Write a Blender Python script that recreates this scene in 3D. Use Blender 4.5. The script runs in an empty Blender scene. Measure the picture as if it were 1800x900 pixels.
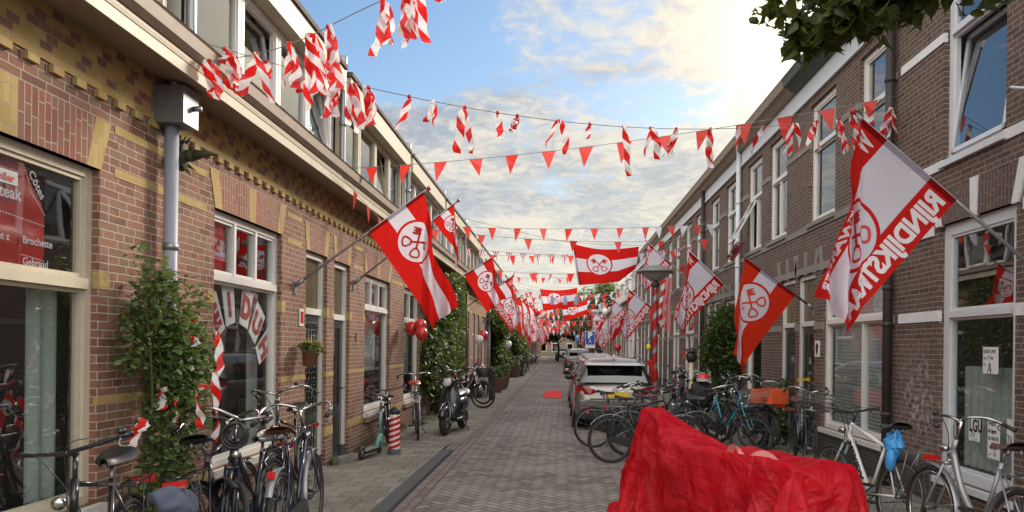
import bpy, bmesh, math, random
from math import sin, cos, pi, radians, sqrt, floor, atan2
from mathutils import Vector, Matrix
RN = random.Random(11)
C = bpy.context.scene.collection
sc = bpy.context.scene
# ---------------------------------------------------------------- camera
EYE, FPX, ROLL = 1.7, 1310.0, 0.012
cam = bpy.data.cameras.new("camera"); camo = bpy.data.objects.new("camera", cam); C.objects.link(camo)
cam.sensor_width = 36; cam.lens = FPX/1800*36
cam.shift_x = -85/1800; cam.shift_y = 160/1800
cam.clip_start = .05; cam.clip_end = 3000
camo.matrix_world = Matrix.Translation((0, 0, EYE)) @ Matrix.Rotation(pi/2, 4, 'X') @ Matrix.Rotation(ROLL, 4, 'Z')
sc.camera = camo
# ---------------------------------------------------------------- sun, sky, exposure
SUN_AZ, SUN_EL = radians(36), radians(26)      # azimuth to the right of the street axis
sun = bpy.data.lights.new("sun", 'SUN'); suno = bpy.data.objects.new("sun", sun); C.objects.link(suno)
sun.energy = 2.1; sun.angle = radians(15); sun.color = (1, .89, .73)
sdir = Vector((sin(SUN_AZ)*cos(SUN_EL), cos(SUN_AZ)*cos(SUN_EL), sin(SUN_EL)))
suno.rotation_euler = sdir.to_track_quat('Z', 'Y').to_euler()
sc.view_settings.view_transform = 'Standard'; sc.view_settings.look = 'None'
sc.view_settings.exposure = 1.1; sc.view_settings.gamma = 1
sc.cycles.use_denoising = True
try: sc.cycles.denoiser = 'OPENIMAGEDENOISE'
except Exception: pass
sc.cycles.max_bounces = 8; sc.cycles.transparent_max_bounces = 16
sc.cycles.sample_clamp_indirect = 8; sc.cycles.caustics_reflective = False; sc.cycles.caustics_refractive = False

class NT:
    """short node-graph writer"""
    def __init__(s, tree): s.t = tree; s.n = tree.nodes; s.l = tree.links
    def put(s, sock, v):
        if v is None: return
        if isinstance(v, bpy.types.NodeSocket): s.l.new(v, sock)
        elif hasattr(sock, 'default_value'):
            try: sock.default_value = v
            except Exception:
                sock.default_value = (v, v, v) if isinstance(v, (int, float)) else tuple(v) + (1,)
    def node(s, kind, ins=None, **kw):
        nd = s.n.new(kind)
        for k, v in kw.items(): setattr(nd, k, v)
        for k, v in (ins or {}).items(): s.put(nd.inputs[k], v)
        return nd
    def m(s, op, a, b=None, c=None, clamp=False):
        nd = s.n.new('ShaderNodeMath'); nd.operation = op; nd.use_clamp = clamp
        for i, v in enumerate((a, b, c)): s.put(nd.inputs[i], v) if v is not None else None
        return nd.outputs[0]
    def mix(s, f, a, b, blend='MIX'):
        nd = s.n.new('ShaderNodeMix'); nd.data_type = 'RGBA'; nd.blend_type = blend
        s.put(nd.inputs[0], f)
        for i, v in ((6, a), (7, b)):
            if isinstance(v, (tuple, list)) and len(v) == 3: v = tuple(v) + (1,)
            s.put(nd.inputs[i], v)
        return nd.outputs[2]
    def comb(s, x, y, z):
        nd = s.n.new('ShaderNodeCombineXYZ')
        for i, v in enumerate((x, y, z)): s.put(nd.inputs[i], v)
        return nd.outputs[0]
    def sep(s, v):
        nd = s.n.new('ShaderNodeSeparateXYZ'); s.put(nd.inputs[0], v); return nd.outputs
    def noise(s, vec, scale, detail=4, rough=.5, dist=0, col=False):
        nd = s.n.new('ShaderNodeTexNoise'); s.put(nd.inputs['Vector'], vec)
        nd.inputs['Scale'].default_value = scale; nd.inputs['Detail'].default_value = detail
        nd.inputs['Roughness'].default_value = rough; nd.inputs['Distortion'].default_value = dist
        return nd.outputs[1 if col else 0]
    def ramp(s, f, stops, interp='LINEAR'):
        nd = s.n.new('ShaderNodeValToRGB'); nd.color_ramp.interpolation = interp
        e = nd.color_ramp.elements
        while len(e) < len(stops): e.new(.5)
        for i, (p, c) in enumerate(stops):
            e[i].position = p
            e[i].color = (c, c, c, 1) if isinstance(c, (int, float)) else tuple(c) + (1,)
        s.put(nd.inputs[0], f); return nd.outputs[0]
    def smooth(s, x, a, b):
        nd = s.n.new('ShaderNodeMapRange'); nd.interpolation_type = 'SMOOTHSTEP'
        s.put(nd.inputs[0], x); nd.inputs[1].default_value = a; nd.inputs[2].default_value = b
        return nd.outputs[0]

w = bpy.data.worlds.new("World"); sc.world = w; w.use_nodes = True
wt = NT(w.node_tree); w.node_tree.nodes.clear()
sky = wt.node('ShaderNodeTexSky', sky_type='NISHITA'); sky.sun_disc = False
sky.sun_elevation = SUN_EL; sky.sun_rotation = SUN_AZ; sky.air_density = 1.2; sky.dust_density = .6; sky.ozone_density = 2.2
SKY = .095
tc = wt.node('ShaderNodeTexCoord').outputs['Generated']
dx, dy, dz = wt.sep(tc)
zz = wt.m('MAXIMUM', wt.m('ADD', dz, .06), .04)
pxx, pyy = wt.m('DIVIDE', dx, zz), wt.m('DIVIDE', dy, zz)
P = wt.comb(pxx, pyy, 0)
# wispy high layer, stretched toward the upper right, and a finer broken layer
rot = wt.node('ShaderNodeMapping', {'Vector': P, 'Rotation': (0, 0, radians(-62)), 'Scale': (1, .42, 1)}).outputs[0]
n1 = wt.noise(rot, 1.7, 8, .58, .5)
n2 = wt.noise(wt.comb(pxx, pyy, 3.3), 4.2, 8, .6, .3)
n4 = wt.noise(wt.comb(pxx, wt.m('MULTIPLY', pyy, .75), 5.3), 13, 6, .6, .6)
n3 = wt.noise(wt.comb(pxx, pyy, 7.7), .8, 3, .5)
dens = wt.m('ADD', wt.m('ADD', wt.m('ADD', wt.m('MULTIPLY', n1, .50), wt.m('MULTIPLY', n4, .24)), wt.m('MULTIPLY', n2, .36)), wt.m('MULTIPLY', n3, .17))
def gap(cx, cy, rx, ry, amt, ang=0):
    """an opening in the clouds around a place in the cloud plane"""
    a = wt.m('SUBTRACT', pxx, cx); b = wt.m('SUBTRACT', pyy, cy)
    ca, sa = cos(ang), sin(ang)
    u = wt.m('DIVIDE', wt.m('ADD', wt.m('MULTIPLY', a, ca), wt.m('MULTIPLY', b, sa)), rx)
    v = wt.m('DIVIDE', wt.m('SUBTRACT', wt.m('MULTIPLY', b, ca), wt.m('MULTIPLY', a, sa)), ry)
    g = wt.m('EXPONENT', wt.m('MULTIPLY', wt.m('ADD', wt.m('MULTIPLY', u, u), wt.m('MULTIPLY', v, v)), -1))
    return wt.m('MULTIPLY', g, amt)
g = wt.m('ADD', gap(-.62, 1.95, .55, .45, .27, .3), gap(.30, 2.55, .26, .30, .17))
g = wt.m('ADD', g, gap(-.1, 3.7, .30, .5, .15))
g = wt.m('ADD', g, gap(-2.5, 1.5, 1.2, 1.2, .22))
g = wt.m('ADD', g, gap(1.6, .3, 1.0, 1.2, .16))
dens = wt.m('SUBTRACT', dens, g)
dens = wt.m('ADD', dens, wt.m('MULTIPLY', wt.smooth(dz, .42, .10), .13))
cov = wt.smooth(dens, .46, .66)
gdir = Vector((.33, 1, .44)).normalized()      # brightest thin patch of the cloud, a little left of the sun
dotS = wt.m('ADD', wt.m('ADD', wt.m('MULTIPLY', dx, gdir.x), wt.m('MULTIPLY', dy, gdir.y)), wt.m('MULTIPLY', dz, gdir.z))
near = wt.m('POWER', wt.m('MAXIMUM', dotS, 0), 140)
wide = wt.m('POWER', wt.m('MAXIMUM', dotS, 0), 9)
shade = wt.smooth(wt.m('ADD', wt.m('MULTIPLY', wt.noise(wt.comb(pxx, pyy, 1.1), 1.6, 7, .6, .3), .6), wt.m('MULTIPLY', n4, .4)), .38, .62)
cc = wt.mix(shade, (.15, .185, .24), (.43, .395, .33))
cc = wt.mix(wt.m('MULTIPLY', wide, .30), cc, (.50, .44, .33))
cc = wt.mix(near, cc, (.95, .82, .58))
low = wt.smooth(dz, .30, .02)
cc = wt.mix(wt.m('MULTIPLY', low, .6), cc, (.42, .40, .34))
# unseen clouds behind the camera, brightened to add fill light to the street
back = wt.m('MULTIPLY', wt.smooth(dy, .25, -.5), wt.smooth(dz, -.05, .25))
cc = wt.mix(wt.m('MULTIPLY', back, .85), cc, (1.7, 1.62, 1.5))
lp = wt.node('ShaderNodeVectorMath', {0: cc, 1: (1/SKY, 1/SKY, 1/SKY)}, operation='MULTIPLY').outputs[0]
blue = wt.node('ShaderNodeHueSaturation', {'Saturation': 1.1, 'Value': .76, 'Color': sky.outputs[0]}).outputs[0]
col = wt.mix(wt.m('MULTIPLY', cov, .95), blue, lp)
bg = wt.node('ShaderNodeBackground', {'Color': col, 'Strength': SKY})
wo = wt.node('ShaderNodeOutputWorld'); wt.l.new(bg.outputs[0], wo.inputs[0])

# ---------------------------------------------------------------- materials
MT = {}
def base(name):
    m = bpy.data.materials.new(name); m.use_nodes = True; m.node_tree.nodes.clear()
    t = NT(m.node_tree); out = t.node('ShaderNodeOutputMaterial'); MT[name] = m
    return m, t, out
def pbsdf(t, out, **ins):
    p = t.node('ShaderNodeBsdfPrincipled')
    for k, v in ins.items(): t.put(p.inputs[k.replace('_', ' ')], v)
    t.l.new(p.outputs[0], out.inputs[0]); return p
def bump(t, h, dist=.004, strength=.6):
    b = t.node('ShaderNodeBump', {'Height': h}); b.inputs['Distance'].default_value = dist
    b.inputs['Strength'].default_value = strength; return b.outputs[0]
def M(name, col, rough=.55, metal=0, var=.18, scale=6, bmp=0, dirt=None, coat=0):
    m, t, out = base(name)
    pos = t.node('ShaderNodeNewGeometry').outputs['Position']
    n = t.noise(pos, scale, 5, .6)
    c2 = tuple(max(0, x*(1-var)) for x in col); c1 = tuple(min(1, x*(1+var*.6)) for x in col)
    c = t.mix(n, c2, c1)
    if dirt: c = t.mix(t.m('MULTIPLY', t.smooth(t.noise(pos, scale*2.3, 6, .7), .52, .75), dirt[3]), c, dirt[:3])
    p = pbsdf(t, out, Base_Color=c, Metallic=metal, Roughness=t.m('ADD', t.m('MULTIPLY', n, .16), rough-.08))
    if coat: p.inputs['Coat Weight'].default_value = coat; p.inputs['Coat Roughness'].default_value = .04
    if bmp: t.put(p.inputs['Normal'], bump(t, t.noise(pos, scale*8, 4), bmp, .5))
    return m
def Mcloth(name, col, trans=.45, thin=0, wave=0):
    m, t, out = base(name)
    pos = t.node('ShaderNodeNewGeometry').outputs['Position']
    n = t.noise(pos, 3, 4, .6)
    c = t.mix(n, tuple(x*.86 for x in col), tuple(min(1, x*1.08) for x in col))
    nrm = bump(t, t.noise(pos, 14, 4, .6, .6), .01, .35) if wave == 0 else bump(t, t.noise(pos, wave, 5, .6, 1.2), .03, .5)
    d = t.node('ShaderNodeBsdfDiffuse', {'Color': c, 'Normal': nrm}); tr = t.node('ShaderNodeBsdfTranslucent', {'Color': c, 'Normal': nrm})
    ms = t.node('ShaderNodeMixShader', {0: trans, 1: d.outputs[0], 2: tr.outputs[0]})
    gl = t.node('ShaderNodeBsdfGlossy', {'Roughness': .38, 'Color': (1, 1, 1, 1), 'Normal': nrm})
    ms = t.node('ShaderNodeMixShader', {0: .035, 1: ms.outputs[0], 2: gl.outputs[0]})
    if thin:
        tp = t.node('ShaderNodeBsdfTransparent', {'Color': tuple(.25+.75*x for x in col)+(1,)})
        ms = t.node('ShaderNodeMixShader', {0: thin, 1: ms.outputs[0], 2: tp.outputs[0]})
    t.l.new(ms.outputs[0], out.inputs[0]); return m
def wall_coords(t):
    x, y, z = t.sep(t.node('ShaderNodeNewGeometry').outputs['Position'])
    return t.m('ADD', x, y), z, t.comb(x, y, z)
def Mbrick(name, c1, c2, c3, mortar, vert=False, stain=0, bw=.214, rh=.0575, ms=.0048):
    m, t, out = base(name)
    h, z, pos = wall_coords(t)
    wob = t.m('MULTIPLY', t.m('SUBTRACT', t.noise(pos, 1.3, 2), .5), .012)
    v = t.comb(t.m('ADD', z, .5), h, 0) if vert else t.comb(h, t.m('ADD', z, wob), 0)
    b = t.node('ShaderNodeTexBrick', {'Vector': v})
    b.inputs['Color1'].default_value = (0, 0, 0, 1); b.inputs['Color2'].default_value = (1, 1, 1, 1); b.inputs['Mortar'].default_value = (.5, .5, .5, 1)
    b.inputs['Scale'].default_value = 1; b.inputs['Mortar Size'].default_value = ms; b.inputs['Mortar Smooth'].default_value = .35
    b.inputs['Brick Width'].default_value = bw; b.inputs['Row Height'].default_value = rh; b.offset_frequency = 2; b.squash = .56; b.squash_frequency = 3
    f = b.outputs[1]; rnd = t.sep(b.outputs[0])[0]
    nb = t.noise(pos, 9, 5, .65); nl = t.noise(pos, .6, 4, .6)
    c = t.ramp(rnd, [(0, c1), (.45, c2), (.8, c3), (1, c2)])
    c = t.mix(t.m('MULTIPLY', nb, .5), c, tuple(x*.55 for x in c1))
    c = t.mix(t.m('MULTIPLY', t.smooth(nl, .4, .75), .4), c, tuple(x*.62 for x in c2))
    stk = t.noise(t.comb(t.m('MULTIPLY', h, 2.2), t.m('MULTIPLY', z, .45), 1.5), 1, 6, .7, .4)
    c = t.mix(t.m('MULTIPLY', t.smooth(stk, .52, .72), .45), c, tuple(x*.38 for x in c2))
    c = t.mix(t.m('MULTIPLY', t.smooth(t.noise(pos, 2.6, 6, .72, .5), .60, .72), .28), c, tuple(min(.6, x*1.5+.08) for x in c3))
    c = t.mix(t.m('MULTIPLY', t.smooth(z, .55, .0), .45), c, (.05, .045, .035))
    if stain:     # lime bloom low on the wall between the drainpipe and the white window
        sx, sy, sz = t.sep(pos)
        a = t.m('MULTIPLY', t.smooth(sz, .35, 1.0), t.smooth(sz, 1.95, 1.2))
        a = t.m('MULTIPLY', a, t.m('MULTIPLY', t.smooth(sy, 8.0, 8.3), t.smooth(sy, 9.2, 8.6)))
        c = t.mix(t.m('MULTIPLY', a, t.m('MULTIPLY', t.smooth(t.noise(pos, 11, 7, .75), .45, .66), .8)), c, (.55, .52, .5))
    mo = t.mix(nb, tuple(x*.7 for x in mortar), mortar)
    c = t.mix(f, c, mo)
    hgt = t.m('ADD', t.m('MULTIPLY', f, -1), t.m('MULTIPLY', t.noise(pos, 60, 3), .35))
    pbsdf(t, out, Base_Color=c, Roughness=.88, Normal=bump(t, hgt, .006, .8)); return m
RED1, RED2, RED3 = (.165, .072, .047), (.32, .145, .092), (.25, .15, .105)
YEL = (.50, .345, .115)
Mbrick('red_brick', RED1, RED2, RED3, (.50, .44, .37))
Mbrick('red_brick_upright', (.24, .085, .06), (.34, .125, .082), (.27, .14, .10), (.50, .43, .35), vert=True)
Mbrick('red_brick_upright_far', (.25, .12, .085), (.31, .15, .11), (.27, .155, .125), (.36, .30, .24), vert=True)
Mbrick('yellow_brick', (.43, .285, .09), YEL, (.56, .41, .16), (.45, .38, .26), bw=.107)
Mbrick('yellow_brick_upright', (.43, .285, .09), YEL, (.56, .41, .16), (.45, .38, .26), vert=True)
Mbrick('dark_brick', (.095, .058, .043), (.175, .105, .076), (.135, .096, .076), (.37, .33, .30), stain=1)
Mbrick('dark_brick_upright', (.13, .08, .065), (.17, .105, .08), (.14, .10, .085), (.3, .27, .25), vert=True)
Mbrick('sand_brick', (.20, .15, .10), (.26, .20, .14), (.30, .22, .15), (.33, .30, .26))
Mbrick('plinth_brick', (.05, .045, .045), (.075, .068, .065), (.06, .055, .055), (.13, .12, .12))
# frieze: yellow and red headers laid in a lattice
def frieze():
    m, t, out = base('lattice_brick'); h, z, pos = wall_coords(t)
    r = t.m('FLOOR', t.m('DIVIDE', z, .0575)); odd = t.m('MODULO', r, 2)
    q = t.m('DIVIDE', t.m('ADD', h, t.m('MULTIPLY', odd, .055)), .11); k = t.m('FLOOR', q)
    fx = t.m('FRACT', q); fz = t.m('FRACT', t.m('DIVIDE', z, .0575))
    wn = t.node('ShaderNodeTexWhiteNoise', {'Vector': t.comb(k, r, 0)}, noise_dimensions='2D').outputs[0]
    pat = t.m('LESS_THAN', t.m('MODULO', t.m('ADD', t.m('ADD', k, t.m('MULTIPLY', r, 2)), 300), 3), .5)
    pat = t.m('MULTIPLY', pat, t.m('GREATER_THAN', wn, .12)); pat = t.m('MAXIMUM', pat, t.m('GREATER_THAN', wn, .93))
    y = t.mix(wn, (.44, .295, .095), (.57, .42, .16)); rd = t.mix(wn, (.22, .11, .08), (.31, .16, .12))
    c = t.mix(pat, y, rd)
    e = t.m('MAXIMUM', t.m('LESS_THAN', fx, .05), t.m('LESS_THAN', fz, .1))
    nb = t.noise(pos, 9, 5, .65); c = t.mix(t.m('MULTIPLY', nb, .45), c, (.12, .07, .03)); c = t.mix(e, c, (.34, .28, .19))
    pbsdf(t, out, Base_Color=c, Roughness=.88, Normal=bump(t, t.m('MULTIPLY', e, -1), .005, .7))
frieze()
def herring(name, c1, c2, joint, size=.105):
    m, t, out = base(name)
    X, Y, Z = t.sep(t.node('ShaderNodeNewGeometry').outputs['Position']); pos = t.comb(X, Y, Z)
    a = t.m('DIVIDE', t.m('ADD', X, Y), sqrt(2)*size); b = t.m('DIVIDE', t.m('SUBTRACT', Y, X), sqrt(2)*size)
    a = t.m('ADD', a, 4000); b = t.m('ADD', b, 2000)
    ia, ib = t.m('FLOOR', a), t.m('FLOOR', b); fa, fb = t.m('FRACT', a), t.m('FRACT', b)
    k = t.m('FLOORED_MODULO', t.m('SUBTRACT', ia, ib), 4)
    isk = lambda n: t.m('COMPARE', k, n, .3)
    k1, k2, k3 = isk(1), isk(2), isk(3); V = t.m('ADD', k2, k3)
    uH = t.m('ADD', fa, k1); uV = t.m('ADD', fb, k2)
    lerp = lambda p, q: t.m('ADD', t.m('MULTIPLY', p, t.m('SUBTRACT', 1, V)), t.m('MULTIPLY', q, V))
    u, v = lerp(uH, uV), lerp(fb, fa)
    ed = t.m('MINIMUM', t.m('MINIMUM', u, t.m('SUBTRACT', 2, u)), t.m('MINIMUM', v, t.m('SUBTRACT', 1, v)))
    wn = t.node('ShaderNodeTexWhiteNoise', {'Vector': t.comb(t.m('SUBTRACT', ia, k1), t.m('SUBTRACT', ib, k2), V)}).outputs[0]
    nb = t.noise(pos, 3.2, 6, .65); nl = t.noise(pos, .45, 4, .6)
    c = t.mix(wn, c1, c2)
    c = t.mix(t.m('MULTIPLY', t.smooth(nl, .42, .62), .6), c, tuple(x*1.15 for x in c2))
    c = t.mix(t.m('MULTIPLY', t.smooth(t.noise(pos, .9, 7, .7, 1.0), .55, .68), .35), c, tuple(x*.6 for x in c1))
    c = t.mix(t.m('MULTIPLY', nb, .5), c, tuple(x*.55 for x in c1))
    e = t.smooth(ed, .105, .035)
    c = t.mix(e, c, joint)
    hgt = t.m('ADD', t.m('ADD', t.m('MULTIPLY', e, -1), t.m('MULTIPLY', wn, .5)), t.m('MULTIPLY', nb, .4))
    pbsdf(t, out, Base_Color=c, Roughness=t.m('ADD', .55, t.m('MULTIPLY', nb, .3)), Normal=bump(t, hgt, .006, .9))
herring('road_clinker', (.135, .108, .098), (.36, .31, .28), (.035, .03, .027))

def flags_mat(name, c1, c2, joint, bw, rh, swap=False):
    m, t, out = base(name)
    X, Y, Z = t.sep(t.node('ShaderNodeNewGeometry').outputs['Position']); pos = t.comb(X, Y, Z)
    b = t.node('ShaderNodeTexBrick', {'Vector': t.comb(Y, X, 0) if swap else t.comb(X, Y, 0)})
    b.inputs['Color1'].default_value = (0, 0, 0, 1); b.inputs['Color2'].default_value = (1, 1, 1, 1)
    b.inputs['Scale'].default_value = 1; b.inputs['Mortar Size'].default_value = .006; b.inputs['Brick Width'].default_value = bw; b.inputs['Row Height'].default_value = rh
    nb = t.noise(pos, 4, 6, .7)
    c = t.mix(t.sep(b.outputs[0])[0], c1, c2); c = t.mix(t.m('MULTIPLY', nb, .55), c, tuple(x*.55 for x in c1))
    c = t.mix(t.m('MULTIPLY', t.smooth(t.noise(pos, 1.7, 6, .7), .55, .72), .5), c, (.10, .10, .065))
    c = t.mix(b.outputs[1], c, joint)
    pbsdf(t, out, Base_Color=c, Roughness=.85, Normal=bump(t, t.m('SUBTRACT', t.m('MULTIPLY', nb, .4), b.outputs[1]), .005, .7))
flags_mat('paving_flags', (.20, .185, .155), (.32, .30, .255), (.07, .062, .05), .30, .30)
flags_mat('edge_clinker', (.18, .14, .13), (.29, .24, .22), (.05, .045, .04), .2, .1, True)
def glass(name, tint, ior, rough=.015, wob=.6):
    m, t, out = base(name)
    pos = t.node('ShaderNodeNewGeometry').outputs['Position']
    nrm = bump(t, t.noise(pos, 1.6, 2, .5), .02, wob*.12)
    inc = t.node('ShaderNodeNewGeometry').outputs['Incoming']
    dt = t.m('ABSOLUTE', t.node('ShaderNodeVectorMath', {0: inc, 1: nrm}, operation='DOT_PRODUCT').outputs['Value'])
    fr = t.m('ADD', ior, t.m('MULTIPLY', 1-ior, t.m('POWER', t.m('SUBTRACT', 1, dt, clamp=True), 5)))
    tp = t.node('ShaderNodeBsdfTransparent', {'Color': tint+(1,)})
    gl = t.node('ShaderNodeBsdfGlossy', {'Roughness': rough, 'Color': (.95, .97, 1, 1), 'Normal': nrm})
    ms = t.node('ShaderNodeMixShader', {0: fr, 1: tp.outputs[0], 2: gl.outputs[0]})
    t.l.new(ms.outputs[0], out.inputs[0])
glass('window_glass', (.86, .91, .91), .19)
glass('upper_glass', (.7, .76, .8), .24, .02)
glass('car_glass', (.16, .20, .23), .12)
def leafm(name, a, b, trans=.35):
    m, t, out = base(name)
    ri = t.node('ShaderNodeNewGeometry').outputs['Random Per Island']
    c = t.mix(ri, a, b)
    d = t.node('ShaderNodeBsdfPrincipled', {'Base Color': c, 'Roughness': .45}); tr = t.node('ShaderNodeBsdfTranslucent', {'Color': t.mix(.5, c, (.25, .32, .03))})
    ms = t.node('ShaderNodeMixShader', {0: trans, 1: d.outputs[0], 2: tr.outputs[0]}); t.l.new(ms.outputs[0], out.inputs[0])
leafm('rose_leaf', (.045, .09, .03), (.14, .21, .065)); leafm('vine_leaf', (.022, .048, .016), (.085, .135, .035))
leafm('pale_leaf', (.06, .10, .03), (.16, .21, .07)); leafm('maple_leaf', (.03, .045, .012), (.09, .11, .02), .28)
leafm('tree_leaf', (.03, .055, .02), (.10, .13, .03)); leafm('yellow_petal', (.75, .5, .02), (.85, .65, .05)); leafm('brown_leaf', (.2, .11, .04), (.32, .2, .08))
M('cream_paint', (.55, .49, .37), .5, dirt=(.3, .25, .18, .35)); M('taupe_paint', (.30, .235, .18), .55, var=.3, dirt=(.12, .1, .08, .5))
M('white_paint', (.74, .73, .70), .42, var=.08, dirt=(.45, .42, .36, .3)); M('cool_white', (.66, .68, .72), .4, var=.08, dirt=(.35, .34, .33, .3))
M('white_stone', (.78, .78, .80), .75, var=.15, scale=9, bmp=.003, dirt=(.3, .29, .28, .6)); M('grey_stone', (.26, .24, .21), .85, var=.3, bmp=.004)
M('dark_green', (.018, .032, .03), .3, coat=.3); M('gutter_green', (.045, .07, .062), .5); M('navy_door', (.012, .03, .09), .3)
M('zinc', (.30, .32, .34), .42, .7, dirt=(.12, .11, .1, .4)); M('pipe_grey', (.30, .32, .38), .5, 0); M('old_iron', (.055, .045, .042), .55, .2, bmp=.003)
M('room_dark', (.12, .105, .09), .9); M('curtain', (.42, .46, .42), .8); M('blind', (.78, .80, .82), .6); M('kerb', (.085, .09, .095), .8, bmp=.003)
M('roof_tile', (.10, .06, .05), .8); M('asphalt', (.05, .05, .05), .9)
M('black_paint', (.012, .013, .017), .28, coat=.5); M('rubber', (.018, .018, .018), .75); M('chrome', (.50, .50, .50), .22, 1, var=.05)
M('steel', (.22, .225, .235), .38, .8); M('rim_grey', (.10, .10, .105), .4, .6); M('navy_paint', (.015, .02, .045), .25, coat=.5); M('silver_paint', (.30, .31, .33), .32, .5)
M('white_enamel', (.72, .73, .75), .22, coat=.4, var=.04); M('mint', (.16, .45, .42), .4); M('cyan_paint', (.03, .3, .42), .3, coat=.4)
M('tan_leather', (.22, .075, .03), .42); M('brown_leather', (.10, .035, .03), .4); M('black_leather', (.015, .015, .016), .4)
M('red_plastic', (.55, .015, .012), .25, coat=.3); M('orange_plastic', (.82, .13, .045), .5); M('blue_bag', (.05, .30, .68), .35); M('slate_fabric', (.075, .09, .14), .8, bmp=.002)
M('red_rubber', (.62, .03, .03), .3, coat=.4); M('white_rubber', (.8, .8, .8), .4); M('pale_green_rubber', (.35, .7, .1), .35); M('yellow_plastic', (.72, .66, .03), .4)
M('terracotta', (.30, .15, .09), .85); M('plank_brown', (.10, .06, .04), .8); M('bark', (.06, .045, .03), .9, bmp=.01); M('stem', (.07, .07, .03), .85)
M('pole_grey', (.36, .37, .39), .35, .5); M('pole_dark', (.075, .055, .045), .6); M('pole_white', (.6, .6, .62), .5)
M('red_carpet', (.70, .035, .04), .9, bmp=.003); M('sign_blue', (.01, .09, .45), .4); M('sign_white', (.8, .8, .8), .4); M('lamp_metal', (.20, .20, .19), .5, .3)
M('lamp_glass', (.40, .41, .38), .25); M('skin', (.45, .28, .2), .6); M('dark_jacket', (.015, .018, .035), .8); M('denim', (.04, .06, .11), .8)
M('wicker', (.09, .06, .035), .9, bmp=.004); M('moss_bronze', (.07, .07, .035), .7, .3); M('net_black', (.02, .02, .02), .8); M('rope', (.25, .25, .23), .8)
RED, WHT = (.68, .020, .016), (.72, .70, .80)
Mcloth('flag_red', RED, .40, .06); Mcloth('flag_white', (.74, .72, .80), .42, .08); Mcloth('flag_ink', (.50, .02, .025), .25); Mcloth('flag_letter', (.80, .78, .84), .3)
Mcloth('flag_sleeve', (.32, .008, .01), .2); Mcloth('flag_orange', (.80, .075, .03), .45, .05)
Mcloth('tape_red', (.72, .02, .018), .4, .1); Mcloth('tape_white', (.8, .8, .8), .4, .12)
Mcloth('pennant_red', (.78, .045, .03), .45); Mcloth('pennant_white', (.72, .72, .76), .45); Mcloth('pennant_stripe', (.42, .02, .03), .3); Mcloth('pennant_blue', (.25, .33, .5), .4)
def tulle():
    m, t, out = base('tulle')
    U, V, _ = t.sep(t.node('ShaderNodeTexCoord').outputs['UV']); uv = t.comb(t.m('MULTIPLY', U, 4.1), t.m('MULTIPLY', V, 2.9), 0)
    c1 = t.noise(uv, 5, 6, .62, 1.6); lay = t.smooth(t.noise(uv, 1.3, 3, .5, 1.2), .49, .52)
    c = t.mix(c1, (.60, .004, .018), (.84, .012, .035)); c = t.mix(t.m('MULTIPLY', lay, .35), c, (.46, .002, .012))
    rdg = lambda n_: t.m('SUBTRACT', 1, t.m('MULTIPLY', t.m('MINIMUM', t.m('ABSOLUTE', t.m('SUBTRACT', n_, .5)), .09), 11))
    r1 = rdg(t.noise(t.comb(t.m('MULTIPLY', U, 9), t.m('MULTIPLY', V, 2.6), 0), 1, 3, .5, .9)); r2 = rdg(t.noise(t.comb(t.m('ADD', t.m('MULTIPLY', U, 5), t.m('MULTIPLY', V, 6)), t.m('SUBTRACT', t.m('MULTIPLY', V, 3), t.m('MULTIPLY', U, 3)), 2), 1.6, 3, .5, .7)); r3 = rdg(t.noise(uv, 7, 3, .5, .6))
    hh = t.m('ADD', t.m('ADD', r1, t.m('MULTIPLY', r2, .7)), t.m('ADD', t.m('MULTIPLY', r3, .35), c1))
    nrm = bump(t, hh, .014, .8); c = t.mix(t.m('MULTIPLY', r1, .22), c, (1, .10, .12))
    a = t.node('ShaderNodeBsdfDiffuse', {'Color': c, 'Normal': nrm}); b = t.node('ShaderNodeBsdfTranslucent', {'Color': c, 'Normal': nrm})
    gl = t.node('ShaderNodeBsdfGlossy', {'Roughness': .5, 'Color': (1, .55, .55, 1), 'Normal': nrm})
    ms = t.node('ShaderNodeMixShader', {0: .40, 1: a.outputs[0], 2: b.outputs[0]}); ms = t.node('ShaderNodeMixShader', {0: .04, 1: ms.outputs[0], 2: gl.outputs[0]})
    sh = t.node('ShaderNodeLayerWeight', {'Blend': .4}).outputs['Facing']; tp = t.node('ShaderNodeBsdfTransparent', {'Color': (1, .22, .24, 1)})
    fac = t.m('MULTIPLY', t.m('SUBTRACT', 1, sh), t.m('SUBTRACT', .50, t.m('MULTIPLY', lay, .26)))
    ms = t.node('ShaderNodeMixShader', {0: fac, 1: ms.outputs[0], 2: tp.outputs[0]}); t.l.new(ms.outputs[0], out.inputs[0])
tulle(); Mcloth('ribbon_pale', (.85, .36, .36), .4, .2)
def tapemat():
    m, t, out = base('tape'); U, V, _ = t.sep(t.node('ShaderNodeTexCoord').outputs['UV'])
    f = t.m('GREATER_THAN', t.m('FRACT', t.m('ADD', V, t.m('MULTIPLY', U, .42))), .5)
    c = t.mix(f, (.78, .02, .018), (.84, .84, .85))
    nrm = bump(t, t.noise(t.node('ShaderNodeNewGeometry').outputs['Position'], 30, 3), .01, .5)
    a = t.node('ShaderNodeBsdfPrincipled', {'Base Color': c, 'Roughness': .35, 'Normal': nrm}); b = t.node('ShaderNodeBsdfTranslucent', {'Color': c})
    ms = t.node('ShaderNodeMixShader', {0: .4, 1: a.outputs[0], 2: b.outputs[0]}); t.l.new(ms.outputs[0], out.inputs[0])
tapemat()
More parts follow.
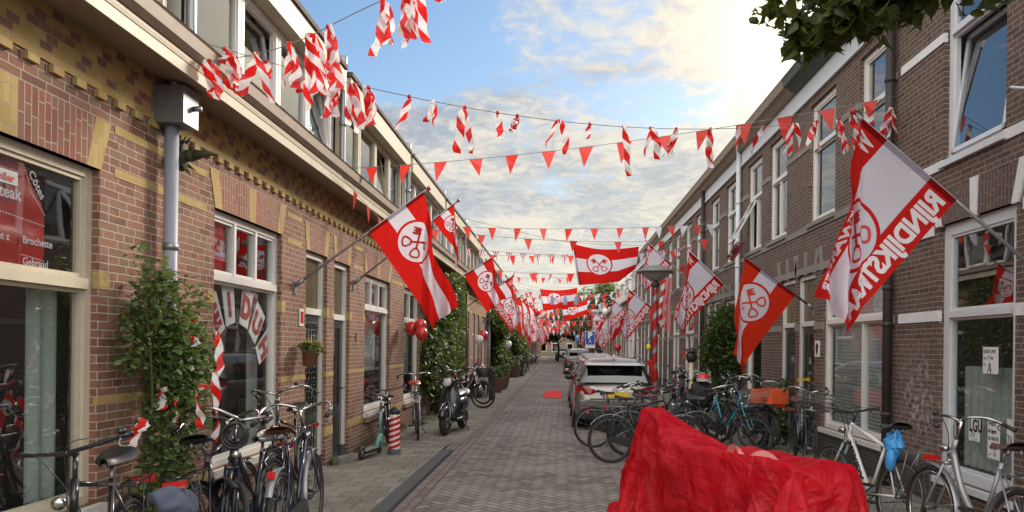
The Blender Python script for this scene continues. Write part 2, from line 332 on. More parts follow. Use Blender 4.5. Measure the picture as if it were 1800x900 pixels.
def flagmat(name, red, b0, b1, cu, cv, rr, trans=.46):
    m, t, out = base(name)
    U, V, _ = t.sep(t.node('ShaderNodeTexCoord').outputs['UV']); pos = t.node('ShaderNodeNewGeometry').outputs['Position']
    white = t.m('MULTIPLY', t.m('GREATER_THAN', U, b0), t.m('LESS_THAN', U, b1))
    d = t.m('SQRT', t.m('ADD', t.m('POWER', t.m('ABSOLUTE', t.m('SUBTRACT', U, cu)), 2), t.m('POWER', t.m('ABSOLUTE', t.m('SUBTRACT', V, cv)), 2)))
    white = t.m('MAXIMUM', white, t.m('LESS_THAN', d, rr)); ring = t.m('MULTIPLY', t.m('LESS_THAN', d, rr), t.m('GREATER_THAN', d, rr*.89))
    white = t.m('MULTIPLY', white, t.m('SUBTRACT', 1, ring))
    c = t.mix(white, red, (.84, .81, .92)); c = t.mix(t.m('LESS_THAN', V, .05), c, t.mix(white, (.30, .01, .012), (.42, .38, .48)))
    n = t.noise(pos, 3, 4, .6); c = t.mix(t.m('MULTIPLY', n, .25), c, t.mix(1, c, (.7, .68, .68), 'MULTIPLY'))
    nrm = bump(t, t.noise(pos, 9, 5, .6, .8), .02, .5)
    a = t.node('ShaderNodeBsdfDiffuse', {'Color': c, 'Normal': nrm}); b = t.node('ShaderNodeBsdfTranslucent', {'Color': c, 'Normal': nrm})
    ms = t.node('ShaderNodeMixShader', {0: trans, 1: a.outputs[0], 2: b.outputs[0]}); tp = t.node('ShaderNodeBsdfTransparent', {'Color': c})
    ms = t.node('ShaderNodeMixShader', {0: .08, 1: ms.outputs[0], 2: tp.outputs[0]}); t.l.new(ms.outputs[0], out.inputs[0])
flagmat('keys_flag', (.74, .022, .018), 1/3, 2/3, .5, .55, .33); flagmat('orange_keys_flag', (.78, .045, .02), 1/3, 2/3, .5, .52, .33); flagmat('street_flag', (.72, .028, .024), .27, .73, .5, .80, .30)
flagmat('hung_keys_flag', (.74, .022, .018), 1/3, 2/3, .45, .62, .33)
M('banner_card', (.86, .86, .86), .6); M('banner_red', (.45, .02, .03), .6)
def mtex(n): return MT[n]
def carpaint(name, col, metal=.6):
    m, t, out = base(name)
    p = pbsdf(t, out, Base_Color=col, Metallic=metal, Roughness=.32); p.inputs['Coat Weight'].default_value = 1; p.inputs['Coat Roughness'].default_value = .03
carpaint('paint_champagne', (.235, .215, .20)); carpaint('paint_copper', (.30, .16, .09)); carpaint('paint_black', (.012, .013, .016), .2); carpaint('paint_white', (.72, .73, .74), 0)
carpaint('paint_blue', (.03, .05, .09)); carpaint('paint_silver', (.42, .44, .47))
M('plate_yellow', (.75, .50, .03), .4); M('lens_red', (.28, .008, .01), .12, coat=1); M('lens_clear', (.7, .7, .7), .1); M('trim_black', (.02, .02, .02), .5)

# ---------------------------------------------------------------- mesh helpers
class MB:
    def __init__(s, o=(0, 0, 0)):
        s.o = Vector(o); s.v = []; s.f = []; s.k = []; s.sm = []
    def add(s, vs, fs, k=0, sm=False):
        n = len(s.v); s.v += [tuple(Vector(p)-s.o) for p in vs]
        s.f += [tuple(i+n for i in f) for f in fs]; s.k += [k]*len(fs); s.sm += [sm]*len(fs); return s
    def box(s, x0, x1, y0, y1, z0, z1, k=0):
        v = [(x, y, z) for z in (z0, z1) for y in (y0, y1) for x in (x0, x1)]
        return s.add(v, [(0, 2, 3, 1), (4, 5, 7, 6), (0, 1, 5, 4), (2, 6, 7, 3), (0, 4, 6, 2), (1, 3, 7, 5)], k)
    def obox(s, c, size, mat=None, k=0):
        mat = mat or Matrix.Identity(3); c = Vector(c); h = Vector(size)/2
        v = [c + mat @ Vector((x*h.x, y*h.y, z*h.z)) for z in (-1, 1) for y in (-1, 1) for x in (-1, 1)]
        return s.add(v, [(0, 2, 3, 1), (4, 5, 7, 6), (0, 1, 5, 4), (2, 6, 7, 3), (0, 4, 6, 2), (1, 3, 7, 5)], k)
    def tube(s, pts, r, n=8, k=0, cap=True, sm=True):
        pts = [Vector(p) for p in pts]; rs = r if isinstance(r, (list, tuple)) else [r]*len(pts)
        vs = []; up = None
        for i, p in enumerate(pts):
            d = (pts[min(i+1, len(pts)-1)] - pts[max(i-1, 0)])
            if d.length < 1e-9: d = Vector((0, 0, 1))
            d.normalize()
            if up is None: up = d.orthogonal().normalized()
            up = (up - d*up.dot(d)); up = up.normalized() if up.length > 1e-6 else d.orthogonal().normalized()
            q = d.cross(up)
            vs += [p + (up*cos(2*pi*j/n) + q*sin(2*pi*j/n))*rs[i] for j in range(n)]
        fs = [(i*n+j, i*n+(j+1) % n, (i+1)*n+(j+1) % n, (i+1)*n+j) for i in range(len(pts)-1) for j in range(n)]
        if cap: fs += [tuple(range(n-1, -1, -1)), tuple(range((len(pts)-1)*n, len(pts)*n))]
        return s.add(vs, fs, k, sm)
    def torus(s, c, ax, R, r, nR=32, nr=6, k=0, a0=0, a1=2*pi, flat=1.0):
        c = Vector(c); ax = Vector(ax).normalized(); u = ax.orthogonal().normalized()
        if abs(ax.y) > .9: u = Vector((1, 0, 0))
        w_ = ax.cross(u); full = abs(a1-a0-2*pi) < 1e-6; N = nR if full else nR+1; vs = []
        for i in range(N):
            a = a0+(a1-a0)*i/nR; d = u*cos(a)+w_*sin(a)
            vs += [c+d*(R+r*cos(2*pi*j/nr))+ax*(r*flat*sin(2*pi*j/nr)) for j in range(nr)]
        fs = [(i*nr+j, ((i+1) % N)*nr+j, ((i+1) % N)*nr+(j+1) % nr, i*nr+(j+1) % nr) for i in range(nR) for j in range(nr)]
        return s.add(vs, fs, k, True)
    def ball(s, c, r, nu=14, nv=9, k=0):
        c = Vector(c); r = Vector(r) if hasattr(r, '__len__') else Vector((r, r, r)); vs = []
        for i in range(nv+1):
            a = pi*i/nv
            vs += [c+Vector((r.x*sin(a)*cos(2*pi*j/nu), r.y*sin(a)*sin(2*pi*j/nu), r.z*cos(a))) for j in range(nu)]
        return s.add(vs, [(i*nu+j, (i+1)*nu+j, (i+1)*nu+(j+1) % nu, i*nu+(j+1) % nu) for i in range(nv) for j in range(nu)], k, True)
    def lathe(s, c, prof, n=20, k=0, sm=True):
        c = Vector(c); vs = []
        for r, z in prof: vs += [c+Vector((r*cos(2*pi*j/n), r*sin(2*pi*j/n), z)) for j in range(n)]
        fs = [(i*n+j, i*n+(j+1) % n, (i+1)*n+(j+1) % n, (i+1)*n+j) for i in range(len(prof)-1) for j in range(n)]
        return s.add(vs, fs, k, sm)
    def extr(s, prof, fn, a, b, k=0):
        """prof: list of 2D points (closed), fn(p,q,t) -> 3D at extrusion t"""
        n = len(prof); vs = [fn(p, q, a) for p, q in prof]+[fn(p, q, b) for p, q in prof]
        return s.add(vs, [(i, (i+1) % n, n+(i+1) % n, n+i) for i in range(n)]+[tuple(range(n)), tuple(range(2*n-1, n-1, -1))], k)
    def grid(s, fn, nu, nv, k=0, kf=None, sm=True):
        vs = [fn(i/nu, j/nv) for i in range(nu+1) for j in range(nv+1)]
        n0 = len(s.f)
        s.add(vs, [(i*(nv+1)+j, (i+1)*(nv+1)+j, (i+1)*(nv+1)+j+1, i*(nv+1)+j+1) for i in range(nu) for j in range(nv)], k, sm); s.uv = [(i/nu, j/nv) for i in range(nu+1) for j in range(nv+1)]
        if kf:
            for i in range(nu):
                for j in range(nv): s.k[n0+i*nv+j] = kf((i+.5)/nu, (j+.5)/nv)
        return s
    def build(s, name, mats, parent=None, uvs=0, uvo=0):
        me = bpy.data.meshes.new(name); me.from_pydata(s.v, [], s.f); me.update()
        for m in (mats if isinstance(mats, (list, tuple)) else [mats]): me.materials.append(MT[m])
        if len(s.f):
            me.polygons.foreach_set('material_index', s.k); me.polygons.foreach_set('use_smooth', s.sm)
        if uvs:
            ul = me.uv_layers.new(name='UVMap'); li = [0]*len(me.loops); me.loops.foreach_get('vertex_index', li)
            ul.data.foreach_set('uv', [c for i in li for c in (s.uv[i][0], s.uv[i][1]*uvs+uvo)])
        o = bpy.data.objects.new(name, me); C.objects.link(o)
        if parent is not None: o.parent = parent
        else: o.location = s.o
        return o
def tag(o, label, cat, group=None, kind=None):
    if label: o['label'] = label
    if cat: o['category'] = cat
    if group: o['group'] = group
    if kind: o['kind'] = kind
    return o
def thing(name, label, cat, loc=(0, 0, 0), rz=0, group=None):
    o = bpy.data.objects.new(name, None); C.objects.link(o); o.empty_display_size = .1
    o.location = loc; o.rotation_euler = (0, 0, rz); return tag(o, label, cat, group)
def copy_tree(o, parent=None, kids=None):
    c = o.copy(); C.objects.link(c); c.parent = parent
    for ch in KIDS.get(o.name, ()) if kids is None else kids: copy_tree(ch, c)
    return c
KIDS = {}
def index_kids():
    KIDS.clear()
    for o in C.objects:
        if o.parent: KIDS.setdefault(o.parent.name, []).append(o)
def dup(o, loc, rz, label, group=None):
    if o.name not in KIDS: index_kids()
    c = copy_tree(o); c.location = loc; c.rotation_euler = (o.rotation_euler[0], 0, rz); c['label'] = label
    if group: c['group'] = group
    return c
def at(px, py, Y):
    """point at street distance Y seen at photo pixel (px, py)"""
    u_, v_ = px-985, 610-py; cr, sr = cos(ROLL), sin(ROLL)
    return Vector(((u_*cr-v_*sr)*Y/FPX, Y, EYE+(v_*cr+u_*sr)*Y/FPX))
def pipe_pts(pts, n=6):
    """Catmull-Rom through points"""
    P_ = [Vector(p) for p in pts]; out = []
    for i in range(len(P_)-1):
        p0, p1, p2, p3 = P_[max(i-1, 0)], P_[i], P_[i+1], P_[min(i+2, len(P_)-1)]
        for j in range(n):
            t = j/n; out.append(.5*((2*p1)+(p2-p0)*t+(2*p0-5*p1+4*p2-p3)*t*t+(3*p1-p0-3*p2+p3)*t**3))
    return out+[P_[-1]]
ORD = 'first second third fourth fifth sixth seventh eighth ninth tenth eleventh twelfth thirteenth fourteenth fifteenth sixteenth seventeenth eighteenth nineteenth twentieth twenty-first twenty-second twenty-third twenty-fourth twenty-fifth twenty-sixth twenty-seventh twenty-eighth twenty-ninth thirtieth'.split()
TXT = {}
def text2d(s, bold=.02, step=.35):
    """letters as a flat mesh: cap height 1, cut into short pieces so that it can follow cloth"""
    key = (s, bold, step)
    if key in TXT: return TXT[key]
    cu = bpy.data.curves.new('lettering', 'FONT'); cu.body = s; cu.offset = bold; cu.resolution_u = 3; cu.fill_mode = 'FRONT'
    o = bpy.data.objects.new('lettering', cu); C.objects.link(o); bpy.context.view_layer.update()
    me = bpy.data.meshes.new_from_object(o.evaluated_get(bpy.context.evaluated_depsgraph_get()))
    bpy.data.objects.remove(o)
    bm = bmesh.new(); bm.from_mesh(me); bpy.data.meshes.remove(me)
    xs = [v.co.x for v in bm.verts]; ys = [v.co.y for v in bm.verts]
    x0, x1 = min(xs), max(xs); h = .69
    for v in bm.verts: v.co.x = (v.co.x-x0)/h; v.co.y = v.co.y/h
    W = (x1-x0)/h; x = step
    while step and x < W:
        bmesh.ops.bisect_plane(bm, geom=bm.verts[:]+bm.edges[:]+bm.faces[:], plane_co=(x, 0, 0), plane_no=(1, 0, 0)); x += step
    bm.verts.index_update()
    r = ([(v.co.x, v.co.y) for v in bm.verts], [tuple(v.index for v in f.verts) for f in bm.faces], W); bm.free()
    TXT[key] = r; return r
def text_on(mb, s, fn, k=0, bold=.02, step=0):
    vs, fs, W = text2d(s, bold, step); mb.add([fn(x, y, W) for x, y in vs], fs, k)
# ================================================================ SETTING: ground
XL, XR, KL = -3.15, 4.1, -1.70          # facades, left kerb line
def struct(o): return tag(o, None, None, None, 'structure')
mb = MB(); mb.box(-400, 400, -60, 900, -.5, -.02); g_ = struct(mb.build('ground', 'asphalt'))
def sheet(name, mat, x0, x1, y0, y1, z, n=1):
    mb = MB(); mb.add([(x0, y0, z), (x1, y0, z), (x1, y1, z), (x0, y1, z)], [(0, 1, 2, 3)]); return struct(mb.build(name, mat))
sheet('road', 'road_clinker', KL, 2.35, -8, 140, 0)
sheet('road_edge', 'edge_clinker', KL, KL+.22, -8, 140, .004)
sheet('gutter_band', 'edge_clinker', -.0, 2.3, 42.4, 42.9, .004)
mb = MB(); mb.box(XL-.3, -1.87, -8, 12.0, -.02, .045); mb.add([(XL-.3, 12, .045), (-1.87, 12, .045), (-1.87, 13.2, .006), (XL-.3, 13.2, .03)], [(0, 1, 2, 3)])
mb.add([(XL-.3, 13.2, .03), (KL, 13.2, .006), (KL, 140, .006), (XL-.3, 140, .03)], [(0, 1, 2, 3)]); struct(mb.build('pavement', 'paving_flags'))
mb = MB(); mb.box(-1.87, KL, -8, 11.9, -.02, .05); struct(mb.build('kerb', 'kerb'))
sheet('path_strip', 'edge_clinker', -1.87, KL, 11.9, 13.2, .008)
mb = MB(); mb.box(2.45, XR+.3, -8, 140, -.02, .05); struct(mb.build('pavement', 'paving_flags'))
mb = MB(); mb.box(2.35, 2.45, -8, 140, -.02, .055); struct(mb.build('kerb', 'kerb'))

# ================================================================ facades
def facade(mb, X, d, y0, y1, z0, z1, holes, dep=.13, k=0, kz=0):
    ys = sorted({y0, y1, *[h[0] for h in holes], *[h[1] for h in holes]}); zs = sorted({z0, z1, *[h[2] for h in holes], *[h[3] for h in holes]})
    for a, b in zip(ys, ys[1:]):
        for c, e in zip(zs, zs[1:]):
            if any(h[0] <= (a+b)/2 <= h[1] and h[2] <= (c+e)/2 <= h[3] for h in holes): continue
            mb.add([(X, a, c), (X, b, c), (X, b, e), (X, a, e)], [(0, 1, 2, 3)], k)
    for a, b, c, e in holes:
        x = X+d*dep
        mb.add([(X, a, c), (x, a, c), (x, a, e), (X, a, e)], [(0, 1, 2, 3)], k); mb.add([(X, b, c), (x, b, c), (x, b, e), (X, b, e)], [(0, 1, 2, 3)], k)
        mb.add([(X, a, e), (x, a, e), (x, b, e), (X, b, e)], [(0, 1, 2, 3)], k); mb.add([(X, a, c), (x, a, c), (x, b, c), (X, b, c)], [(0, 1, 2, 3)], k)
def bands(mb, X, d, y0, y1, z, h, holes, proud, k=0):
    """a course of stone or yellow brick broken where the openings are"""
    segs = [(y0, y1)]
    for a, b, c, e in holes:
        if c < z+h and e > z:
            segs = [q for s in segs for q in ((s[0], min(s[1], a+.003)), (max(s[0], b-.003), s[1])) if q[1]-q[0] > .02]
    for a, b in segs: mb.box(*sorted((X-d*proud, X+d*.03)), a, b, z, z+h, k)
def window(root, o, X, d, ya, yb, za, zb, fm, trans=None, ntop=1, nbot=1, fw=.07, setb=.055, sill='white_stone', gl='window_glass',
           curtain=None, cmat='curtain', room=None, tilt=0, split=None):
    mb = MB(o)
    x0, x1 = X+d*setb, X+d*(setb+.075); bx = lambda a, b, c, e, p=0, q=0: mb.box(*sorted((x0-d*p, x1-d*q)), a, b, c, e)
    bx(ya, ya+fw, za, zb); bx(yb-fw, yb, za, zb); bx(ya+fw, yb-fw, zb-fw, zb, -.002); bx(ya+fw, yb-fw, za, za+fw*.9, -.002)
    lights = []
    zt = zb-fw
    if trans:
        bx(ya+fw, yb-fw, trans-.03, trans+.04, .025); L_ = (yb-ya-2*fw)
        for i in range(ntop):
            a = ya+fw+L_*i/ntop; b = a+L_/ntop
            if i: bx(a-.022, a+.022, trans+.04, zb-fw, -.003)
            lights.append((a, b, trans+.04, zb-fw))
        zt = trans-.03
    L_ = yb-ya-2*fw; cuts = [i/nbot for i in range(nbot+1)] if split is None else [0]+split+[1]
    for i in range(len(cuts)-1):
        a = ya+fw+L_*cuts[i]; b = ya+fw+L_*cuts[i+1]
        if i: bx(a-.03, a+.03, za+fw*.9, zt, -.003)
        lights.append((a, b, za+fw*.9, zt))
    for a, b, c, e in lights:        # sash of each light
        s_ = .028
        xx = sorted((x0+d*.018, x1-d*.01))
        for q in ((a, a+s_, c, e), (b-s_, b, c, e), (a+s_, b-s_, e-s_, e), (a+s_, b-s_, c, c+s_*1.2)): mb.box(*xx, *q)
    wd = mb.build('window', fm, root)
    mb = MB(o); xp = X+d*(setb+.045)
    for i, (a, b, c, e) in enumerate(lights):
        if tilt and i == len(lights)-1: continue
        mb.add([(xp, a, c), (xp, b, c), (xp, b, e), (xp, a, e)], [(0, 1, 2, 3)])
    if tilt:      # one light stands open, its sash leaning into the street or the room
        a, b, c, e = lights[-1]; th = tilt; m_ = MB(o)
        f = lambda y, z, k_=0: (x0-d*.01 + d*(z-c)*sin(th) if th > 0 else x0+d*(e-z)*sin(th), y, c+(z-c)*cos(th) if th > 0 else e-(e-z)*cos(th))
        mb.add([f(a+.04, c+.04), f(b-.04, c+.04), f(b-.04, e-.04), f(a+.04, e-.04)], [(0, 1, 2, 3)])
        for (p, q, r, s_) in ((a, a+.05, c, e), (b-.05, b, c, e), (a, b, c, c+.05), (a, b, e-.05, e)):
            v = [Vector(f(y, z))+Vector((-d*k_, 0, 0)) for k_ in (.012, -.03) for (y, z) in ((p, r), (q, r), (q, s_), (p, s_))]
            m_.add(v, [(0, 1, 2, 3), (4, 5, 6, 7), (0, 1, 5, 4), (1, 2, 6, 5), (2, 3, 7, 6), (3, 0, 4, 7)])
        m_.build('open_sash', fm, wd)
    mb.build('pane', gl, wd)
    if sill: mb = MB(o); mb.box(*sorted((X-d*.05, X+d*.12)), ya-.04, yb+.04, za-.07, za-.003); mb.build('sill', sill, wd)
    if room is not None: room.append((ya+.01, yb-.01, za+.02, zb-.02))
    if curtain:
        for (a, b, c, e) in curtain:
            mb = MB(o); n = max(4, int((b-a)/.05))
            if cmat == 'blind':
                k_ = int((e-c)/.05)
                for i in range(k_): z = c+(e-c)*i/k_; mb.add([(X+d*.15, a, z), (X+d*.15, b, z), (X+d*.13, b, z+.047), (X+d*.13, a, z+.047)], [(0, 1, 2, 3)])
            else: mb.grid(lambda u, v: (X+d*(.24+.018*sin(u*n*2.4)), a+(b-a)*u, c+(e-c)*v), n*3, 1)
            mb.build('blind' if cmat == 'blind' else 'curtain', cmat, wd)
    return wd
def rooms(root, o, X, d, lst, depth=1.4):
    mb = MB(o)
    for a, b, c, e in lst:
        x0, x1 = X+d*.15, X+d*depth; A, B, Cc, E = a-.3, b+.3, c-.2, e+.12
        mb.add([(x0, A, Cc), (x1, A, Cc), (x1, A, E), (x0, A, E)], [(0, 1, 2, 3)]); mb.add([(x0, B, Cc), (x1, B, Cc), (x1, B, E), (x0, B, E)], [(0, 1, 2, 3)])
        mb.add([(x1, A, Cc), (x1, B, Cc), (x1, B, E), (x1, A, E)], [(0, 1, 2, 3)]); mb.add([(x0, A, E), (x1, A, E), (x1, B, E), (x0, B, E)], [(0, 1, 2, 3)])
        mb.add([(x0, A, Cc), (x1, A, Cc), (x1, B, Cc), (x0, B, Cc)], [(0, 1, 2, 3)])
    mb.build('interior', 'room_dark', root)
def door(root, o, X, d, ya, yb, zd, zb, leafm_, fm, grille=False, glassy=.5, z0=.06):
    mb = MB(o); fw = .075; x0, x1 = X+d*.05, X+d*.125
    for q in ((ya, ya+fw, z0, zb), (yb-fw, yb, z0, zb), (ya+fw, yb-fw, zb-fw, zb), (ya+fw, yb-fw, zd, zd+.08)): mb.box(*sorted((x0, x1)), *q)
    fr = mb.build('door_frame', fm, root)
    mb = MB(o); mb.box(*sorted((X+d*.045, X+d*.13)), ya+.001, ya+fw+.004, z0-.02, z0+.16); mb.box(*sorted((X+d*.045, X+d*.13)), yb-fw-.004, yb-.001, z0-.02, z0+.16); mb.build('frame_foot', 'kerb', fr)
    mb = MB(o); mb.add([(X+d*.1, ya+fw, zd+.08), (X+d*.1, yb-fw, zd+.08), (X+d*.1, yb-fw, zb-fw), (X+d*.1, ya+fw, zb-fw)], [(0, 1, 2, 3)]); mb.build('transom_pane', 'amber_glass', fr)
    a, b = ya+fw, yb-fw; W = b-a; mb = MB(o); xb = sorted((X+d*.085, X+d*.12))
    zg0 = z0+.75; st = .11
    mb.box(*xb, a, a+st, z0, zd); mb.box(*xb, b-st, b, z0, zd); mb.box(*xb, a+st, b-st, zd-.12, zd); mb.box(*xb, a+st, b-st, z0, z0+.14); mb.box(*xb, a+st, b-st, zg0-.12, zg0)
    mb.box(*sorted((X+d*.1, X+d*.115)), a+st, b-st, z0+.14, zg0-.12)
    for i in range(5): mb.box(*sorted((X+d*.092, X+d*.1)), a+st+.01+i*(W-2*st)/5, a+st-.01+(i+1)*(W-2*st)/5, z0+.16, zg0-.14)
    lf = mb.build('door', leafm_, root)
    mb = MB(o); mb.add([(X+d*.108, a+st, zg0), (X+d*.108, b-st, zg0), (X+d*.108, b-st, zd-.12), (X+d*.108, a+st, zd-.12)], [(0, 1, 2, 3)]); mb.build('door_pane', 'window_glass', lf)
    if grille:
        mb = MB(o); xx = X+d*.07; n = 4
        for i in range(n+1):
            y = a+st+.01+(W-2*st-.02)*i/n; mb.tube([(xx, y, zg0), (xx, y, zd-.12)], .009, 5)
        for j in range(5):
            z = zg0+.08+j*.24
            for i in range(n):
                y = a+st+.01+(W-2*st-.02)*(i+.5)/n; mb.torus((xx, y, z), (1, 0, 0), .042, .006, 12, 4); mb.torus((xx, y, z+.1), (1, 0, 0), .03, .006, 10, 4)
        for z in (zg0+.02, (zg0+zd)/2, zd-.14): mb.box(xx-.008, xx+.008, a+st, b-st, z-.012, z+.012)
        mb.build('grille', 'black_paint', lf)
    mb = MB(o); yh = b-.06; mb.tube([(X+d*.085, yh, z0+1.0), (X+d*.03, yh, z0+1.0), (X+d*.03, yh-.1, z0+1.0)], .01, 6); mb.build('handle', 'steel', lf)
    mb = MB(o); mb.box(*sorted((X-d*.03, X+d*.13)), ya+.003, yb-.003, .03, z0-.002); mb.build('doorstep', 'grey_stone', root)
M('amber_glass_base', (.2, .2, .2)); 
def amber():
    m, t, out = base('amber_glass'); pos = t.node('ShaderNodeNewGeometry').outputs['Position']
    n = t.noise(pos, 12, 3, .5, 2.5); c = t.mix(n, (.045, .038, .018), (.15, .125, .05))
    pbsdf(t, out, Base_Color=c, Roughness=.18, Normal=bump(t, n, .01, .6))
amber()
def flat_arch(mb, X, d, ya, yb, z, h, far=False, groups=3, gw=.15, km=(0, 1), proud=.006, splay=.11):
    """splayed flat arch of upright bricks with paler voussoirs"""
    n = 40; tot = yb-ya; xf = X-d*proud
    def q(u, top): return (xf, ya+tot*u + (splay*(2*u-1) if top else 0), z+h if top else z)
    ed = [0]; L_ = tot; g_ = gw/L_; pos = [i/(groups-1)*(1-g_) for i in range(groups)] if groups > 1 else [.5-g_/2]
    cur = 0
    for p in pos:
        if p > cur: mb.add([q(cur, 0), q(p, 0), q(p, 1), q(cur, 1)], [(0, 1, 2, 3)], km[0])
        mb.add([q(p, 0), q(p+g_, 0), q(p+g_, 1), q(p, 1)], [(0, 1, 2, 3)], km[1]); cur = p+g_
    if cur < .999: mb.add([q(cur, 0), q(1, 0), q(1, 1), q(cur, 1)], [(0, 1, 2, 3)], km[0])
    e = X+d*.1
    mb.add([(xf, ya, z), (xf, yb, z), (e, yb, z), (e, ya, z)], [(0, 1, 2, 3)], km[0])
# ---------------------------------------------------------------- left row: one storey of red and yellow brick under long dormers
LY = [1.6+4.34*i for i in range(0, 29)]; LY[1] = 6.0; LY[2] = 10.2; LY[3] = 14.6; LY[4] = 19.0
for i in range(5, 29): LY[i] = 19.0+4.35*(i-4)
def left_house(i, y0, y1, lab, near):
    X, d = XL, -1; o = Vector((XL, (y0+y1)/2, 0)); root = thing('brick_house', lab, 'house', o, group='red and yellow brick row houses')
    W = y1-y0; mir = i % 2 == 0
    if i == 0: wins = [(3.35, 5.08, .60, 2.87)]; drs = [(1.95, 2.8)]
    elif i == 1: wins = [(6.76, 8.40, .54, 2.93)]; drs = [(9.2, 10.03)]
    elif i == 2: wins = [(11.98, 13.74, .6, 2.84)]; drs = [(10.35, 11.12)]
    elif i == 3: wins = [(15.0, 16.65, .58, 2.87)]; drs = [(17.9, 18.7)]
    else:
        wy = y0+2.0 if mir else y0+.7; wins = [(wy, wy+1.65, .58, 2.88)]; drs = [(y0+.25, y0+1.06)] if mir else [(y1-1.06, y1-.25)]
    holes = [w_ for w_ in wins]+[(a, b, .03, 2.87) for a, b in drs]
    mb = MB(o); facade(mb, X, d, y0, y1, 0, 3.70, holes); mb.build('wall', 'red_brick', root)
    mb = MB(o)
    for z, h in ((.46, .115), (1.265, .06), (2.86, .06), (3.16, .06)): bands(mb, X, d, y0, y1, z, h, holes if z < 2.8 else [(a-.16, b+.16, c, e+.35) for a, b, c, e in holes], .004)
    for a, b, c, e in holes:
        for y in (a, b): s_ = -1 if y == a else 1; mb.box(X-.05, X+.004, *sorted((y-s_*.003, y+s_*.12)), 2.06, 2.175)
    mb.box(X-.05, X+.014, y0, y1, 3.40, 3.46)
    for k_ in range(int(W/.22)): yy = y0+.1+k_*.22; mb.box(X-.05, X+.03, yy, yy+.10, 3.345, 3.398)
    mb.build('yellow_brick_course', 'yellow_brick', root)
    mb = MB(o); mb.box(X-.05, X+.012, y0, y1, 3.462, 3.75); mb.build('frieze', 'lattice_brick', root)
    mb = MB(o)
    for a, b, c, e in wins: flat_arch(mb, X, d, a, b, e, .34, groups=3)
    for a, b in drs: flat_arch(mb, X, d, a, b, 2.87, .34, groups=2, gw=.13, splay=.07)
    mb.build('lintel', ['red_brick_upright' if near else 'red_brick_upright_far', 'yellow_brick_upright'], root)
    # cornice with gutter
    prof = [(-.05, 3.752), (.33, 3.68), (.345, 3.68), (.345, 3.755), (.30, 3.757), (-.05, 3.80)]
    mb = MB(o); mb.extr(prof, lambda p, q, t: (X+p, t, q), y0, y1); mb.build('cornice', 'taupe_paint', root)
    mb = MB(o); mb.extr([(.305, 3.76), (.37, 3.77), (.375, 3.80), (.375, 3.82), (.30, 3.82)], lambda p, q, t: (X+p, t, q), y0, y1)
    mb.extr([(.346, 3.685), (.362, 3.685), (.365, 3.765), (.346, 3.757)], lambda p, q, t: (X+p, t, q), y0, y1); mb.build('cornice_moulding', 'cream_paint', root)
    mb = MB(o); mb.extr([(.0, 3.823), (.39, 3.823), (.43, 3.86), (.44, 3.95), (.455, 3.965), (.42, 3.965), (.40, 3.90), (0, 3.90)], lambda p, q, t: (X+p, t, q), y0, y1); mb.build('gutter', 'taupe_paint', root)
    # long dormer
    XD = XL+.02; a0, a1 = y0+.28, y1-.12
    rm = []; nw = 4; L_ = (a1-a0)
    mb = MB(o); mb.box(XD-.4, XD-.0, a0, a1, 3.9, 4.02); mb.box(XD-2.5, XD-.10, a0-.03, a0, 3.9, 5.2); mb.box(XD-2.5, XD-.1, a1, a1+.03, 3.9, 5.2)
    dm = mb.build('dormer', 'white_paint', root)
    for k_ in range(nw):
        ya = a0+L_*k_/nw+.01; yb = a0+L_*(k_+1)/nw-.01
        op = 0
        if near and (i, k_) in ((0, 3), (1, 1), (1, 3), (2, 2), (4, 1)): op = .16
        window(root, o, XD, -1, ya, yb, 4.03, 5.14, 'cream_paint' if i in (0, 2, 5) else 'white_paint', fw=.06, setb=.0, sill=None, gl='upper_glass', room=rm, tilt=op)
    rooms(root, o, XD, -1, rm, 1.0)
    mb = MB(o); mb.box(XD-2.4, XD+.16, a0-.06, a1+.06, 5.15, 5.44); mb.build('fascia', 'cream_paint', dm)
    mb = MB(o); mb.box(XD-2.4, XD+.19, a0-.09, a1+.09, 5.443, 5.50); mb.build('flat_roof', 'roof_tile', dm)
    mb = MB(o); yp = a1+.17-.0; xq = XD+.10
    mb.tube(pipe_pts([(xq, yp, 5.62), (xq, yp, 5.5), (xq, yp, 5.0), (xq, yp, 4.3), (xq+.02, yp, 3.93)], 3), .042, 8); mb.tube([(xq, yp, 5.48), (xq, yp, 5.66)], .055, 8); mb.tube([(xq, yp, 4.7), (xq, yp, 4.76)], .05, 8); mb.build('rain_pipe', 'zinc', root)
    mb = MB(o); mb.add([(X+.0, y0, 3.93), (X+.0, y1, 3.93), (X-3.6, y1, 6.6), (X-3.6, y0, 6.6)], [(0, 1, 2, 3)]); mb.add([(X-3.6, y0, 6.6), (X-3.6, y1, 6.6), (X-7.2, y1, 3.9), (X-7.2, y0, 3.9)], [(0, 1, 2, 3)])
    mb.box(X-7.2, X-7.1, y0, y1, 0, 3.9); mb.build('roof', 'roof_tile', root)
    rm = []
    for a, b, c, e in wins:
        ex = {}
        if i == 0: ex = dict(trans=2.08, curtain=[(4.72, 5.0, .66, 2.05)])
        elif i == 1: ex = dict(trans=2.31, ntop=3, curtain=[(8.05, 8.32, .6, 2.25)])
        elif i == 2: ex = dict(trans=2.30, ntop=3, curtain=[(12.3, 13.6, 1.25, 2.25)])
        elif i % 3 == 0: ex = dict(trans=2.2, ntop=2, curtain=[(a+.1, b-.1, 1.1, 2.2)])
        else: ex = dict(trans=2.25, ntop=1 + i % 2, curtain=[(a+.1, a+.5, .65, 2.2)])
        window(root, o, X, d, a, b, c, e, 'cream_paint' if i == 0 else 'white_paint', fw=.065, room=rm, sill='white_paint', **ex)
        if i < 4: mb = MB(o); mb.box(X-.02, X+.055, a-.02, b+.02, c-.15, c-.073); mb.build('sill_course', 'red_brick', root)
    rooms(root, o, X, d, rm)
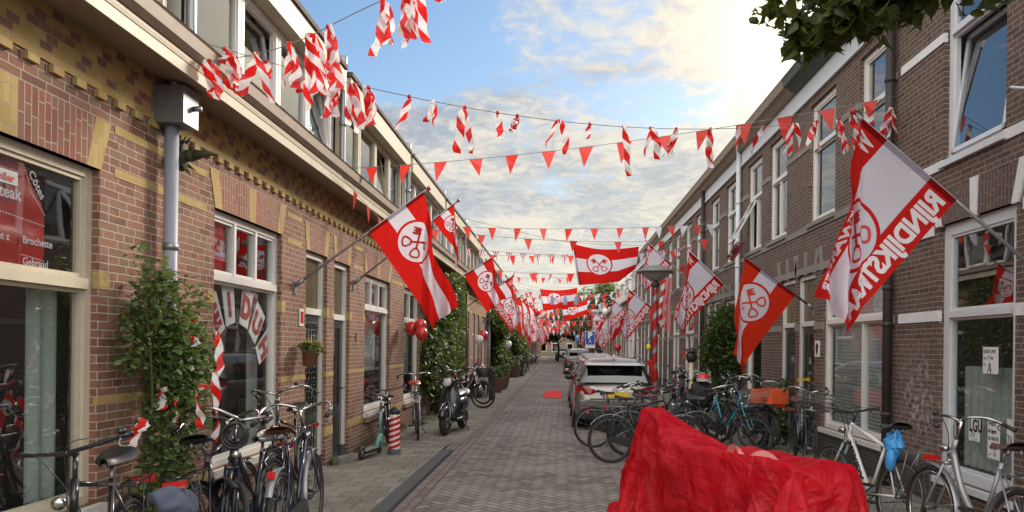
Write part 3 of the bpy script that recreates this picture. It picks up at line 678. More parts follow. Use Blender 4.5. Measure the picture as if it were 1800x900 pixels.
    for q, (a, b) in enumerate(drs): door(root, o, X, d, a, b, 2.08 if i != 2 else 2.05, 2.87, 'dark_green' if i in (1, 2) else ('white_paint', 'dark_green', 'navy_door')[i % 3], 'white_paint', grille=(i == 1))
    return root
llabs = {0: 'red brick house cut off by the photo edge, cream window with a red apron', 1: 'red and yellow brick house whose window shows a banner of letter cards',
         2: 'red and yellow brick house behind the mint scooter and striped bollard', 3: 'red and yellow brick house with red balloons and a climbing vine'}
LH = {}
for i in range(28):
    lab = llabs.get(i, f'red and yellow brick row house, {ORD[i]} from the camera on the left')
    if i < 7: LH[i] = left_house(i, LY[i], LY[i+1], lab, i < 5)
    else:
        if i == 7: index_kids()
        src = LH[5 if i % 2 else 6]; LH[i] = dup(src, (XL, (LY[i]+LY[i+1])/2, 0), 0, lab)
# ---------------------------------------------------------------- right row: two storeys of dark brick
def right_house(i, y0, y1, lab, wins, drs, ups, near, low=False, bm='dark_brick', gcol='cool_white'):
    X, d = XR, 1; o = Vector((XR, (y0+y1)/2, 0)); root = thing('brick_house', lab, 'house', o, group='dark brick row houses' if not low else 'low pale row houses')
    H = 5.88 if not low else 4.55; W = y1-y0
    holes = [tuple(w_[:4]) for w_ in wins]+[(a, b, .03, e) for a, b, c, e in drs]+[tuple(u_[:4]) for u_ in ups]
    mb = MB(o); facade(mb, X, d, y0, y1, 0, H, holes, dep=.12); mb.build('wall', bm, root)
    white = i < 2
    sm = 'white_stone' if i == 0 else 'grey_stone'
    mb = MB(o)
    zs = ((2.03, .115), (2.97, .11), (3.66, .10), (5.03, .10)) if not low else ((2.9, .1),)
    for z, h in zs:
        hs = [(a-.12, b+.12, c, e) if z < 3.4 and abs(e-z) < .5 else (a, b, c, e) for a, b, c, e in holes]
        bands(mb, X, d, y0+(.13 if i == 0 else 0), y1-(.12 if i == 0 else 0), z, h, hs, .018)
    mb.build('stone_band', sm, root)
    mb = MB(o); bands(mb, X, d, y0, y1, 0.05, .42, holes, .022); mb.build('plinth', 'plinth_brick', root)
    mb = MB(o); mb2 = MB(o)
    for a, b, c, e in [h for h in holes if h[3] < 4] + ([h for h in holes if h[3] > 4] if not low else []):
        up = e > 4; hh = .36 if not up else min(.36, 5.86-e-.02)
        if hh < .15: continue
        flat_arch(mb, X, d, a-.02, b+.02, e, hh, groups=3, gw=.085, proud=.006, splay=.13)
        for u_ in (0, .5, 1):
            yy = a+(b-a)*u_; s_ = (2*u_-1)*.13
            P_ = [(yy-.055, e-.01), (yy+.055, e-.01), (yy+.07+s_, e+hh+.02), (yy-.07+s_, e+hh+.02)]
            mb2.add([(X-.02, p, q) for p, q in P_]+[(X+.02, p, q) for p, q in P_], [(0, 1, 2, 3), (0, 1, 5, 4), (1, 2, 6, 5), (2, 3, 7, 6), (3, 0, 4, 7)])
    mb.build('lintel', ['dark_brick_upright', 'dark_brick_upright'], root); mb2.build('keystone', sm, root)
    rm = []; rm2 = []
    fr = 'white_paint' if i != 0 else 'cool_white'
    for w_ in wins: window(root, o, X, d, *w_[:4], fr, fw=.12 if i == 0 else .09, room=rm, sill=fr, **(w_[4] if len(w_) > 4 else {}))
    for u_ in ups: window(root, o, X, d, *u_[:4], fr, fw=.075, room=rm2, sill='grey_stone' if i else fr, gl='upper_glass', **(u_[4] if len(u_) > 4 else {}))
    rooms(root, o, X, d, rm); rooms(root, o, X, d, rm2, 1.0)
    for k_, (a, b, c, e) in enumerate(drs): door(root, o, X, d, a, b, c, e, ('dark_green', 'dark_green', 'dark_green', 'white_paint', 'navy_door')[i % 5], fr)
    if not low:
        cm = 'gutter_green' if i < 2 else gcol
        mb = MB(o); mb.box(X-.035, X+.1, y0, y1, 5.88, 6.16); mb.box(X-.055, X+.1, y0, y1, 5.84, 5.885); mb.build('cornice', 'gutter_green' if i < 1 else gcol, root)
        mb = MB(o); mb.extr([(.1, 6.165), (-.12, 6.165), (-.2, 6.24), (-.27, 6.26), (-.30, 6.36), (-.32, 6.40), (-.27, 6.40), (-.25, 6.32), (.1, 6.32)], lambda p, q, t: (X+p, t, q), y0, y1); mb.build('gutter', 'gutter_green' if i < 2 else 'taupe_paint', root)
        zr = 6.34
    else:
        mb = MB(o); mb.box(X-.22, X+.1, y0, y1, 4.56, 4.8); mb.build('gutter', 'white_paint', root); zr = 4.8
        mb = MB(o); mb.box(X+.15, X+1.5, y0+.7, y1-.7, 4.81, 5.95); mb.box(X+.02, X+1.5, y0+.55, y1-.55, 5.955, 6.1); dm = mb.build('dormer', 'white_paint', root)
        rm = []; window(root, o, X+.08, d, y0+.75, y1-.75, 4.85, 5.9, 'white_paint', nbot=3, sill=None, gl='upper_glass', setb=0, room=rm)
    mb = MB(o); mb.add([(X-.2, y0, zr), (X-.2, y1, zr), (X+3.8, y1, zr+2.9), (X+3.8, y0, zr+2.9)], [(0, 1, 2, 3)]); mb.add([(X+3.8, y0, zr+2.9), (X+3.8, y1, zr+2.9), (X+8, y1, zr), (X+8, y0, zr)], [(0, 1, 2, 3)])
    mb.box(X+7.9, X+8, y0, y1, 0, zr); mb.build('roof', 'roof_tile', root)
    if i in (4, 9): 
        mb = MB(o); mb.box(X+3.4, X+4.0, y1-.5, y1-.02, zr+1.5, zr+3.6); mb.build('chimney', 'dark_brick', root)
    return root
bl = dict(trans=2.13, curtain=[(9.75, 11.5, .55, 2.1)], cmat='blind')
RS = [
 (4.7, 9.14, 'dark brick house with white stone bands, drawings taped in its large white window', [(6.72, 8.08, .36, 3.06, dict(trans=2.09, curtain=[(6.8, 8.0, .5, 1.55)]))], [], [(6.9, 8.02, 3.74, 5.78, dict(trans=5.1, tilt=.13)), (4.9, 6.0, 3.74, 5.78)]),
 (9.14, 12.98, 'dark brick house with a wide white window full of blinds', [(9.42, 11.67, .50, 2.96, dict(trans=2.13, split=[.36], curtain=[(9.6, 11.5, .6, 2.9)], cmat='blind'))], [(12.02, 12.93, 2.1, 2.96)], [(9.32, 10.3, 3.78, 5.72, dict(trans=5.0)), (11.2, 12.35, 3.78, 5.72, dict(trans=5.0))]),
 (12.98, 16.95, 'dark brick house with a narrow white window beside a double door', [(15.2, 16.5, .50, 2.9, dict(trans=2.2))], [(13.02, 13.92, 2.1, 2.96)], [(13.6, 14.75, 3.8, 5.72, dict(trans=4.95, nbot=2)), (15.3, 16.45, 3.8, 5.72, dict(trans=4.95, nbot=2, tilt=-.5))]),
 (16.95, 21.2, 'dark brick house behind the tall green bush on the right', [(17.4, 18.7, .5, 2.9, dict(trans=2.2))], [(19.3, 20.15, 2.1, 2.96), (20.2, 21.05, 2.1, 2.96)], [(17.5, 18.6, 3.8, 5.72, dict(trans=5.0)), (19.4, 20.5, 3.8, 5.72, dict(trans=5.0))]),
]
y = 21.2
for i in range(4, 9):
    if i % 2 == 0: RS.append((y, y+4.0, f'dark brick two-storey house, {ORD[i]} from the camera on the right', [(y+1.7, y+3.5, .5, 2.9, dict(trans=2.2, nbot=2))], [(y+.3, y+1.2, 2.1, 2.96)], [(y+.5, y+1.55, 3.8, 5.72, dict(trans=5.0)), (y+2.4, y+3.45, 3.8, 5.72, dict(trans=5.0, nbot=2))]))
    else: RS.append((y, y+4.0, f'dark brick two-storey house, {ORD[i]} from the camera on the right', [(y+.5, y+2.2, .5, 2.9, dict(trans=2.2, nbot=2))], [(y+2.8, y+3.7, 2.1, 2.96)], [(y+.6, y+1.65, 3.8, 5.72, dict(trans=5.0)), (y+2.4, y+3.45, 3.8, 5.72, dict(trans=5.0))]))
    y += 4.0
RH = {}
for i, (y0, y1, lab, wi, dr, up) in enumerate(RS): RH[i] = right_house(i, y0, y1, lab, wi, dr, up, i < 4)
yy = y      # 41.2
RH[9] = right_house(9, yy, yy+4, 'white painted house with a blue door where the low row begins', [(yy+1.6, yy+3.5, .5, 2.7, dict(trans=2.2, nbot=2))], [(yy+.3, yy+1.2, 2.1, 2.7)], [], False, True, 'white_paint')
RH[10] = right_house(10, yy+4, yy+8, 'low sand brick house with dormer, second of the low row', [(yy+4.5, yy+6.3, .5, 2.7, dict(trans=2.2))], [(yy+6.8, yy+7.7, 2.1, 2.7)], [], False, True, 'sand_brick')
index_kids()
for i in range(11, 33):
    lab = f'low sand brick house with dormer, {ORD[i-9]} of the low row'
    RH[i] = dup(RH[10], (XR, yy+2+4*(i-9), 0), 0, lab)
# houses closing the far end of the street
for k_ in range(4):
    y0 = 141; x0 = -14+k_*7.2; o = Vector((x0+3.6, y0, 0)); root = thing('brick_house', f'pale house closing the far end of the street, {ORD[k_]} from its left', 'house', o, group='houses across the far end of the street')
    mb = MB(o); mb.box(x0, x0+7.2, y0, y0+7, 0, 5.4); mb.build('wall', 'sand_brick', root)
    mb = MB(o); mb.extr([(y0-.3, 5.4), (y0+7.3, 5.4), (y0+3.5, 8.2)], lambda p, q, t: (t, p, q), x0, x0+7.2); mb.build('roof', 'roof_tile', root)
    for q in range(3):
        for z in (.8, 3.4):
            mb = MB(o); mb.box(x0+.8+q*2.2, x0+2.0+q*2.2, y0-.04, y0, z, z+1.6); f = mb.build('window', 'white_paint', root)
            mb = MB(o); mb.box(x0+.9+q*2.2, x0+1.9+q*2.2, y0-.05, y0-.041, z+.1, z+1.5); mb.build('pane', 'car_glass', f)
# ---------------------------------------------------------------- rain pipes
r = thing('drainpipe', 'pale grey drainpipe with a square zinc hopper on the left wall', 'drainpipe', (XL+.09, 5.83, 0))
mb = MB(r.location); mb.tube([(XL+.09, 5.83, .05), (XL+.09, 5.83, 3.42)], .052, 14); mb.build('pipe', 'pipe_grey', r)
mb = MB(r.location)
for z in (1.15, 2.42): mb.tube([(XL+.09, 5.83, z), (XL+.09, 5.83, z+.055)], .058, 14)
mb.build('clamp', 'zinc', r)
mb = MB(r.location); mb.box(XL+.005, XL+.24, 5.71, 5.95, 3.39, 3.645); mb.box(XL+.003, XL+.255, 5.695, 5.965, 3.645, 3.668); mb.tube([(XL+.24, 5.87, 3.54), (XL+.30, 5.87, 3.54)], .022, 8); mb.tube([(XL+.12, 5.81, 3.66), (XL+.12, 5.81, 3.78)], .05, 10); mb.build('hopper', 'zinc', r)
def rpipe(y, lab, mt='old_iron', z1=6.2, x=XR-.09):
    r = thing('drainpipe', lab, 'drainpipe', (x, y, 0), group='rain pipes on the right row'); mb = MB(r.location)
    mb.tube([(x, y, .05), (x, y, z1)], .055, 12); mb.build('pipe', mt, r); mb = MB(r.location)
    for z in (.9, 2.0, 2.45, 3.55, 5.0): mb.tube([(x, y, z), (x, y, z+.05)], .066, 12)
    mb.build('collar', mt, r)
rpipe(9.15, 'thick black iron drainpipe between two right-hand windows')
rpipe(21.2, 'black drainpipe on the right row where its cornice changes height')
rpipe(33.2, 'grey drainpipe far along the right row of houses', 'zinc')
rpipe(16.95, 'pale painted drainpipe beside the tall green bush', 'cool_white')
r = thing('drainpipe', 'slim black drainpipe on the left row beyond the vine', 'drainpipe', (XL+.07, 24.4, 0)); mb = MB(r.location); mb.tube([(XL+.07, 24.4, .05), (XL+.07, 24.4, 3.7)], .04, 8); mb.build('pipe', 'old_iron', r)
r = thing('drainpipe', 'thick grey drainpipe on the left row against the second vine', 'drainpipe', (XL+.09, 31.9, 0)); mb = MB(r.location); mb.tube([(XL+.09, 31.9, .05), (XL+.09, 31.9, 3.7)], .06, 8); mb.build('pipe', 'pipe_grey', r)
# ================================================================ FLAGS
def crossed_keys():
    """pieces of the emblem in a unit circle: lists of (verts, faces, material) with material 0 white, 1 red"""
    out = []
    def ring(cx, cy, r0, r1, n, k, a0=0, a1=2*pi):
        vs = []
        for i in range(n+1):
            a = a0+(a1-a0)*i/n; vs += [(cx+r0*cos(a), cy+r0*sin(a)), (cx+r1*cos(a), cy+r1*sin(a))]
        out.append((vs, [(2*i, 2*i+1, 2*i+3, 2*i+2) for i in range(n)], k))
    for sgn in (-1, 1):
        a = radians(90+sgn*40); ca, sa = cos(a), sin(a)
        T = lambda x, y: (x*ca-y*sa*sgn, x*sa+y*ca*sgn)     # x along the key towards the bit
        for i in range(10):
            x0 = -.38+.98*i/10; x1 = x0+.098; out.append(([T(x0, -.05), T(x1, -.05), T(x1, .05), T(x0, .05)], [(0, 1, 2, 3)], 1))
        # bow
        n = 18; vs = []
        for i in range(n+1):
            b = 2*pi*i/n; rr = .27*(1+.09*cos(3*b)); vs += [T(-.56+rr*cos(b), rr*sin(b)), T(-.56+(rr-.095)*cos(b), (rr-.095)*sin(b))]
        out.append((vs, [(2*i, 2*i+1, 2*i+3, 2*i+2) for i in range(n)], 1))
        # bit with teeth
        for x0, x1, y0, y1 in ((.34, .70, .0, .24), (.34, .44, .2, .36), (.49, .57, .2, .33), (.62, .70, .2, .36), (.60, .68, -.07, .08), (.40, .44, -.08, .0)):
            out.append(([T(x0, y0), T(x1, y0), T(x1, y1), T(x0, y1)], [(0, 1, 2, 3)], 1))
    return out
KEYS = crossed_keys()
def cloth_parts(root, o, fn, H, L, kind, red='flag_red', nu=12, nv=30, sleeve=True, far=False, flip=1):
    """fn(u,v,off) maps flag space (u across the stripes from the top, v away from the hoist) into the world"""
    mb = MB(o)
    mb.grid(lambda u, v: fn(u, v, 0), 16, 36)
    fm_ = {'text': 'street_flag', 'hung': 'hung_keys_flag'}.get(kind, 'orange_keys_flag' if red == 'flag_orange' else 'keys_flag')
    cl = mb.build('cloth', fm_, root, uvs=L/H)
    if far: return cl
    mb = MB(o)
    cu, cv, rr = {'text': (.5, .80, .30), 'hung': (.45, .62, .33)}.get(kind, (.5, .52 if red == 'flag_orange' else .55, .33)); rr *= .92
    for vs, fs, k in KEYS:
        for off in (.003, -.003):
            mb.add([fn(cu-y*rr*flip, (cv+x*rr)*H/L, off) for x, y in vs], fs, 0)
    mb.build('emblem', red, cl)
    if kind == 'text':
        mb = MB(o)
        for s, uc, v0, v1 in (('RIJNDIJKSTRAAT', .865, .05, .97), ('W', .135, .05, .15), ('KWARTIER', .135, .50, .97)):
            vs, fs, W = text2d(s, .045, .18); hh = .155
            for off in (.004, -.004): mb.add([fn(uc+hh/2-y*hh, v0+(v1-v0)*x/W, off) for x, y in vs], fs, 0)
        mb.build('lettering', 'flag_letter', cl)
    return cl
def pole_flag(label, base, tip, H, L, kind='keys', c=.4, off0=.04, pole='pole_grey', red='flag_red', seed=0, amp=.05, group='flags hung out on poles', far=False, finial='knob', wrap=0, billow=.0):
    base, tip = Vector(base), Vector(tip); root = thing('flag', label, 'flag', base, group=group); o = base
    h = (base-tip).normalized(); n = Vector((tip.x-base.x, tip.y-base.y, 0)).normalized(); mm = n.cross(Vector((0, 0, 1))); mm = mm if mm.y < 0 else -mm
    a, b = -h.dot(n), -h.z; g = n*b - Vector((0, 0, 1))*a; T = tip+h*off0; rs = random.Random(seed); ph = rs.random()*6
    def fn(u, v, off):
        P_ = h*(H*u)+g*(L*v); e = P_.dot(n); q = P_.z
        w_ = v*(1-.3*u)
        if e > 0:
            cc = c*(1+.25*sin(7*v+ph)); e2 = e*cc; q2 = -sqrt(max(q*q+e*e-e2*e2, 0)); dep = amp*min(1, e/.12)*sin(e*15+ph*.3+2*v)*(.5+v)
        else:
            e2 = e; q2 = q; dep = 0
        dep += .022*sin(5*v+3*u+ph)*v + .012*sin(11*(u+v)+ph)*v + billow*v*v
        e2 += .012*sin(6*v+ph)*v
        return T+n*e2+Vector((0, 0, q2))+mm*(dep+off+.018)
    ext = (tip-base).normalized()
    mb = MB(o); mb.tube([base, tip+ext*.02], [.017, .013], 8); mb.build('pole', pole, root)
    mb = MB(o); mb.tube([base, base+ext*.14], .026, 8); mb.box(*sorted((base.x-.012*(1 if base.x < 0 else -1)*0, base.x+(.02 if base.x < 0 else -.02))), base.y-.035, base.y+.035, base.z-.09, base.z+.06); mb.build('bracket', 'zinc', root)
    mb = MB(o)
    if finial == 'knob': mb.ball(tip+ext*.035, .028, 8, 6); mb.build('finial', 'red_plastic', root)
    else:
        mt = Matrix((ext, mm, ext.cross(mm))).transposed()
        m2 = Matrix((Vector((.55, 0, .83)).normalized(), Vector((0, 1, 0)), Vector((-.83, 0, .55)).normalized())).transposed()
        mb.obox(tip+ext*.1+Vector((-.0, 0, .02)), (.34, .09, .05), m2)
        for i in range(60):
            p = tip+ext*.1+m2@Vector((rs.uniform(-.16, .16), rs.uniform(-.045, .045), .02)); mb.tube([p, p+m2@Vector((rs.uniform(-.02, .02), rs.uniform(-.02, .02), .09))], .006, 4)
        mb.build('broom_head', 'maroon', root)
    cloth_parts(root, o, fn, H, L, kind, red, far=far)
    return root
M('maroon', (.13, .012, .018), .85)
pole_flag('large red and white flag with crossed keys hanging low over the left pavement', (XL, 8.8, 2.38), (-1.60, 8.78, 3.53), .80, 1.42, 'keys', .42, seed=3, amp=.07)
# second pole: flag rolled up round its tip
pole_flag('red flag wound up tight near its pole tip, behind the large crossed-keys flag', (XL, 11.3, 2.62), (-1.60, 11.3, 3.88), .42, .95, 'keys', .12, seed=5, amp=.07)
pole_flag('red and white flag blown sideways above the motor scooter', (XL, 17, 2.72), (-1.55, 17, 3.74), .75, 1.0, 'keys', .5, seed=8, amp=.10, billow=.15)
pole_flag('street name flag over the second vine, its lettering reading STRAAT', (XL, 23, 2.75), (-1.50, 23, 3.86), .95, 1.45, 'text', .35, seed=9, pole='pole_dark')
pole_flag('crossed keys flag with an orange lower stripe on the left row', (XL, 30.5, 2.7), (-1.62, 30.5, 3.78), .9, 1.5, 'keys', .3, red='flag_orange', seed=2)
for i, (Y, kd) in enumerate(((34.5, 'text'), (38.5, 'text'), (43, 'keys'), (49, 'text'), (55, 'text'), (61, 'keys'), (68, 'text'), (76, 'keys'), (85, 'text'), (95, 'keys'), (106, 'text'))):
    pole_flag(f'far {"street name" if kd == "text" else "crossed keys"} flag on the left row, {ORD[i]} beyond the orange striped flag', (XL, Y, 2.7+.2*sin(i*3)), (-1.55+.25*sin(i*2.1), Y+.6*sin(i*4), 3.75+.25*cos(i)), .95+.12*cos(i*4), 1.45+.2*cos(i*3), kd, .15+.3*((i+1) % 3)/2, seed=20+i, far=i > 4)
# right row
pole_flag('huge street name flag with mirrored RIJNDIJKSTRAAT lettering, nearest on the right', (4.1, 5.95, 2.10), (2.36, 6.0, 3.60), 1.0, 1.48, 'text', .28, seed=4, amp=.06, off0=.05)
pole_flag('crossed keys flag on a dark pole topped with a broom head', (4.1, 12.05, 2.36), (2.93, 12.05, 3.20), 1.02, 1.58, 'keys', .22, seed=6, pole='pole_dark', red='flag_orange', finial='broom', off0=.03, amp=.04)
pole_flag('mirrored street name flag on a white pole left of the tall bush', (4.1, 17.2, 2.85), (2.93, 17.2, 3.97), 1.1, 1.62, 'text', .26, seed=7, pole='pole_white', amp=.05)
pole_flag('street name flag hung high on the upper storey behind the street lamp', (4.1, 25, 4.15), (2.86, 25, 5.28), 1.1, 1.4, 'text', .2, seed=12, pole='pole_white')
pole_flag('street name flag just left of the striped lamp post', (4.1, 27.8, 2.7), (2.5, 27.8, 3.9), 1.1, 1.6, 'text', .25, seed=13, pole='pole_white')
for i, (Y, kd) in enumerate(((36, 'text'), (39.5, 'keys'), (44, 'text'), (50, 'text'), (56, 'keys'), (63, 'text'), (71, 'keys'), (80, 'text'), (90, 'keys'), (101, 'text'))):
    pole_flag(f'far {"street name" if kd == "text" else "crossed keys"} flag on the right row, {ORD[i]} beyond the lamp post', (XR, Y, 2.6+.3*sin(i*3)), (2.45+.3*sin(i*1.7), Y+.6*sin(i*5), 3.75+.35*cos(i*2)), .95+.15*sin(i*4), 1.45+.15*cos(i*3), kd, .2+.25*(i % 3)/2, seed=40+i, pole='pole_white', far=i > 4)
# flags strung across the street
def hung_flag(label, x0, Y, z0, W, H, kind, dz, seed, tail=0):
    root = thing('hanging_flag', label, 'flag', (x0, Y, z0), group='flags strung across the street'); rs = random.Random(seed); ph = rs.random()*6
    def fn(u, v, off):
        x = x0+W*v+ .19*u*(1-v)*H; z = z0-H*u*(1-.10*v*v)+dz*v + .07*H*u*sin(2.4*v)*1
        z -= .10*sin(pi*v)*(1-u)
        if v > .66 and tail: z += (v-.66)*.9*u*u; x -= (v-.66)*.25*u
        y = Y+.05*sin(7*v+ph)+.06*sin(4*v+3*u+ph)*(.3+u)+off
        return Vector((x, y, z))
    mb = MB(root.location); mb.tube([fn(0, 0, 0), fn(1, 0, 0)], .015, 6); mb.build('hem_rod', 'pole_white', root)
    cl = cloth_parts(root, root.location, fn, H, W, 'hung', sleeve=False)
    mb = MB(root.location); mb.tube([(XL, Y, z0+.75), (x0-.6, Y, z0+.12), (x0, Y, z0+.02), (x0+W, Y, z0+dz+.02), (x0+W+.7, Y, z0+dz+.1), (XR, Y, z0+.9)], .006, 4); mb.build('cord', 'rope', root)
    return root
hung_flag('crossed keys flag strung across the street left of the street lamp', .25, 18, 4.20, 1.62, 1.0, 'keys', -.05, 2, tail=1)
hung_flag('crossed keys flag high over the street middle, with grey pennants before it', -.98, 34, 4.35, 1.72, 1.02, 'keys', .07, 4)
hung_flag('crossed keys flag strung lower and further back over the street', .0, 40, 4.02, 1.42, .95, 'keys', .25, 6)
# ================================================================ BUNTING
def catpt(A, B, sag, t, mids=None):
    A, B = Vector(A), Vector(B); p = A.lerp(B, t); p.z -= 4*sag*t*(1-t); return p
def pennant(mb, p, d, w_, h_, rs, k=0, swing=None):
    a = swing if swing is not None else rs.uniform(-.25, .25); y_ = rs.uniform(-.3, .3)
    q = Vector((sin(a), sin(y_), -1)).normalized()
    A_, B_ = p-d*w_/2, p+d*w_/2
    A_ = Vector(A_); B_ = Vector(B_)
    t_ = p+q*h_; m1 = (A_+t_)/2+Vector((0, .015*rs.uniform(-1, 1), 0)); m2 = (B_+t_)/2+Vector((0, .015*rs.uniform(-1, 1), 0)); th = Vector((0, .002, 0))
    mb.add([A_, B_, m2, t_, m1], [(0, 1, 2, 4), (4, 2, 3)], k, False)
PCOL = {'r': 'pennant_red', 'w': 'pennant_white', 's': 'pennant_stripe', 'b': 'pennant_blue'}
def pennant_string(label, A, B, sag, pat, step, w_, h_, seed=0, t0=.02, t1=.98, group='pennant strings across the street', one=False, cr=.004):
    A, B = Vector(A), Vector(B); root = thing('bunting', label, 'bunting', A, group=group); rs = random.Random(seed)
    mb = MB(A); mb.tube([catpt(A, B, sag, i/24) for i in range(25)], cr, 4); mb.build('cord', 'rope', root)
    n = int((B-A).length*(t1-t0)/step)
    proto = {}
    for i in range(n+1):
        t = t0+(t1-t0)*(i+.5)/(n+1); p = catpt(A, B, sag, t); d = (catpt(A, B, sag, t+.01)-catpt(A, B, sag, t-.01)).normalized()
        c_ = pat[i % len(pat)]
        if c_ == '-': continue
        mb = MB(p)
        if c_ == 's':     # striped pennant: five bars
            a = rs.uniform(-.25, .2); q = Vector((sin(a), 0, -1)).normalized()
            for j in range(5):
                u0, u1 = -.5+j/5, -.5+(j+1)/5; f0, f1 = 1-2*abs(u0), 1-2*abs(u1)
                mb.add([p+d*w_*u0, p+d*w_*u1, p+d*w_*u1*(1-f1)+q*h_*f1*1, p+d*w_*u0*(1-f0)+q*h_*f0*1], [(0, 1, 2, 3)], j % 2)
            ob = mb.build('pennant', ['pennant_stripe', 'pennant_white'], root)
        else: pennant(mb, p, d, w_*rs.uniform(.9, 1.08), h_*rs.uniform(.88, 1.1), rs); ob = mb.build('pennant', PCOL[c_], root)
        ob.location = p-A
    return root
def streamer(o, p, L_, w_, rs, twist=1.0, a0=None):
    """a strip of red and white barrier tape knotted over the cord"""
    mb = MB(o); a = a0 if a0 is not None else rs.uniform(-.6, .35); n = max(6, int(L_/.014)); sk_ = rs.choice((-1, 1)); tw = rs.uniform(-1, 1)*twist; b0 = rs.uniform(-.5, .5); ph = rs.random()*.2
    pts = []
    for i in range(n+1):
        s = i/n; cx = p.x+sin(a)*L_*s*(1-.2*s); cz = p.z-cos(a)*L_*s; cy = p.y+.05*sin(3*s+b0*4)+.012*sin(17*s+b0*9); cx += .014*sin(9*s+b0*7)*s
        ang = b0+tw*s*1.6; ww = w_*(.35+.65*min(1, s*4))/2; dv = Vector((cos(ang), sin(ang), .15*sin(a)))
        c_ = Vector((cx, cy, cz)); sk = .045
        pts.append((c_-dv*ww, c_+dv*ww))
    for i in range(n):
        (a1, b1), (a2, b2) = pts[i], pts[i+1]
        pass
    mb.grid(lambda u, v: pts[min(n, int(round(v*n)))][0 if u < .5 else 1].lerp(pts[min(n, int(round(v*n)))][1], 0), 1, n); mb.uvk = L_/.2*sk_; mb.uvph = ph*5
    return mb
def tape_string(label, pts, items, seed, w_=.07, cr=.004):
    pts = [Vector(p) for p in pts]; root = thing('tape_bunting', label, 'bunting', pts[0], group='strings of red and white barrier tape'); rs = random.Random(seed)
    path = pipe_pts(pts, 12) if len(pts) > 2 else pts
    mb = MB(pts[0]); mb.tube(path, cr, 4); mb.build('cord', 'rope', root)
    cum = [0]
    for a, b in zip(path, path[1:]): cum.append(cum[-1]+(b-a).length)
    for t, L_, cnt in items:
        s = t*cum[-1]; i = max(j for j in range(len(cum)-1) if cum[j] <= s+1e-9); p = path[i].lerp(path[i+1], (s-cum[i])/max(1e-6, cum[i+1]-cum[i]))
        for q in range(cnt):
            pp = p+Vector((rs.uniform(-.03, .03)*(cnt > 1), 0, 0)); mb = streamer(pp, pp, L_*(1.3 if t > .22 else 1.05)*rs.uniform(.75, 1.1), w_*rs.uniform(.85, 1.15), rs, a0=rs.uniform(-.3, .35) if cnt > 2 else None)
            ob = mb.build('streamer', 'tape', root, uvs=mb.uvk, uvo=mb.uvph); ob.location = pp-pts[0]
        mb = MB(p); mb.ball(p, (.018, .014, .02), 6, 4); ob = mb.build('knot', 'tape_red', root); ob.location = p-pts[0]
    return root
A_ = Vector((-3.0, 5.75, 4.08)); B_ = Vector((4.0, 8.95, 4.63))
tape_string('long string of barrier tape streamers crossing from the open left window to the black pipe', [catpt(A_, B_, .47, i/12) for i in range(13)],
            [(.01, .22, 3), (.045, .12, 2), (.085, .14, 1), (.13, .22, 2), (.155, .32, 3), (.175, .36, 3), (.19, .3, 3), (.235, .24, 1), (.262, .2, 2), (.30, .32, 2), (.34, .24, 1), (.365, .12, 2), (.42, .26, 2), (.462, .14, 1), (.51, .34, 1),
             (.55, .30, 2), (.59, .26, 2), (.645, .32, 2), (.69, .2, 1), (.735, .26, 1), (.79, .34, 3), (.835, .30, 2), (.88, .30, 3), (.905, .28, 2), (.95, .28, 1), (.985, .30, 4)], 3)
tape_string('short string of tape streamers rising from the left gutter over the photo top', [(-2.74, 5.7, 3.85), (-2.35, 5.63, 3.88), (-1.96, 5.56, 3.97), (-1.33, 5.45, 4.22), (-.3, 5.25, 4.52), (4.0, 4.4, 5.7)],
            [(.005, .30, 3), (.035, .28, 3), (.06, .36, 2), (.10, .34, 3), (.125, .54, 4), (.145, .42, 4), (.21, .38, 4), (.235, .3, 3), (.25, .34, 3), (.285, .2, 2), (.31, .16, 2)], 5, w_=.07)
pennant_string('string of plain red pennants slung across the street from dormer to black pipe', (-3.0, 10.3, 4.13), (4.02, 8.93, 4.76), .13, 'r', .52, .19, .27, 7, .02, .99)
pennant_string('red pennants sagging below the left gutter', (-2.72, 9.0, 3.80), (-2.75, 14.0, 3.55), .1, 'r', .75, .19, .26, 9, .1, .9)
specs = [(19, 4.75, 'wr', .34, .2, .32, .10), (15.5, 4.15, 'r-', .5, .17, .25, .2), (21.5, 4.55, 's', .42, .2, .34, .25), (26, 4.9, 'wr', .36, .22, .33, .12), (30, 4.75, 'rw', .38, .2, .3, .2),
         (24, 4.25, 'w-r', .4, .2, .3, .25), (35, 5.0, 'wrr', .4, .2, .3, .2), (38, 4.75, 'wr', .4, .2, .3, .35), (42, 4.9, 'rw', .4, .22, .3, .4)]
for i, (Y, z, pat, st, w_, h_, sag) in enumerate(specs):
    pennant_string(f'{dict(w="white and red", r="red", s="red striped").get(pat[0], "red")} pennant string over the street, {ORD[i]} in depth', (XL+.1, Y, z), (XR-.05, Y+RN.uniform(-1.5, 1.5), z+RN.uniform(-.1, .3)), sag, pat, st, w_, h_, 60+i, cr=.006)
j = 0; Y = 46
while Y < 132:
    for z, lv in ((4.9, 'upper'), (4.2, 'middle'), (3.6, 'lowest'))[:3 if Y < 110 else 2]:
        pat = RN.choice(['wr', 'rw', 'rrw', 'r', 'wrb', 'wwr']); h_ = .32+Y*.0022
        pennant_string(f'{lv} far pennant string of the {ORD[int((Y-46)/6.5)]} distant set over the street', (XL+.1, Y, z+RN.uniform(-.2, .2)), (XR, Y+RN.uniform(-2, 2), z+RN.uniform(-.2, .3)), RN.uniform(.1, .5), pat, .5, .26, h_, 200+j, cr=.012, group='far pennant strings')
        j += 1
    Y += 6.5
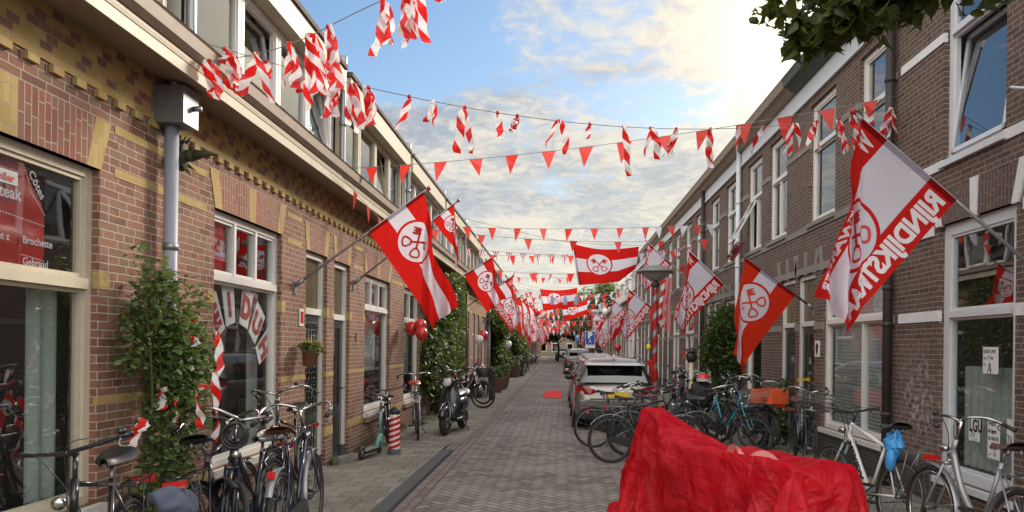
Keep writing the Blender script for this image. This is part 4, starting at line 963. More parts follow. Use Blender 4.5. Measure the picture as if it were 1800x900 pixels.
# three slim grey pennants before the high flag, and a string slung low by the upper right windows
r_ = thing('bunting', 'three slim grey pennants hanging before the high crossed keys flag', 'bunting', (-.6, 32.5, 4.2))
mb = MB(r_.location); mb.tube([(XL+.1, 32.5, 4.6), (-.6, 32.5, 4.02), (1.1, 32.5, 4.05), (XR, 32.5, 4.8)], .006, 4); mb.build('cord', 'rope', r_)
for x in (-.38, .18, .66):
    mb = MB(r_.location); mb.add([(x-.09, 32.5, 3.55), (x+.09, 32.5, 3.55), (x+.10, 32.5, 3.8), (x, 32.5, 4.02), (x-.08, 32.5, 3.8)], [(0, 1, 2, 3, 4)]); mb.build('pennant', 'pennant_blue', r_)
# ================================================================ BICYCLES (local frame: heading +x, rear hub at x=0)
def bicycle(label, loc, rz, fcol='black_paint', style='oma', saddle='black_leather', bars='oma', fender='black_paint', rim='rim_grey', grips='black_leather',
            rack=True, light='red_plastic', lean=0.0, steer=0.0, R=.345, sc_=1.0, chain='black_paint', basket=None, crate=None, sh=.96, bh=1.08, fine=True, group='bicycles parked in the street', spokes=18, tyre='rubber', lock=False, stand=True):
    root = thing('bicycle', label, 'bicycle', (0, 0, 0), group=group); B = 1.08
    nr = 28 if fine else 18
    def wheel(x, ang):
        m_ = Matrix.Translation((x, 0, 0)) @ Matrix.Rotation(ang, 4, 'Z'); ax = m_.to_3x3()@Vector((0, 1, 0)); c = Vector((x, 0, R))
        mb = MB(); mb.torus(c, ax, R-.018, .0195, nr, 7); wo_ = mb.build('wheel', tyre, root)
        mb = MB(); mb.torus(c, ax, R-.045, .011, nr, 5, flat=1.2); mb.build('rim', rim, wo_)
        mb = MB(); e1 = ax.cross(Vector((0, 0, 1))).normalized(); e2 = Vector((0, 0, 1))
        for i in range(spokes):
            a = 2*pi*i/spokes; s_ = .03*(1 if i % 2 else -1); a2 = a+(.35 if i % 4 < 2 else -.35)
            mb.tube([c+ax*s_+(e1*cos(a2)+e2*sin(a2))*.02, c+(e1*cos(a)+e2*sin(a))*(R-.05)], .0017 if fine else .0025, 3, cap=False)
        mb.tube([c-ax*.05, c+ax*.05], .018, 8); mb.build('spokes', 'steel', wo_)
        return c, ax
    c0, _ = wheel(0, 0)
    head = Vector((B-.235, 0, .80)) if style != 'mtb' else Vector((B-.20, 0, .78)); ht = head+Vector((-.055, 0, .15)); bb = Vector((.44, 0, .29))
    hdir = (ht-head).normalized()
    def st(p):     # steer a point round the head tube
        p = Vector(p)
        return head + Matrix.Rotation(steer, 3, hdir)@(p-head) if steer else p
    fhub = Vector((B, 0, R))
    # front wheel turned with the fork
    sw = steer; fc = st(fhub); mbx = MB(); ax = (Matrix.Rotation(steer, 3, hdir)@Vector((0, 1, 0))).normalized()
    mbx.torus(fc, ax, R-.018, .0195, nr, 7); fw_ = mbx.build('wheel', tyre, root)
    mb = MB(); mb.torus(fc, ax, R-.045, .011, nr, 5, flat=1.2); mb.build('rim', rim, fw_)
    mb = MB(); e1 = ax.cross(Vector((0, 0, 1))).normalized(); e2 = e1.cross(ax).normalized()
    for i in range(spokes):
        a = 2*pi*i/spokes; a2 = a+(.35 if i % 4 < 2 else -.35); mb.tube([fc+ax*(.03*(1 if i % 2 else -1))+(e1*cos(a2)+e2*sin(a2))*.02, fc+(e1*cos(a)+e2*sin(a))*(R-.05)], .0017 if fine else .0025, 3, cap=False)
    mb.tube([fc-ax*.05, fc+ax*.05], .02, 8); mb.build('spokes', 'steel', fw_)
    # frame
    top = Vector((.26, 0, sh-.17)); sdir_ = (top-bb).normalized(); seat = bb+sdir_*((sh-.08-bb.z)/sdir_.z)
    mb = MB(); r_ = .016
    mb.tube([bb, top+sdir_*.03], r_, 8); mb.tube([head-hdir*.01, ht], .021, 8)
    if style == 'oma': mb.tube(pipe_pts([head+hdir*.02, head+Vector((-.16, 0, -.24)), bb+Vector((.10, 0, .09)), bb], 4), .018, 8); mb.tube(pipe_pts([ht-hdir*.02, head+Vector((-.20, 0, -.14)), bb+Vector((.06, 0, .23)), bb.lerp(top, .35)], 4), .013, 8)
    elif style == 'step': mb.tube(pipe_pts([head+hdir*.06, head+Vector((-.15, 0, -.22)), bb+Vector((.08, 0, .10)), bb], 4), .027, 8)
    else: mb.tube([head+hdir*.03, bb], .022 if style != 'mtb' else .027, 8); mb.tube([ht-hdir*.025, top.lerp(bb, 0 if style == 'men' else .1)], .015 if style != 'mtb' else .02, 8)
    if style == 'men2': mb.tube([ht-hdir*.10, top.lerp(bb, .15)], .014, 8)
    for s_ in (-1, 1): mb.tube([bb+Vector((0, .03*s_, 0)), Vector((0, .055*s_, R))], .009, 6); mb.tube([top+Vector((0, .012*s_, -.02)), Vector((0, .055*s_, R))], .008, 6)
    fr = mb.build('frame', fcol, root)
    mb = MB(); mb.tube([top, seat+sdir_*.03], .0125, 8); mb.build('seat_post', 'steel', root)
    mb = MB()
    for s_ in (-1, 1): mb.tube([st(head+Vector((.02, .045*s_, -.06))), st(fhub+Vector((-.03, .05*s_, .06))), st(fhub+Vector((0, .05*s_, 0)))], .011 if style != 'mtb' else .016, 7)
    mb.tube([st(head+Vector((.012, -.05, -.05))), st(head+Vector((.012, .05, -.05)))], .017, 7); mb.build('fork', fcol if style != 'mtb' else 'steel', root)
    # saddle
    mb = MB(); sx, sy, sz = seat.x, 0, seat.z+.05
    def sad(u, v):
        x = -.14+.29*u; wv = .095*(1-smst(.25, .9, u))+.026; a = (v-.5)*2
        zc = .02+.018*(1-u)**2*2-.0*u; return Vector((sx-.02+x, a*wv*(1-.25*max(0, abs(a)-.8)), sz+zc-.045*abs(a)**3-.006*sin(pi*u)))
    mb.grid(sad, 9, 8); mb.grid(lambda u, v: sad(u, v)*1+Vector((0, 0, -.03*(1-abs(2*v-1)**2))), 9, 8)
    sd = mb.build('saddle', saddle, root)
    mb = MB()
    for s_ in (-1, 1): mb.torus((sx-.1, .05*s_, sz-.03), (0, 0, 1), .016, .004, 10, 4); mb.tube([(sx-.1, .05*s_, sz-.05), (sx-.1, .05*s_, sz)], .012, 6); mb.tube([(sx-.1, .04*s_, sz-.02), (sx+.09, .015*s_, sz-.01)], .004, 5)
    mb.build('spring', 'steel', sd)
    # handlebar
    stm = st(ht+hdir*(bh-ht.z-.03)/hdir.z*1.0); mb = MB(); mb.tube([st(ht), stm], .013, 8)
    rs_ = lambda x, y, z: st(Vector(stm0)+Vector((x, y, z)))
    stm0 = ht+hdir*(bh-ht.z-.03)/hdir.z
    if bars == 'oma':
        side = lambda s_: [rs_(.05, 0, 0), rs_(.08, .06*s_, .025), rs_(.05, .20*s_, .06), rs_(-.07, .27*s_, .04), rs_(-.19, .285*s_, .0), rs_(-.30, .28*s_, -.03)]
    elif bars == 'comfort':
        side = lambda s_: [rs_(.03, 0, 0), rs_(.05, .08*s_, .03), rs_(.01, .22*s_, .035), rs_(-.08, .29*s_, .0), rs_(-.17, .32*s_, -.035)]
    else: side = lambda s_: [rs_(.05, 0, 0), rs_(.05, .12*s_, .01), rs_(.02, .28*s_, .03), rs_(-.01, .31*s_, .03)]
    hbm = 'chrome' if bars != 'flat' else 'black_paint'
    for s_ in (-1, 1): mb.tube(pipe_pts(side(s_), 4), .0115, 8)
    mb.tube([rs_(0, 0, -.02), rs_(.055, 0, .0)], .016, 8)
    hb = mb.build('handlebar', hbm, root)
    for s_ in (-1, 1):
        p_ = side(s_); mb = MB(); a, b = p_[-2], p_[-1]; mb.tube([a.lerp(b, .0), b+(b-a).normalized()*.01], [.016, .018], 8); mb.build('grip', grips, hb)
        mb = MB(); q = p_[-2]; mb.tube(pipe_pts([q+Vector((.03, 0, -.01)), q+Vector((.05, .0, -.045)), (p_[-1]+Vector((.03, 0, -.06)))], 3), .006, 5); mb.build('brake_lever', 'steel', hb)
    mb = MB(); q = side(1)[-2]; mb.tube(pipe_pts([q+Vector((.04, 0, 0)), rs_(.16, .10, .05), rs_(.13, .02, -.12), st(head+Vector((.05, 0, -.04)))], 5), .0035, 4); q = side(-1)[-2]
    mb.tube(pipe_pts([q+Vector((.04, 0, 0)), rs_(.17, -.08, .02), rs_(.1, -.01, -.2), st(head+Vector((.05, 0, -.0)))], 5), .0035, 4); mb.ball(side(1)[2]+Vector((0, 0, .025)), (.026, .026, .018), 8, 5); mb.build('cable', 'black_paint', hb)
    mb = MB(); lp_ = st(head+Vector((.06, 0, .06))); mb.tube([lp_-Vector((.01, 0, 0)), lp_+Vector((.05, 0, 0))], [.022, .034], 10); mb.ball(lp_+Vector((.05, 0, 0)), (.012, .03, .03), 8, 5); mb.build('headlamp', 'chrome', root)
    # mudguards
    def guard(c, axv, a0, a1, ex):
        mb = MB(); axv = Vector(axv); e1 = axv.cross(Vector((0, 0, 1))).normalized(); e2 = Vector((0, 0, 1)); n = 16
        def fn(u, v):
            a = a0+(a1-a0)*u; rr = R+.022+.012*(1-(2*v-1)**2); return Vector(c)+(e1*cos(a)+e2*sin(a))*rr+axv*((v-.5)*.055)
        mb.grid(fn, n, 4); 
        for aa in ex:
            for s_ in (-1, 1): mb.tube([Vector(c)+axv*.045*s_, Vector(c)+(e1*cos(aa)+e2*sin(aa))*(R+.02)+axv*.022*s_], .003, 4)
        return mb
    if fender:
        guard(c0, (0, -1, 0), radians(35), radians(200), (radians(150), radians(190))).build('mudguard', fender, root)
        guard(fc, -ax, radians(-8), radians(118), (radians(15),)).build('mudguard', fender, root)
    # drive
    mb = MB(); mb.tube([bb+Vector((0, -.06, 0)), bb+Vector((0, .06, 0))], .022, 8); ca = RN.uniform(0, 6.2)
    for s_ in (-1, 1):
        e = bb+Vector((cos(ca)*.17*s_, .07*s_, sin(ca)*.17*s_)); mb.tube([bb+Vector((0, .06*s_, 0)), e], .010, 6)
    mb.torus(bb+Vector((0, -.05, 0)), (0, 1, 0), .085, .006, 20, 4); ck = mb.build('crank', 'steel', root)
    for s_ in (-1, 1):
        e = bb+Vector((cos(ca)*.17*s_, .12*s_, sin(ca)*.17*s_)); mb = MB(); mb.obox(e, (.09, .08, .022)); mb.build('pedal', 'rubber', ck)
    if chain:
        mb = MB(); pr = []
        for i in range(12): a = radians(60+240*i/11)*1; pr.append((c0.x+.05*cos(a), R+.05*sin(a)))
        for i in range(12): a = radians(-90+180*i/11); pr.append((bb.x+.105*cos(a), bb.z+.105*sin(a)))
        mb.extr(pr, lambda p, q, t: (p, t, q), -.048, -.072); mb.build('chain_case', chain, root)
    else:
        mb = MB(); mb.tube([bb+Vector((0, -.05, .085)), Vector((0, -.05, R+.04))], .004, 4); mb.tube([bb+Vector((0, -.05, -.085)), Vector((0, -.05, R-.04))], .004, 4); mb.torus((0, -.05, R), (0, 1, 0), .045, .008, 14, 4); mb.build('chain', 'trim_black', root)
    if rack:
        mb = MB(); z = 2*R+.085
        for s_ in (-1, 1):
            mb.tube([(.14, .05*s_, z), (-.32, .06*s_, z)], .006, 5); mb.tube([(-.02, .055*s_, R), (-.12, .06*s_, z)], .005, 5); mb.tube([(.0, .055*s_, R), (-.27, .06*s_, z)], .005, 5)
        for x in (.12, .02, -.08, -.18, -.32): mb.tube([(x, -.06, z), (x, .06, z)], .005, 5)
        mb.tube([(.14, 0, z+.0), (top.x, 0, top.z-.02)], .005, 5); rk = mb.build('luggage_rack', 'steel' if style in ('mtb', 'step') else fcol, root)
        mb = MB(); mb.obox((-.35, 0, z-.02), (.03, .14, .045)); mb.build('rear_light', light, root)
        if crate:
            mb = MB(); w2, l2, hz = .19, .24, .22
            mb.box(-.34, .12, -w2, w2, z+.01, z+.03)
            for k_ in range(5):
                for q in ((-.34, .12, -w2, -w2+.012), (-.34, .12, w2-.012, w2), (-.34, -.328, -w2+.012, w2-.012), (.108, .12, -w2+.012, w2-.012)): mb.box(*q, z+.03+k_*.042, z+.03+k_*.042+.034)
            for q in ((-.335, -.30), (.07, .105), (-.12, -.08)):
                for s_ in (-1, 1): mb.box(q[0], q[1], *sorted((s_*(w2-.008), s_*(w2+.006))), z+.01, z+.245)
            mb.build('crate', crate, root)
    elif light: mb = MB(); mb.obox((-.2, 0, 2*R+.01), (.03, .05, .05)); mb.build('rear_light', light, root)
    if stand: mb = MB(); mb.tube([bb+Vector((-.08, .04, -.02)), (bb.x-.2, .16, .01)], .009, 6); mb.build('kickstand', 'steel', root)
    if basket:
        mb = MB(); cx, cz = B+.05, .88; n = 9
        for j in range(5):
            z = cz-.02+j*.055; e = .13+.012*j; mb.tube([(cx-e, -e*1.25, z), (cx+e, -e*1.25, z), (cx+e, e*1.25, z), (cx-e, e*1.25, z), (cx-e, -e*1.25, z)], .004 if basket == 'steel' else .013, 4)
        for i in range(n):
            u = -1+2*i/(n-1)
            for s_ in (-1, 1):
                mb.tube([(cx+u*.13, s_*.162, cz-.02), (cx+u*.178, s_*.222, cz+.2)], .003 if basket == 'steel' else .008, 4); mb.tube([(cx+s_*.13, u*.162, cz-.02), (cx+s_*.178, u*.222, cz+.2)], .003 if basket == 'steel' else .008, 4)
            mb.tube([(cx+u*.13, -.16, cz-.02), (cx+u*.13, .16, cz-.02)], .003, 4)
        if basket != 'steel': mb.box(cx-.13, cx+.13, -.16, .16, cz-.03, cz-.01)
        mb.build('basket', basket, root)
    if lock:
        mb = MB(); q = rs_(.08, -.02, -.09)
        for k_ in range(3): mb.torus(q+Vector((.01*k_, 0, -.01*k_)), (1, .3*k_-.3, .1), .075+.008*k_, .011, 20, 6)
        mb.build('cable_lock', 'trim_black', root)
    root.rotation_euler = (lean, 0, rz); root.scale = (sc_,)*3
    # root.location is the ground point below the rear hub; loc names the middle of the bicycle
    root.location = Vector(loc)-Vector((cos(rz), sin(rz), 0))*(B/2)*sc_
    return root
def smst(a, b, x): t = max(0, min(1, (x-a)/(b-a))); return t*t*(3-2*t)
D90 = pi/2
# --- left pavement, nearest first (bikes lean on the wall; heading -pi/2 faces the camera)
b0 = bicycle('black bicycle with its handlebar under the apron window, grey blue bag on the rack', (-2.46, 4.10, .045), -D90+.25, 'black_paint', 'men', bars='flat', fender='black_paint', lean=.10, steer=-.35, bh=1.12, sh=1.0)
mb = MB(); 
def bagf(u, v):
    a = u*2*pi; b = v*pi; k_ = 1+.05*sin(3*a+2*b)+.03*sin(7*b+a)+.07*abs(sin(4*a+1.5*b))
    return Vector((.19*sin(b)*cos(a)*k_, .12*sin(b)*sin(a)*k_, .13*cos(b)*(1+.15*sin(2*a))*(1 if b < pi/2 else .55)+.03*sin(4*a)*sin(b)))
mb.grid(bagf, 60, 30); bg_ = mb.build('bag', 'slate_fabric'); bg_.scale = (.64,)*3; bg_.location = (-2.06, 3.98, .84); bg_.rotation_euler = (.3, .5, .7); tag(bg_, 'grey blue fabric saddle cover bundled at the lower left edge', 'bag')
mb = MB(); mb.tube([(-.15, 0, -.1), (-.17, 0, .03), (0, 0, .165), (.17, 0, .03), (.15, 0, -.1)], .006, 5); mb.build('seam', 'steel', bg_)
bicycle('black bicycle with broad red rear reflector beside the rose bush', (-2.45, 5.62, .045), D90+.12, 'black_paint', 'men', bars='oma', fender='black_paint', lean=-.12, sh=1.0, light='red_plastic')
bicycle('navy roadster with cable lock coiled on its handlebar, front wheel turned aside', (-2.36, 5.72, .045), -D90+.05, 'navy_paint', 'oma', 'black_leather', 'oma', 'black_paint', lean=.03, steer=.7, lock=True, sh=.92, bh=1.12, light='red_plastic')
bicycle('dark bicycle with tan leather saddle and small red rear light, facing away', (-2.12, 6.15, .045), D90+.10, 'navy_paint', 'men', 'tan_leather', 'oma', 'silver_paint', lean=-.06, sh=1.0, bh=1.12, rack=False)
bicycle('black bicycle with twin top tubes leaning by the green front door', (-2.62, 7.45, .045), -D90+.06, 'black_paint', 'men2', 'black_leather', 'oma', 'black_paint', lean=.12, chain=None, sh=1.02, bh=1.2, stand=False)
bicycle('small folding bicycle with black frame behind the striped bollard', (-2.72, 12.0, .045), -D90+.3, 'black_paint', 'men', bars='flat', R=.26, sh=.80, bh=.98, lean=.1, fender='black_paint')
bicycle('grey blue bicycle with red saddle under the balloons', (-2.62, 13.75, .02), -D90+.22, 'silver_paint', 'men', 'red_rubber', 'comfort', 'silver_paint', rim='chrome', lean=.05, bh=1.17, sh=1.0, tyre='rubber')
bicycle('black bicycle dressed with red trim behind the motor scooter', (-2.5, 17.3, .02), -D90+.5, 'black_paint', 'men', bars='comfort', fender='red_plastic', bh=1.12)
bicycle('dark bicycle with big black front basket standing across the pavement', (-2.62, 20.3, .01), -.15, 'black_paint', 'oma', bars='oma', basket='net_black', fender='black_paint')
bicycle('white rimmed bicycle leaning between basket bicycle and silver cover', (-2.7, 21.9, .01), -.5, 'white_enamel', 'men', bars='comfort', lean=.05)
# --- right side: a pair standing across the parking bay, nearest in view beside the red cover
bicycle('black city bicycle, side on, right behind the red draped cover', (1.30, 11.0, 0), .06, 'black_paint', 'men', 'black_leather', 'comfort', 'silver_paint', lean=-.06, bh=1.1, sh=.98)
bicycle('dark blue bicycle with thin rims between red cover bicycle and the silver car', (1.12, 12.7, 0), .10, 'navy_paint', 'oma', bars='oma', rim='steel', fender='navy_paint', lean=-.05)
bicycle('navy bicycle squeezed behind the side-on black bicycle', (1.62, 11.7, 0), .02, 'navy_paint', 'step', bars='comfort', fender='silver_paint', bh=1.12)
bicycle('black bicycle with low black handlebar next to the car tail', (1.75, 13.4, 0), .12, 'black_paint', 'men', bars='flat', bh=1.12)
bicycle('black bicycle with wide black front carrier in the middle of the row', (2.45, 11.6, .0), -.5, 'black_paint', 'oma', bars='oma', basket='steel', bh=1.12)
bicycle('bicycle with cyan down tube near the black bags', (2.85, 12.6, .05), -1.0, 'cyan_paint', 'step', bars='flat', bh=1.15)
bicycle('black roadster carrying an orange plastic crate', (3.05, 12.6, .05), D90+.55, 'black_paint', 'oma', 'black_leather', 'oma', crate='orange_plastic', bh=1.15)
bicycle('tall black roadster with handlebar raised beside the orange crate', (3.25, 13.3, .05), D90+.2, 'navy_paint', 'oma', bars='oma', bh=1.18, lean=.04)
bicycle('dark bicycle with red tail light against the narrow white window', (3.55, 13.2, .05), D90-.1, 'black_paint', 'men', bars='comfort', lean=.05, light='red_plastic')
bicycle('dark bicycle with brown saddle and steel front basket by the double door', (3.35, 10.4, .05), -D90-.1, 'navy_paint', 'oma', 'brown_leather', 'oma', basket='steel', lean=-.08, bh=1.1)
mer = bicycle('white mountain bicycle lettered MERIDA with red grips and blue bag', (2.92, 7.2, .05), D90+.20, 'white_enamel', 'mtb', 'black_leather', 'flat', None, rim='steel', grips='trim_black', chain=None, lean=.10, steer=.3, sh=.98, bh=1.06, spokes=28)
# lettering along the down tube, on both sides
mb = MB(); P0, P1 = Vector((.873, 0, .815)), Vector((.44, 0, .29))
for s_ in (-1, 1):
    dd = (P1-P0).normalized(); up_ = Vector((-dd.z, 0, dd.x)); 
    if up_.z < 0: up_ = -up_
    f_ = (lambda x, y, W: P0+dd*(.10+x*.085)+up_*(y-.5)*.05+Vector((0, -.030, 0))) if s_ < 0 else (lambda x, y, W: P0+dd*(.10+x*.085)+up_*(.5-y)*-.05*-1+Vector((0, .030, 0)))
    text_on(mb, 'MERIDA', f_, 0, .05)
mb.build('lettering', 'trim_black', mer)
mb = MB(); from mathutils import noise as mnoise
mb.grid(lambda u, v: Vector((mnoise.noise(Vector((sin(u*6.28)*2.5, v*7, cos(u*6.28)*2.5)))*.045+.13+.09*sin(v*pi)*cos(u*2*pi)*(1+.2*sin(5*u*pi)), .02+.07*sin(v*pi)*sin(u*2*pi)*(1+.2*cos(9*v)), .80+.10*cos(v*pi)+.02*sin(u*12)+mnoise.noise(Vector((sin(u*6.28)*2.5, v*6, cos(u*6.28)*2.5+4)))*.05)), 44, 30); mb.grid(lambda u, v: Vector((.10+.05*sin(v*pi)*cos(u*2*pi), .06+.05*sin(v*pi)*sin(u*2*pi), .66+.11*cos(v*pi))), 14, 8); mb.build('bag', 'blue_bag', mer)
bicycle('silver comfort bicycle with brown sprung saddle at the right edge', (3.16, 5.72, .05), D90+.10, 'silver_paint', 'step', 'brown_leather', 'comfort', 'silver_paint', rim='chrome', lean=.05, sh=.99, bh=1.13, spokes=28, grips='trim_black', chain='black_paint')
bk = [('dark bicycle in the cluster beneath the lamp post, front one', 2.95, 16.6, 1.3, 'black_paint', 'oma'), ('silver bicycle in the cluster beneath the lamp post', 3.1, 17.6, 1.7, 'silver_paint', 'men'),
      ('navy bicycle wedged behind the lamp post', 3.2, 18.8, 1.2, 'navy_paint', 'oma'), ('black bicycle leaning behind the lamp post cluster', 3.4, 20.2, 1.8, 'black_paint', 'men'), ('bicycle near the black drainpipe beyond the lamp post', 3.5, 22.5, 1.4, 'navy_paint', 'oma')]
protoA = None
for lab, x, y_, a, fc_, s_ in bk: bb_ = bicycle(lab, (x, y_, .05), a, fc_, s_, bars='oma', fine=False, spokes=12, lean=RN.uniform(-.05, .05)); protoA = protoA or bb_
index_kids()
far = [(-2.75, 36, -1.3), (-2.8, 38.5, -1.5), (-2.6, 44, -1.1), (-2.5, 47, -1.8), (-2.65, 50, -1.2), (-2.4, 54, -1.4), (-2.6, 58, -1.0), (-2.4, 63, -1.5), (-2.5, 70, -1.2), (-2.5, 78, -1.6), (3.3, 27, 1.3), (3.2, 29, 1.7), (3.3, 33, 1.2), (3.1, 35, 1.9), (1.6, 28, .3), (1.5, 30.5, .5), (1.4, 33, .2),
       (1.5, 36, .4), (1.6, 39, .3), (3.2, 41, 1.4), (3.2, 48, 1.3), (3.2, 56, 1.6), (3.2, 66, 1.3)]
for i, (x, y_, a) in enumerate(far):
    sd_ = 'left pavement' if x < 0 else ('right pavement' if x > 2.5 else 'parking bay')
    dup(protoA, (x, y_, .02), a, f'small far dark bicycle on the {sd_}, {ORD[i]} in the file', 'far dark bicycles')
# ================================================================ CARS (local frame: heading +y, rear bumper at y=0)
def car(label, x, y, paint, Wd=1.80, L_=4.35, H=1.47, suv=0, detail=True, plate=True):
    root = thing('parked_car', label, 'car', (0, 0, 0), group='cars parked along the right side')
    hw = Wd/2; zb = .20+.04*suv; belt = .93+.05*suv; roof = H
    # body stations: y, half width, shoulder z, centre z (deck), floor z
    S = [(0.0, .78, .62, .62, .34), (.03, .90, .80, .80, .30), (.10, .965, belt-.03, belt+.0, .27), (.30, .99, belt, belt+.03, .25), (.75, 1.0, belt, belt+.03, zb), (1.6, 1.0, belt-.01, belt+.02, zb), (2.6, 1.0, belt-.03, belt, zb), (3.15, .995, belt-.06, belt+.0, zb),
         (3.7, .98, belt-.11, belt-.05, zb), (4.1, .93, belt-.2, belt-.13, .24), (4.28, .82, .62, .64, .28), (4.35, .62, .50, .50, .34)]
    k = L_/4.35
    def sec(st_):
        y_, w_, zs, zc, zf = st_; w_ *= hw; m_ = (zf+zs)/2
        return [(0, zf), (w_*.80, zf), (w_*.96, zf+.05), (w_, zf+.18), (w_*1.0, m_+.02), (w_*.985, zs-.16), (w_*.975, zs-.07), (w_*.93, zs-.015), (w_*.80, zs+.012), (w_*.45, (zs+zc)/2+.02), (0, zc+.015)]
    vs = []; np_ = 21
    for st_ in S:
        q = sec(st_); ring = [(-a, z) for a, z in q[::-1]]+[(a, z) for a, z in q[1:]]
        vs += [(a, st_[0]*k, z) for a, z in ring]
    fs = [(i*np_+j, i*np_+j+1, (i+1)*np_+j+1, (i+1)*np_+j) for i in range(len(S)-1) for j in range(np_-1)]
    fs += [tuple(range(np_-1, -1, -1)), tuple((len(S)-1)*np_+j for j in range(np_))]
    mb = MB(); mb.add(vs, fs, 0, True)
    body = mb.build('body', paint, root)
    # greenhouse
    G = [(.10, .86, .98), (.42, .845, roof-.10), (.62, .80, roof-.03), (1.3, .79, roof), (2.1, .775, roof-.02), (2.55, .76, roof-.08), (3.3, .86, belt-.01)]
    def gp(y_): 
        for a, b in zip(G, G[1:]):
            if a[0] <= y_ <= b[0]: t = (y_-a[0])/(b[0]-a[0]); return a[2]+(b[2]-a[2])*t
        return belt
    def cabin(mb, f, inset, kf=None):
        """loft of the cabin; side points lean in towards the roof"""
        ys_ = [.10, .18, .30, .42, .52, .62, .95, 1.3, 1.7, 2.1, 2.35, 2.55, 2.9, 3.3]; rows = []
        for y_ in ys_:
            z1 = gp(y_); wb = hw*.925; tl = (z1-belt)/(roof-belt); wt_ = wb-(.20*max(tl, 0)+.0); pts = []
            for u in (0, .33, .66, .92): pts.append((wb+(wt_-wb)*u-inset*(u > 0), belt-.02+(z1-belt+.0)*u))
            pts += [(wt_-.06, z1+.0-.004), (wt_*.80, z1+.018*tl), (0, z1+.035*tl)]
            rows.append([(-a, z) for a, z in pts[::-1]]+[(a, z) for a, z in pts[1:]])
        n = len(rows[0]); vs = [(a, ys_[i]*k, z) for i, r_ in enumerate(rows) for a, z in r_]
        fsx = []; 
        for i in range(len(ys_)-1):
            for j in range(n-1):
                if f(ys_[i], ys_[i+1], j, n): fsx.append((i*n+j, i*n+j+1, (i+1)*n+j+1, (i+1)*n+j))
        mb.add(vs, fsx, 0, True)
    # roof skin and pillars: painted where not glass
    def painted(y0_, y1_, j, n):
        sidej = j in (0+3, n-2-3) or j <= 5 and j >= 0
        side_idx = {3: 'x'}
        jj = j if j < n//2 else n-2-j     # 0 = centre top ... 5 = lowest side band
        top_ = jj <= 2
        if top_: return y1_ <= 2.56 and y0_ >= .42       # roof panel; windscreen and rear window are glass
        if y1_ <= .43: return jj in (3, 4, 5) and y1_ <= .43   # rear pillar
        if y0_ >= 2.55: return False
        if y1_ <= .63: return True
        return jj == 3                                    # rail above the side glass
    mb = MB(); cabin(mb, painted, 0); mb.build('roof', paint, body)
    mb = MB(); cabin(mb, lambda a, b, j, n: not painted(a, b, j, n), .006); mb.build('glass', 'car_glass', body)
    mb = MB(); mb.box(-hw*.78, hw*.78, .45*k, 3.0*k, belt-.2, belt-.03); 
    for yy_ in (1.2, 2.2):
        for xx_ in (-.38, .38): mb.box(xx_-.22, xx_+.22, yy_, yy_+.14, belt-.05, belt+.22); mb.box(xx_-.1, xx_+.1, yy_+.02, yy_+.12, belt+.22, belt+.36)
    mb.build('seat', 'trim_black', root)
    if detail:
        mb = MB()
        for s_ in (-1, 1):
            for ya, yb in ((1.02, 1.07), (1.98, 2.04)): mb.add([(s_*(hw*.93), ya*k, belt-.01), (s_*(hw*.93), yb*k, belt-.01), (s_*(hw*.93-.185), yb*k, roof-.06), (s_*(hw*.93-.185), ya*k, roof-.06)], [(0, 1, 2, 3)])
            mb.tube([(s_*hw*.975, .5*k, belt-.005), (s_*hw*.975, 3.1*k, belt-.045)], .012, 6)
        mb.build('window_trim', 'trim_black', body)
    # rear details
    mb = MB(); mb.box(-hw*.80, hw*.80, -.035, .10, .30, .44); mb.box(-hw*.83, hw*.83, -.02, .09, .24, .30); mb.build('bumper', 'trim_black', root)
    mb = MB(); mb.extr([(.0, .44), (-.055, .46), (-.06, .60), (-.0, .635), (.06, .60)], lambda p, q, t: (t, p, q), -hw*.86, hw*.86); mb.build('bumper', paint, root)
    mb = MB(); mb.extr([(.38, roof-.085), (.16, roof-.115), (.15, roof-.135), (.42, roof-.15)], lambda p, q, t: (t, p, q), -.60, .60); mb.build('spoiler', paint, body)
    mb = MB()
    mb.extr([(.0, .63), (-.01, .66), (.02, .80), (.085, .905), (.12, .905), (.12, .63)], lambda p, q, t: (t, p, q), -hw*.62, hw*.62); tg = mb.build('tailgate', paint, root)
    for s_ in (-1, 1):
        mb = MB(); q = [(hw*.42, .80), (hw*.62, .74), (hw*.94, .74), (hw*.97, .84), (hw*.955, .915), (hw*.8, .90), (hw*.55, .86)]
        fx = lambda a: .005 + max(0, (a-hw*.62))**2*1.1
        vs = [(s_*a, fx(a)-.022, z) for a, z in q]+[(s_*a, fx(a)+.08, z) for a, z in q]; n = len(q)
        mb.add(vs, [tuple(range(n))]+[(i, (i+1) % n, n+(i+1) % n, n+i) for i in range(n)]); mb.build('tail_light', 'lens_red', root)
        mb = MB(); mb.box(*sorted((s_*hw*.55, s_*hw*.82)), -.068, -.05, .50, .53); mb.build('reflector', 'lens_red', root)
        mb = MB(); mb.ball((s_*(hw+.09), 2.62*k, belt+.06), (.095, .06, .065), 12, 8); mb.tube([(s_*hw*.93, 2.6*k, belt), (s_*(hw+.05), 2.62*k, belt+.03)], .025, 6); mb.build('mirror', 'trim_black' if paint == 'paint_champagne' else paint, root)
        mb = MB(); mb.tube(pipe_pts([(s_*.60, .75*k, roof-.02), (s_*.61, .85*k, roof+.045), (s_*.60, 1.6*k, roof+.055), (s_*.59, 2.2*k, roof+.03), (s_*.58, 2.3*k, roof-.03)], 4), .016, 6); mb.build('roof_rail', 'silver_paint', body)
    if plate:
        mb = MB(); mb.box(-.26, .26, -.024, -.01, .68, .79); pl = mb.build('number_plate', 'plate_yellow', root)
        mb = MB(); mb.box(-.265, -.225, -.028, -.022, .68, .79); mb.build('plate_band', 'sign_blue', pl)
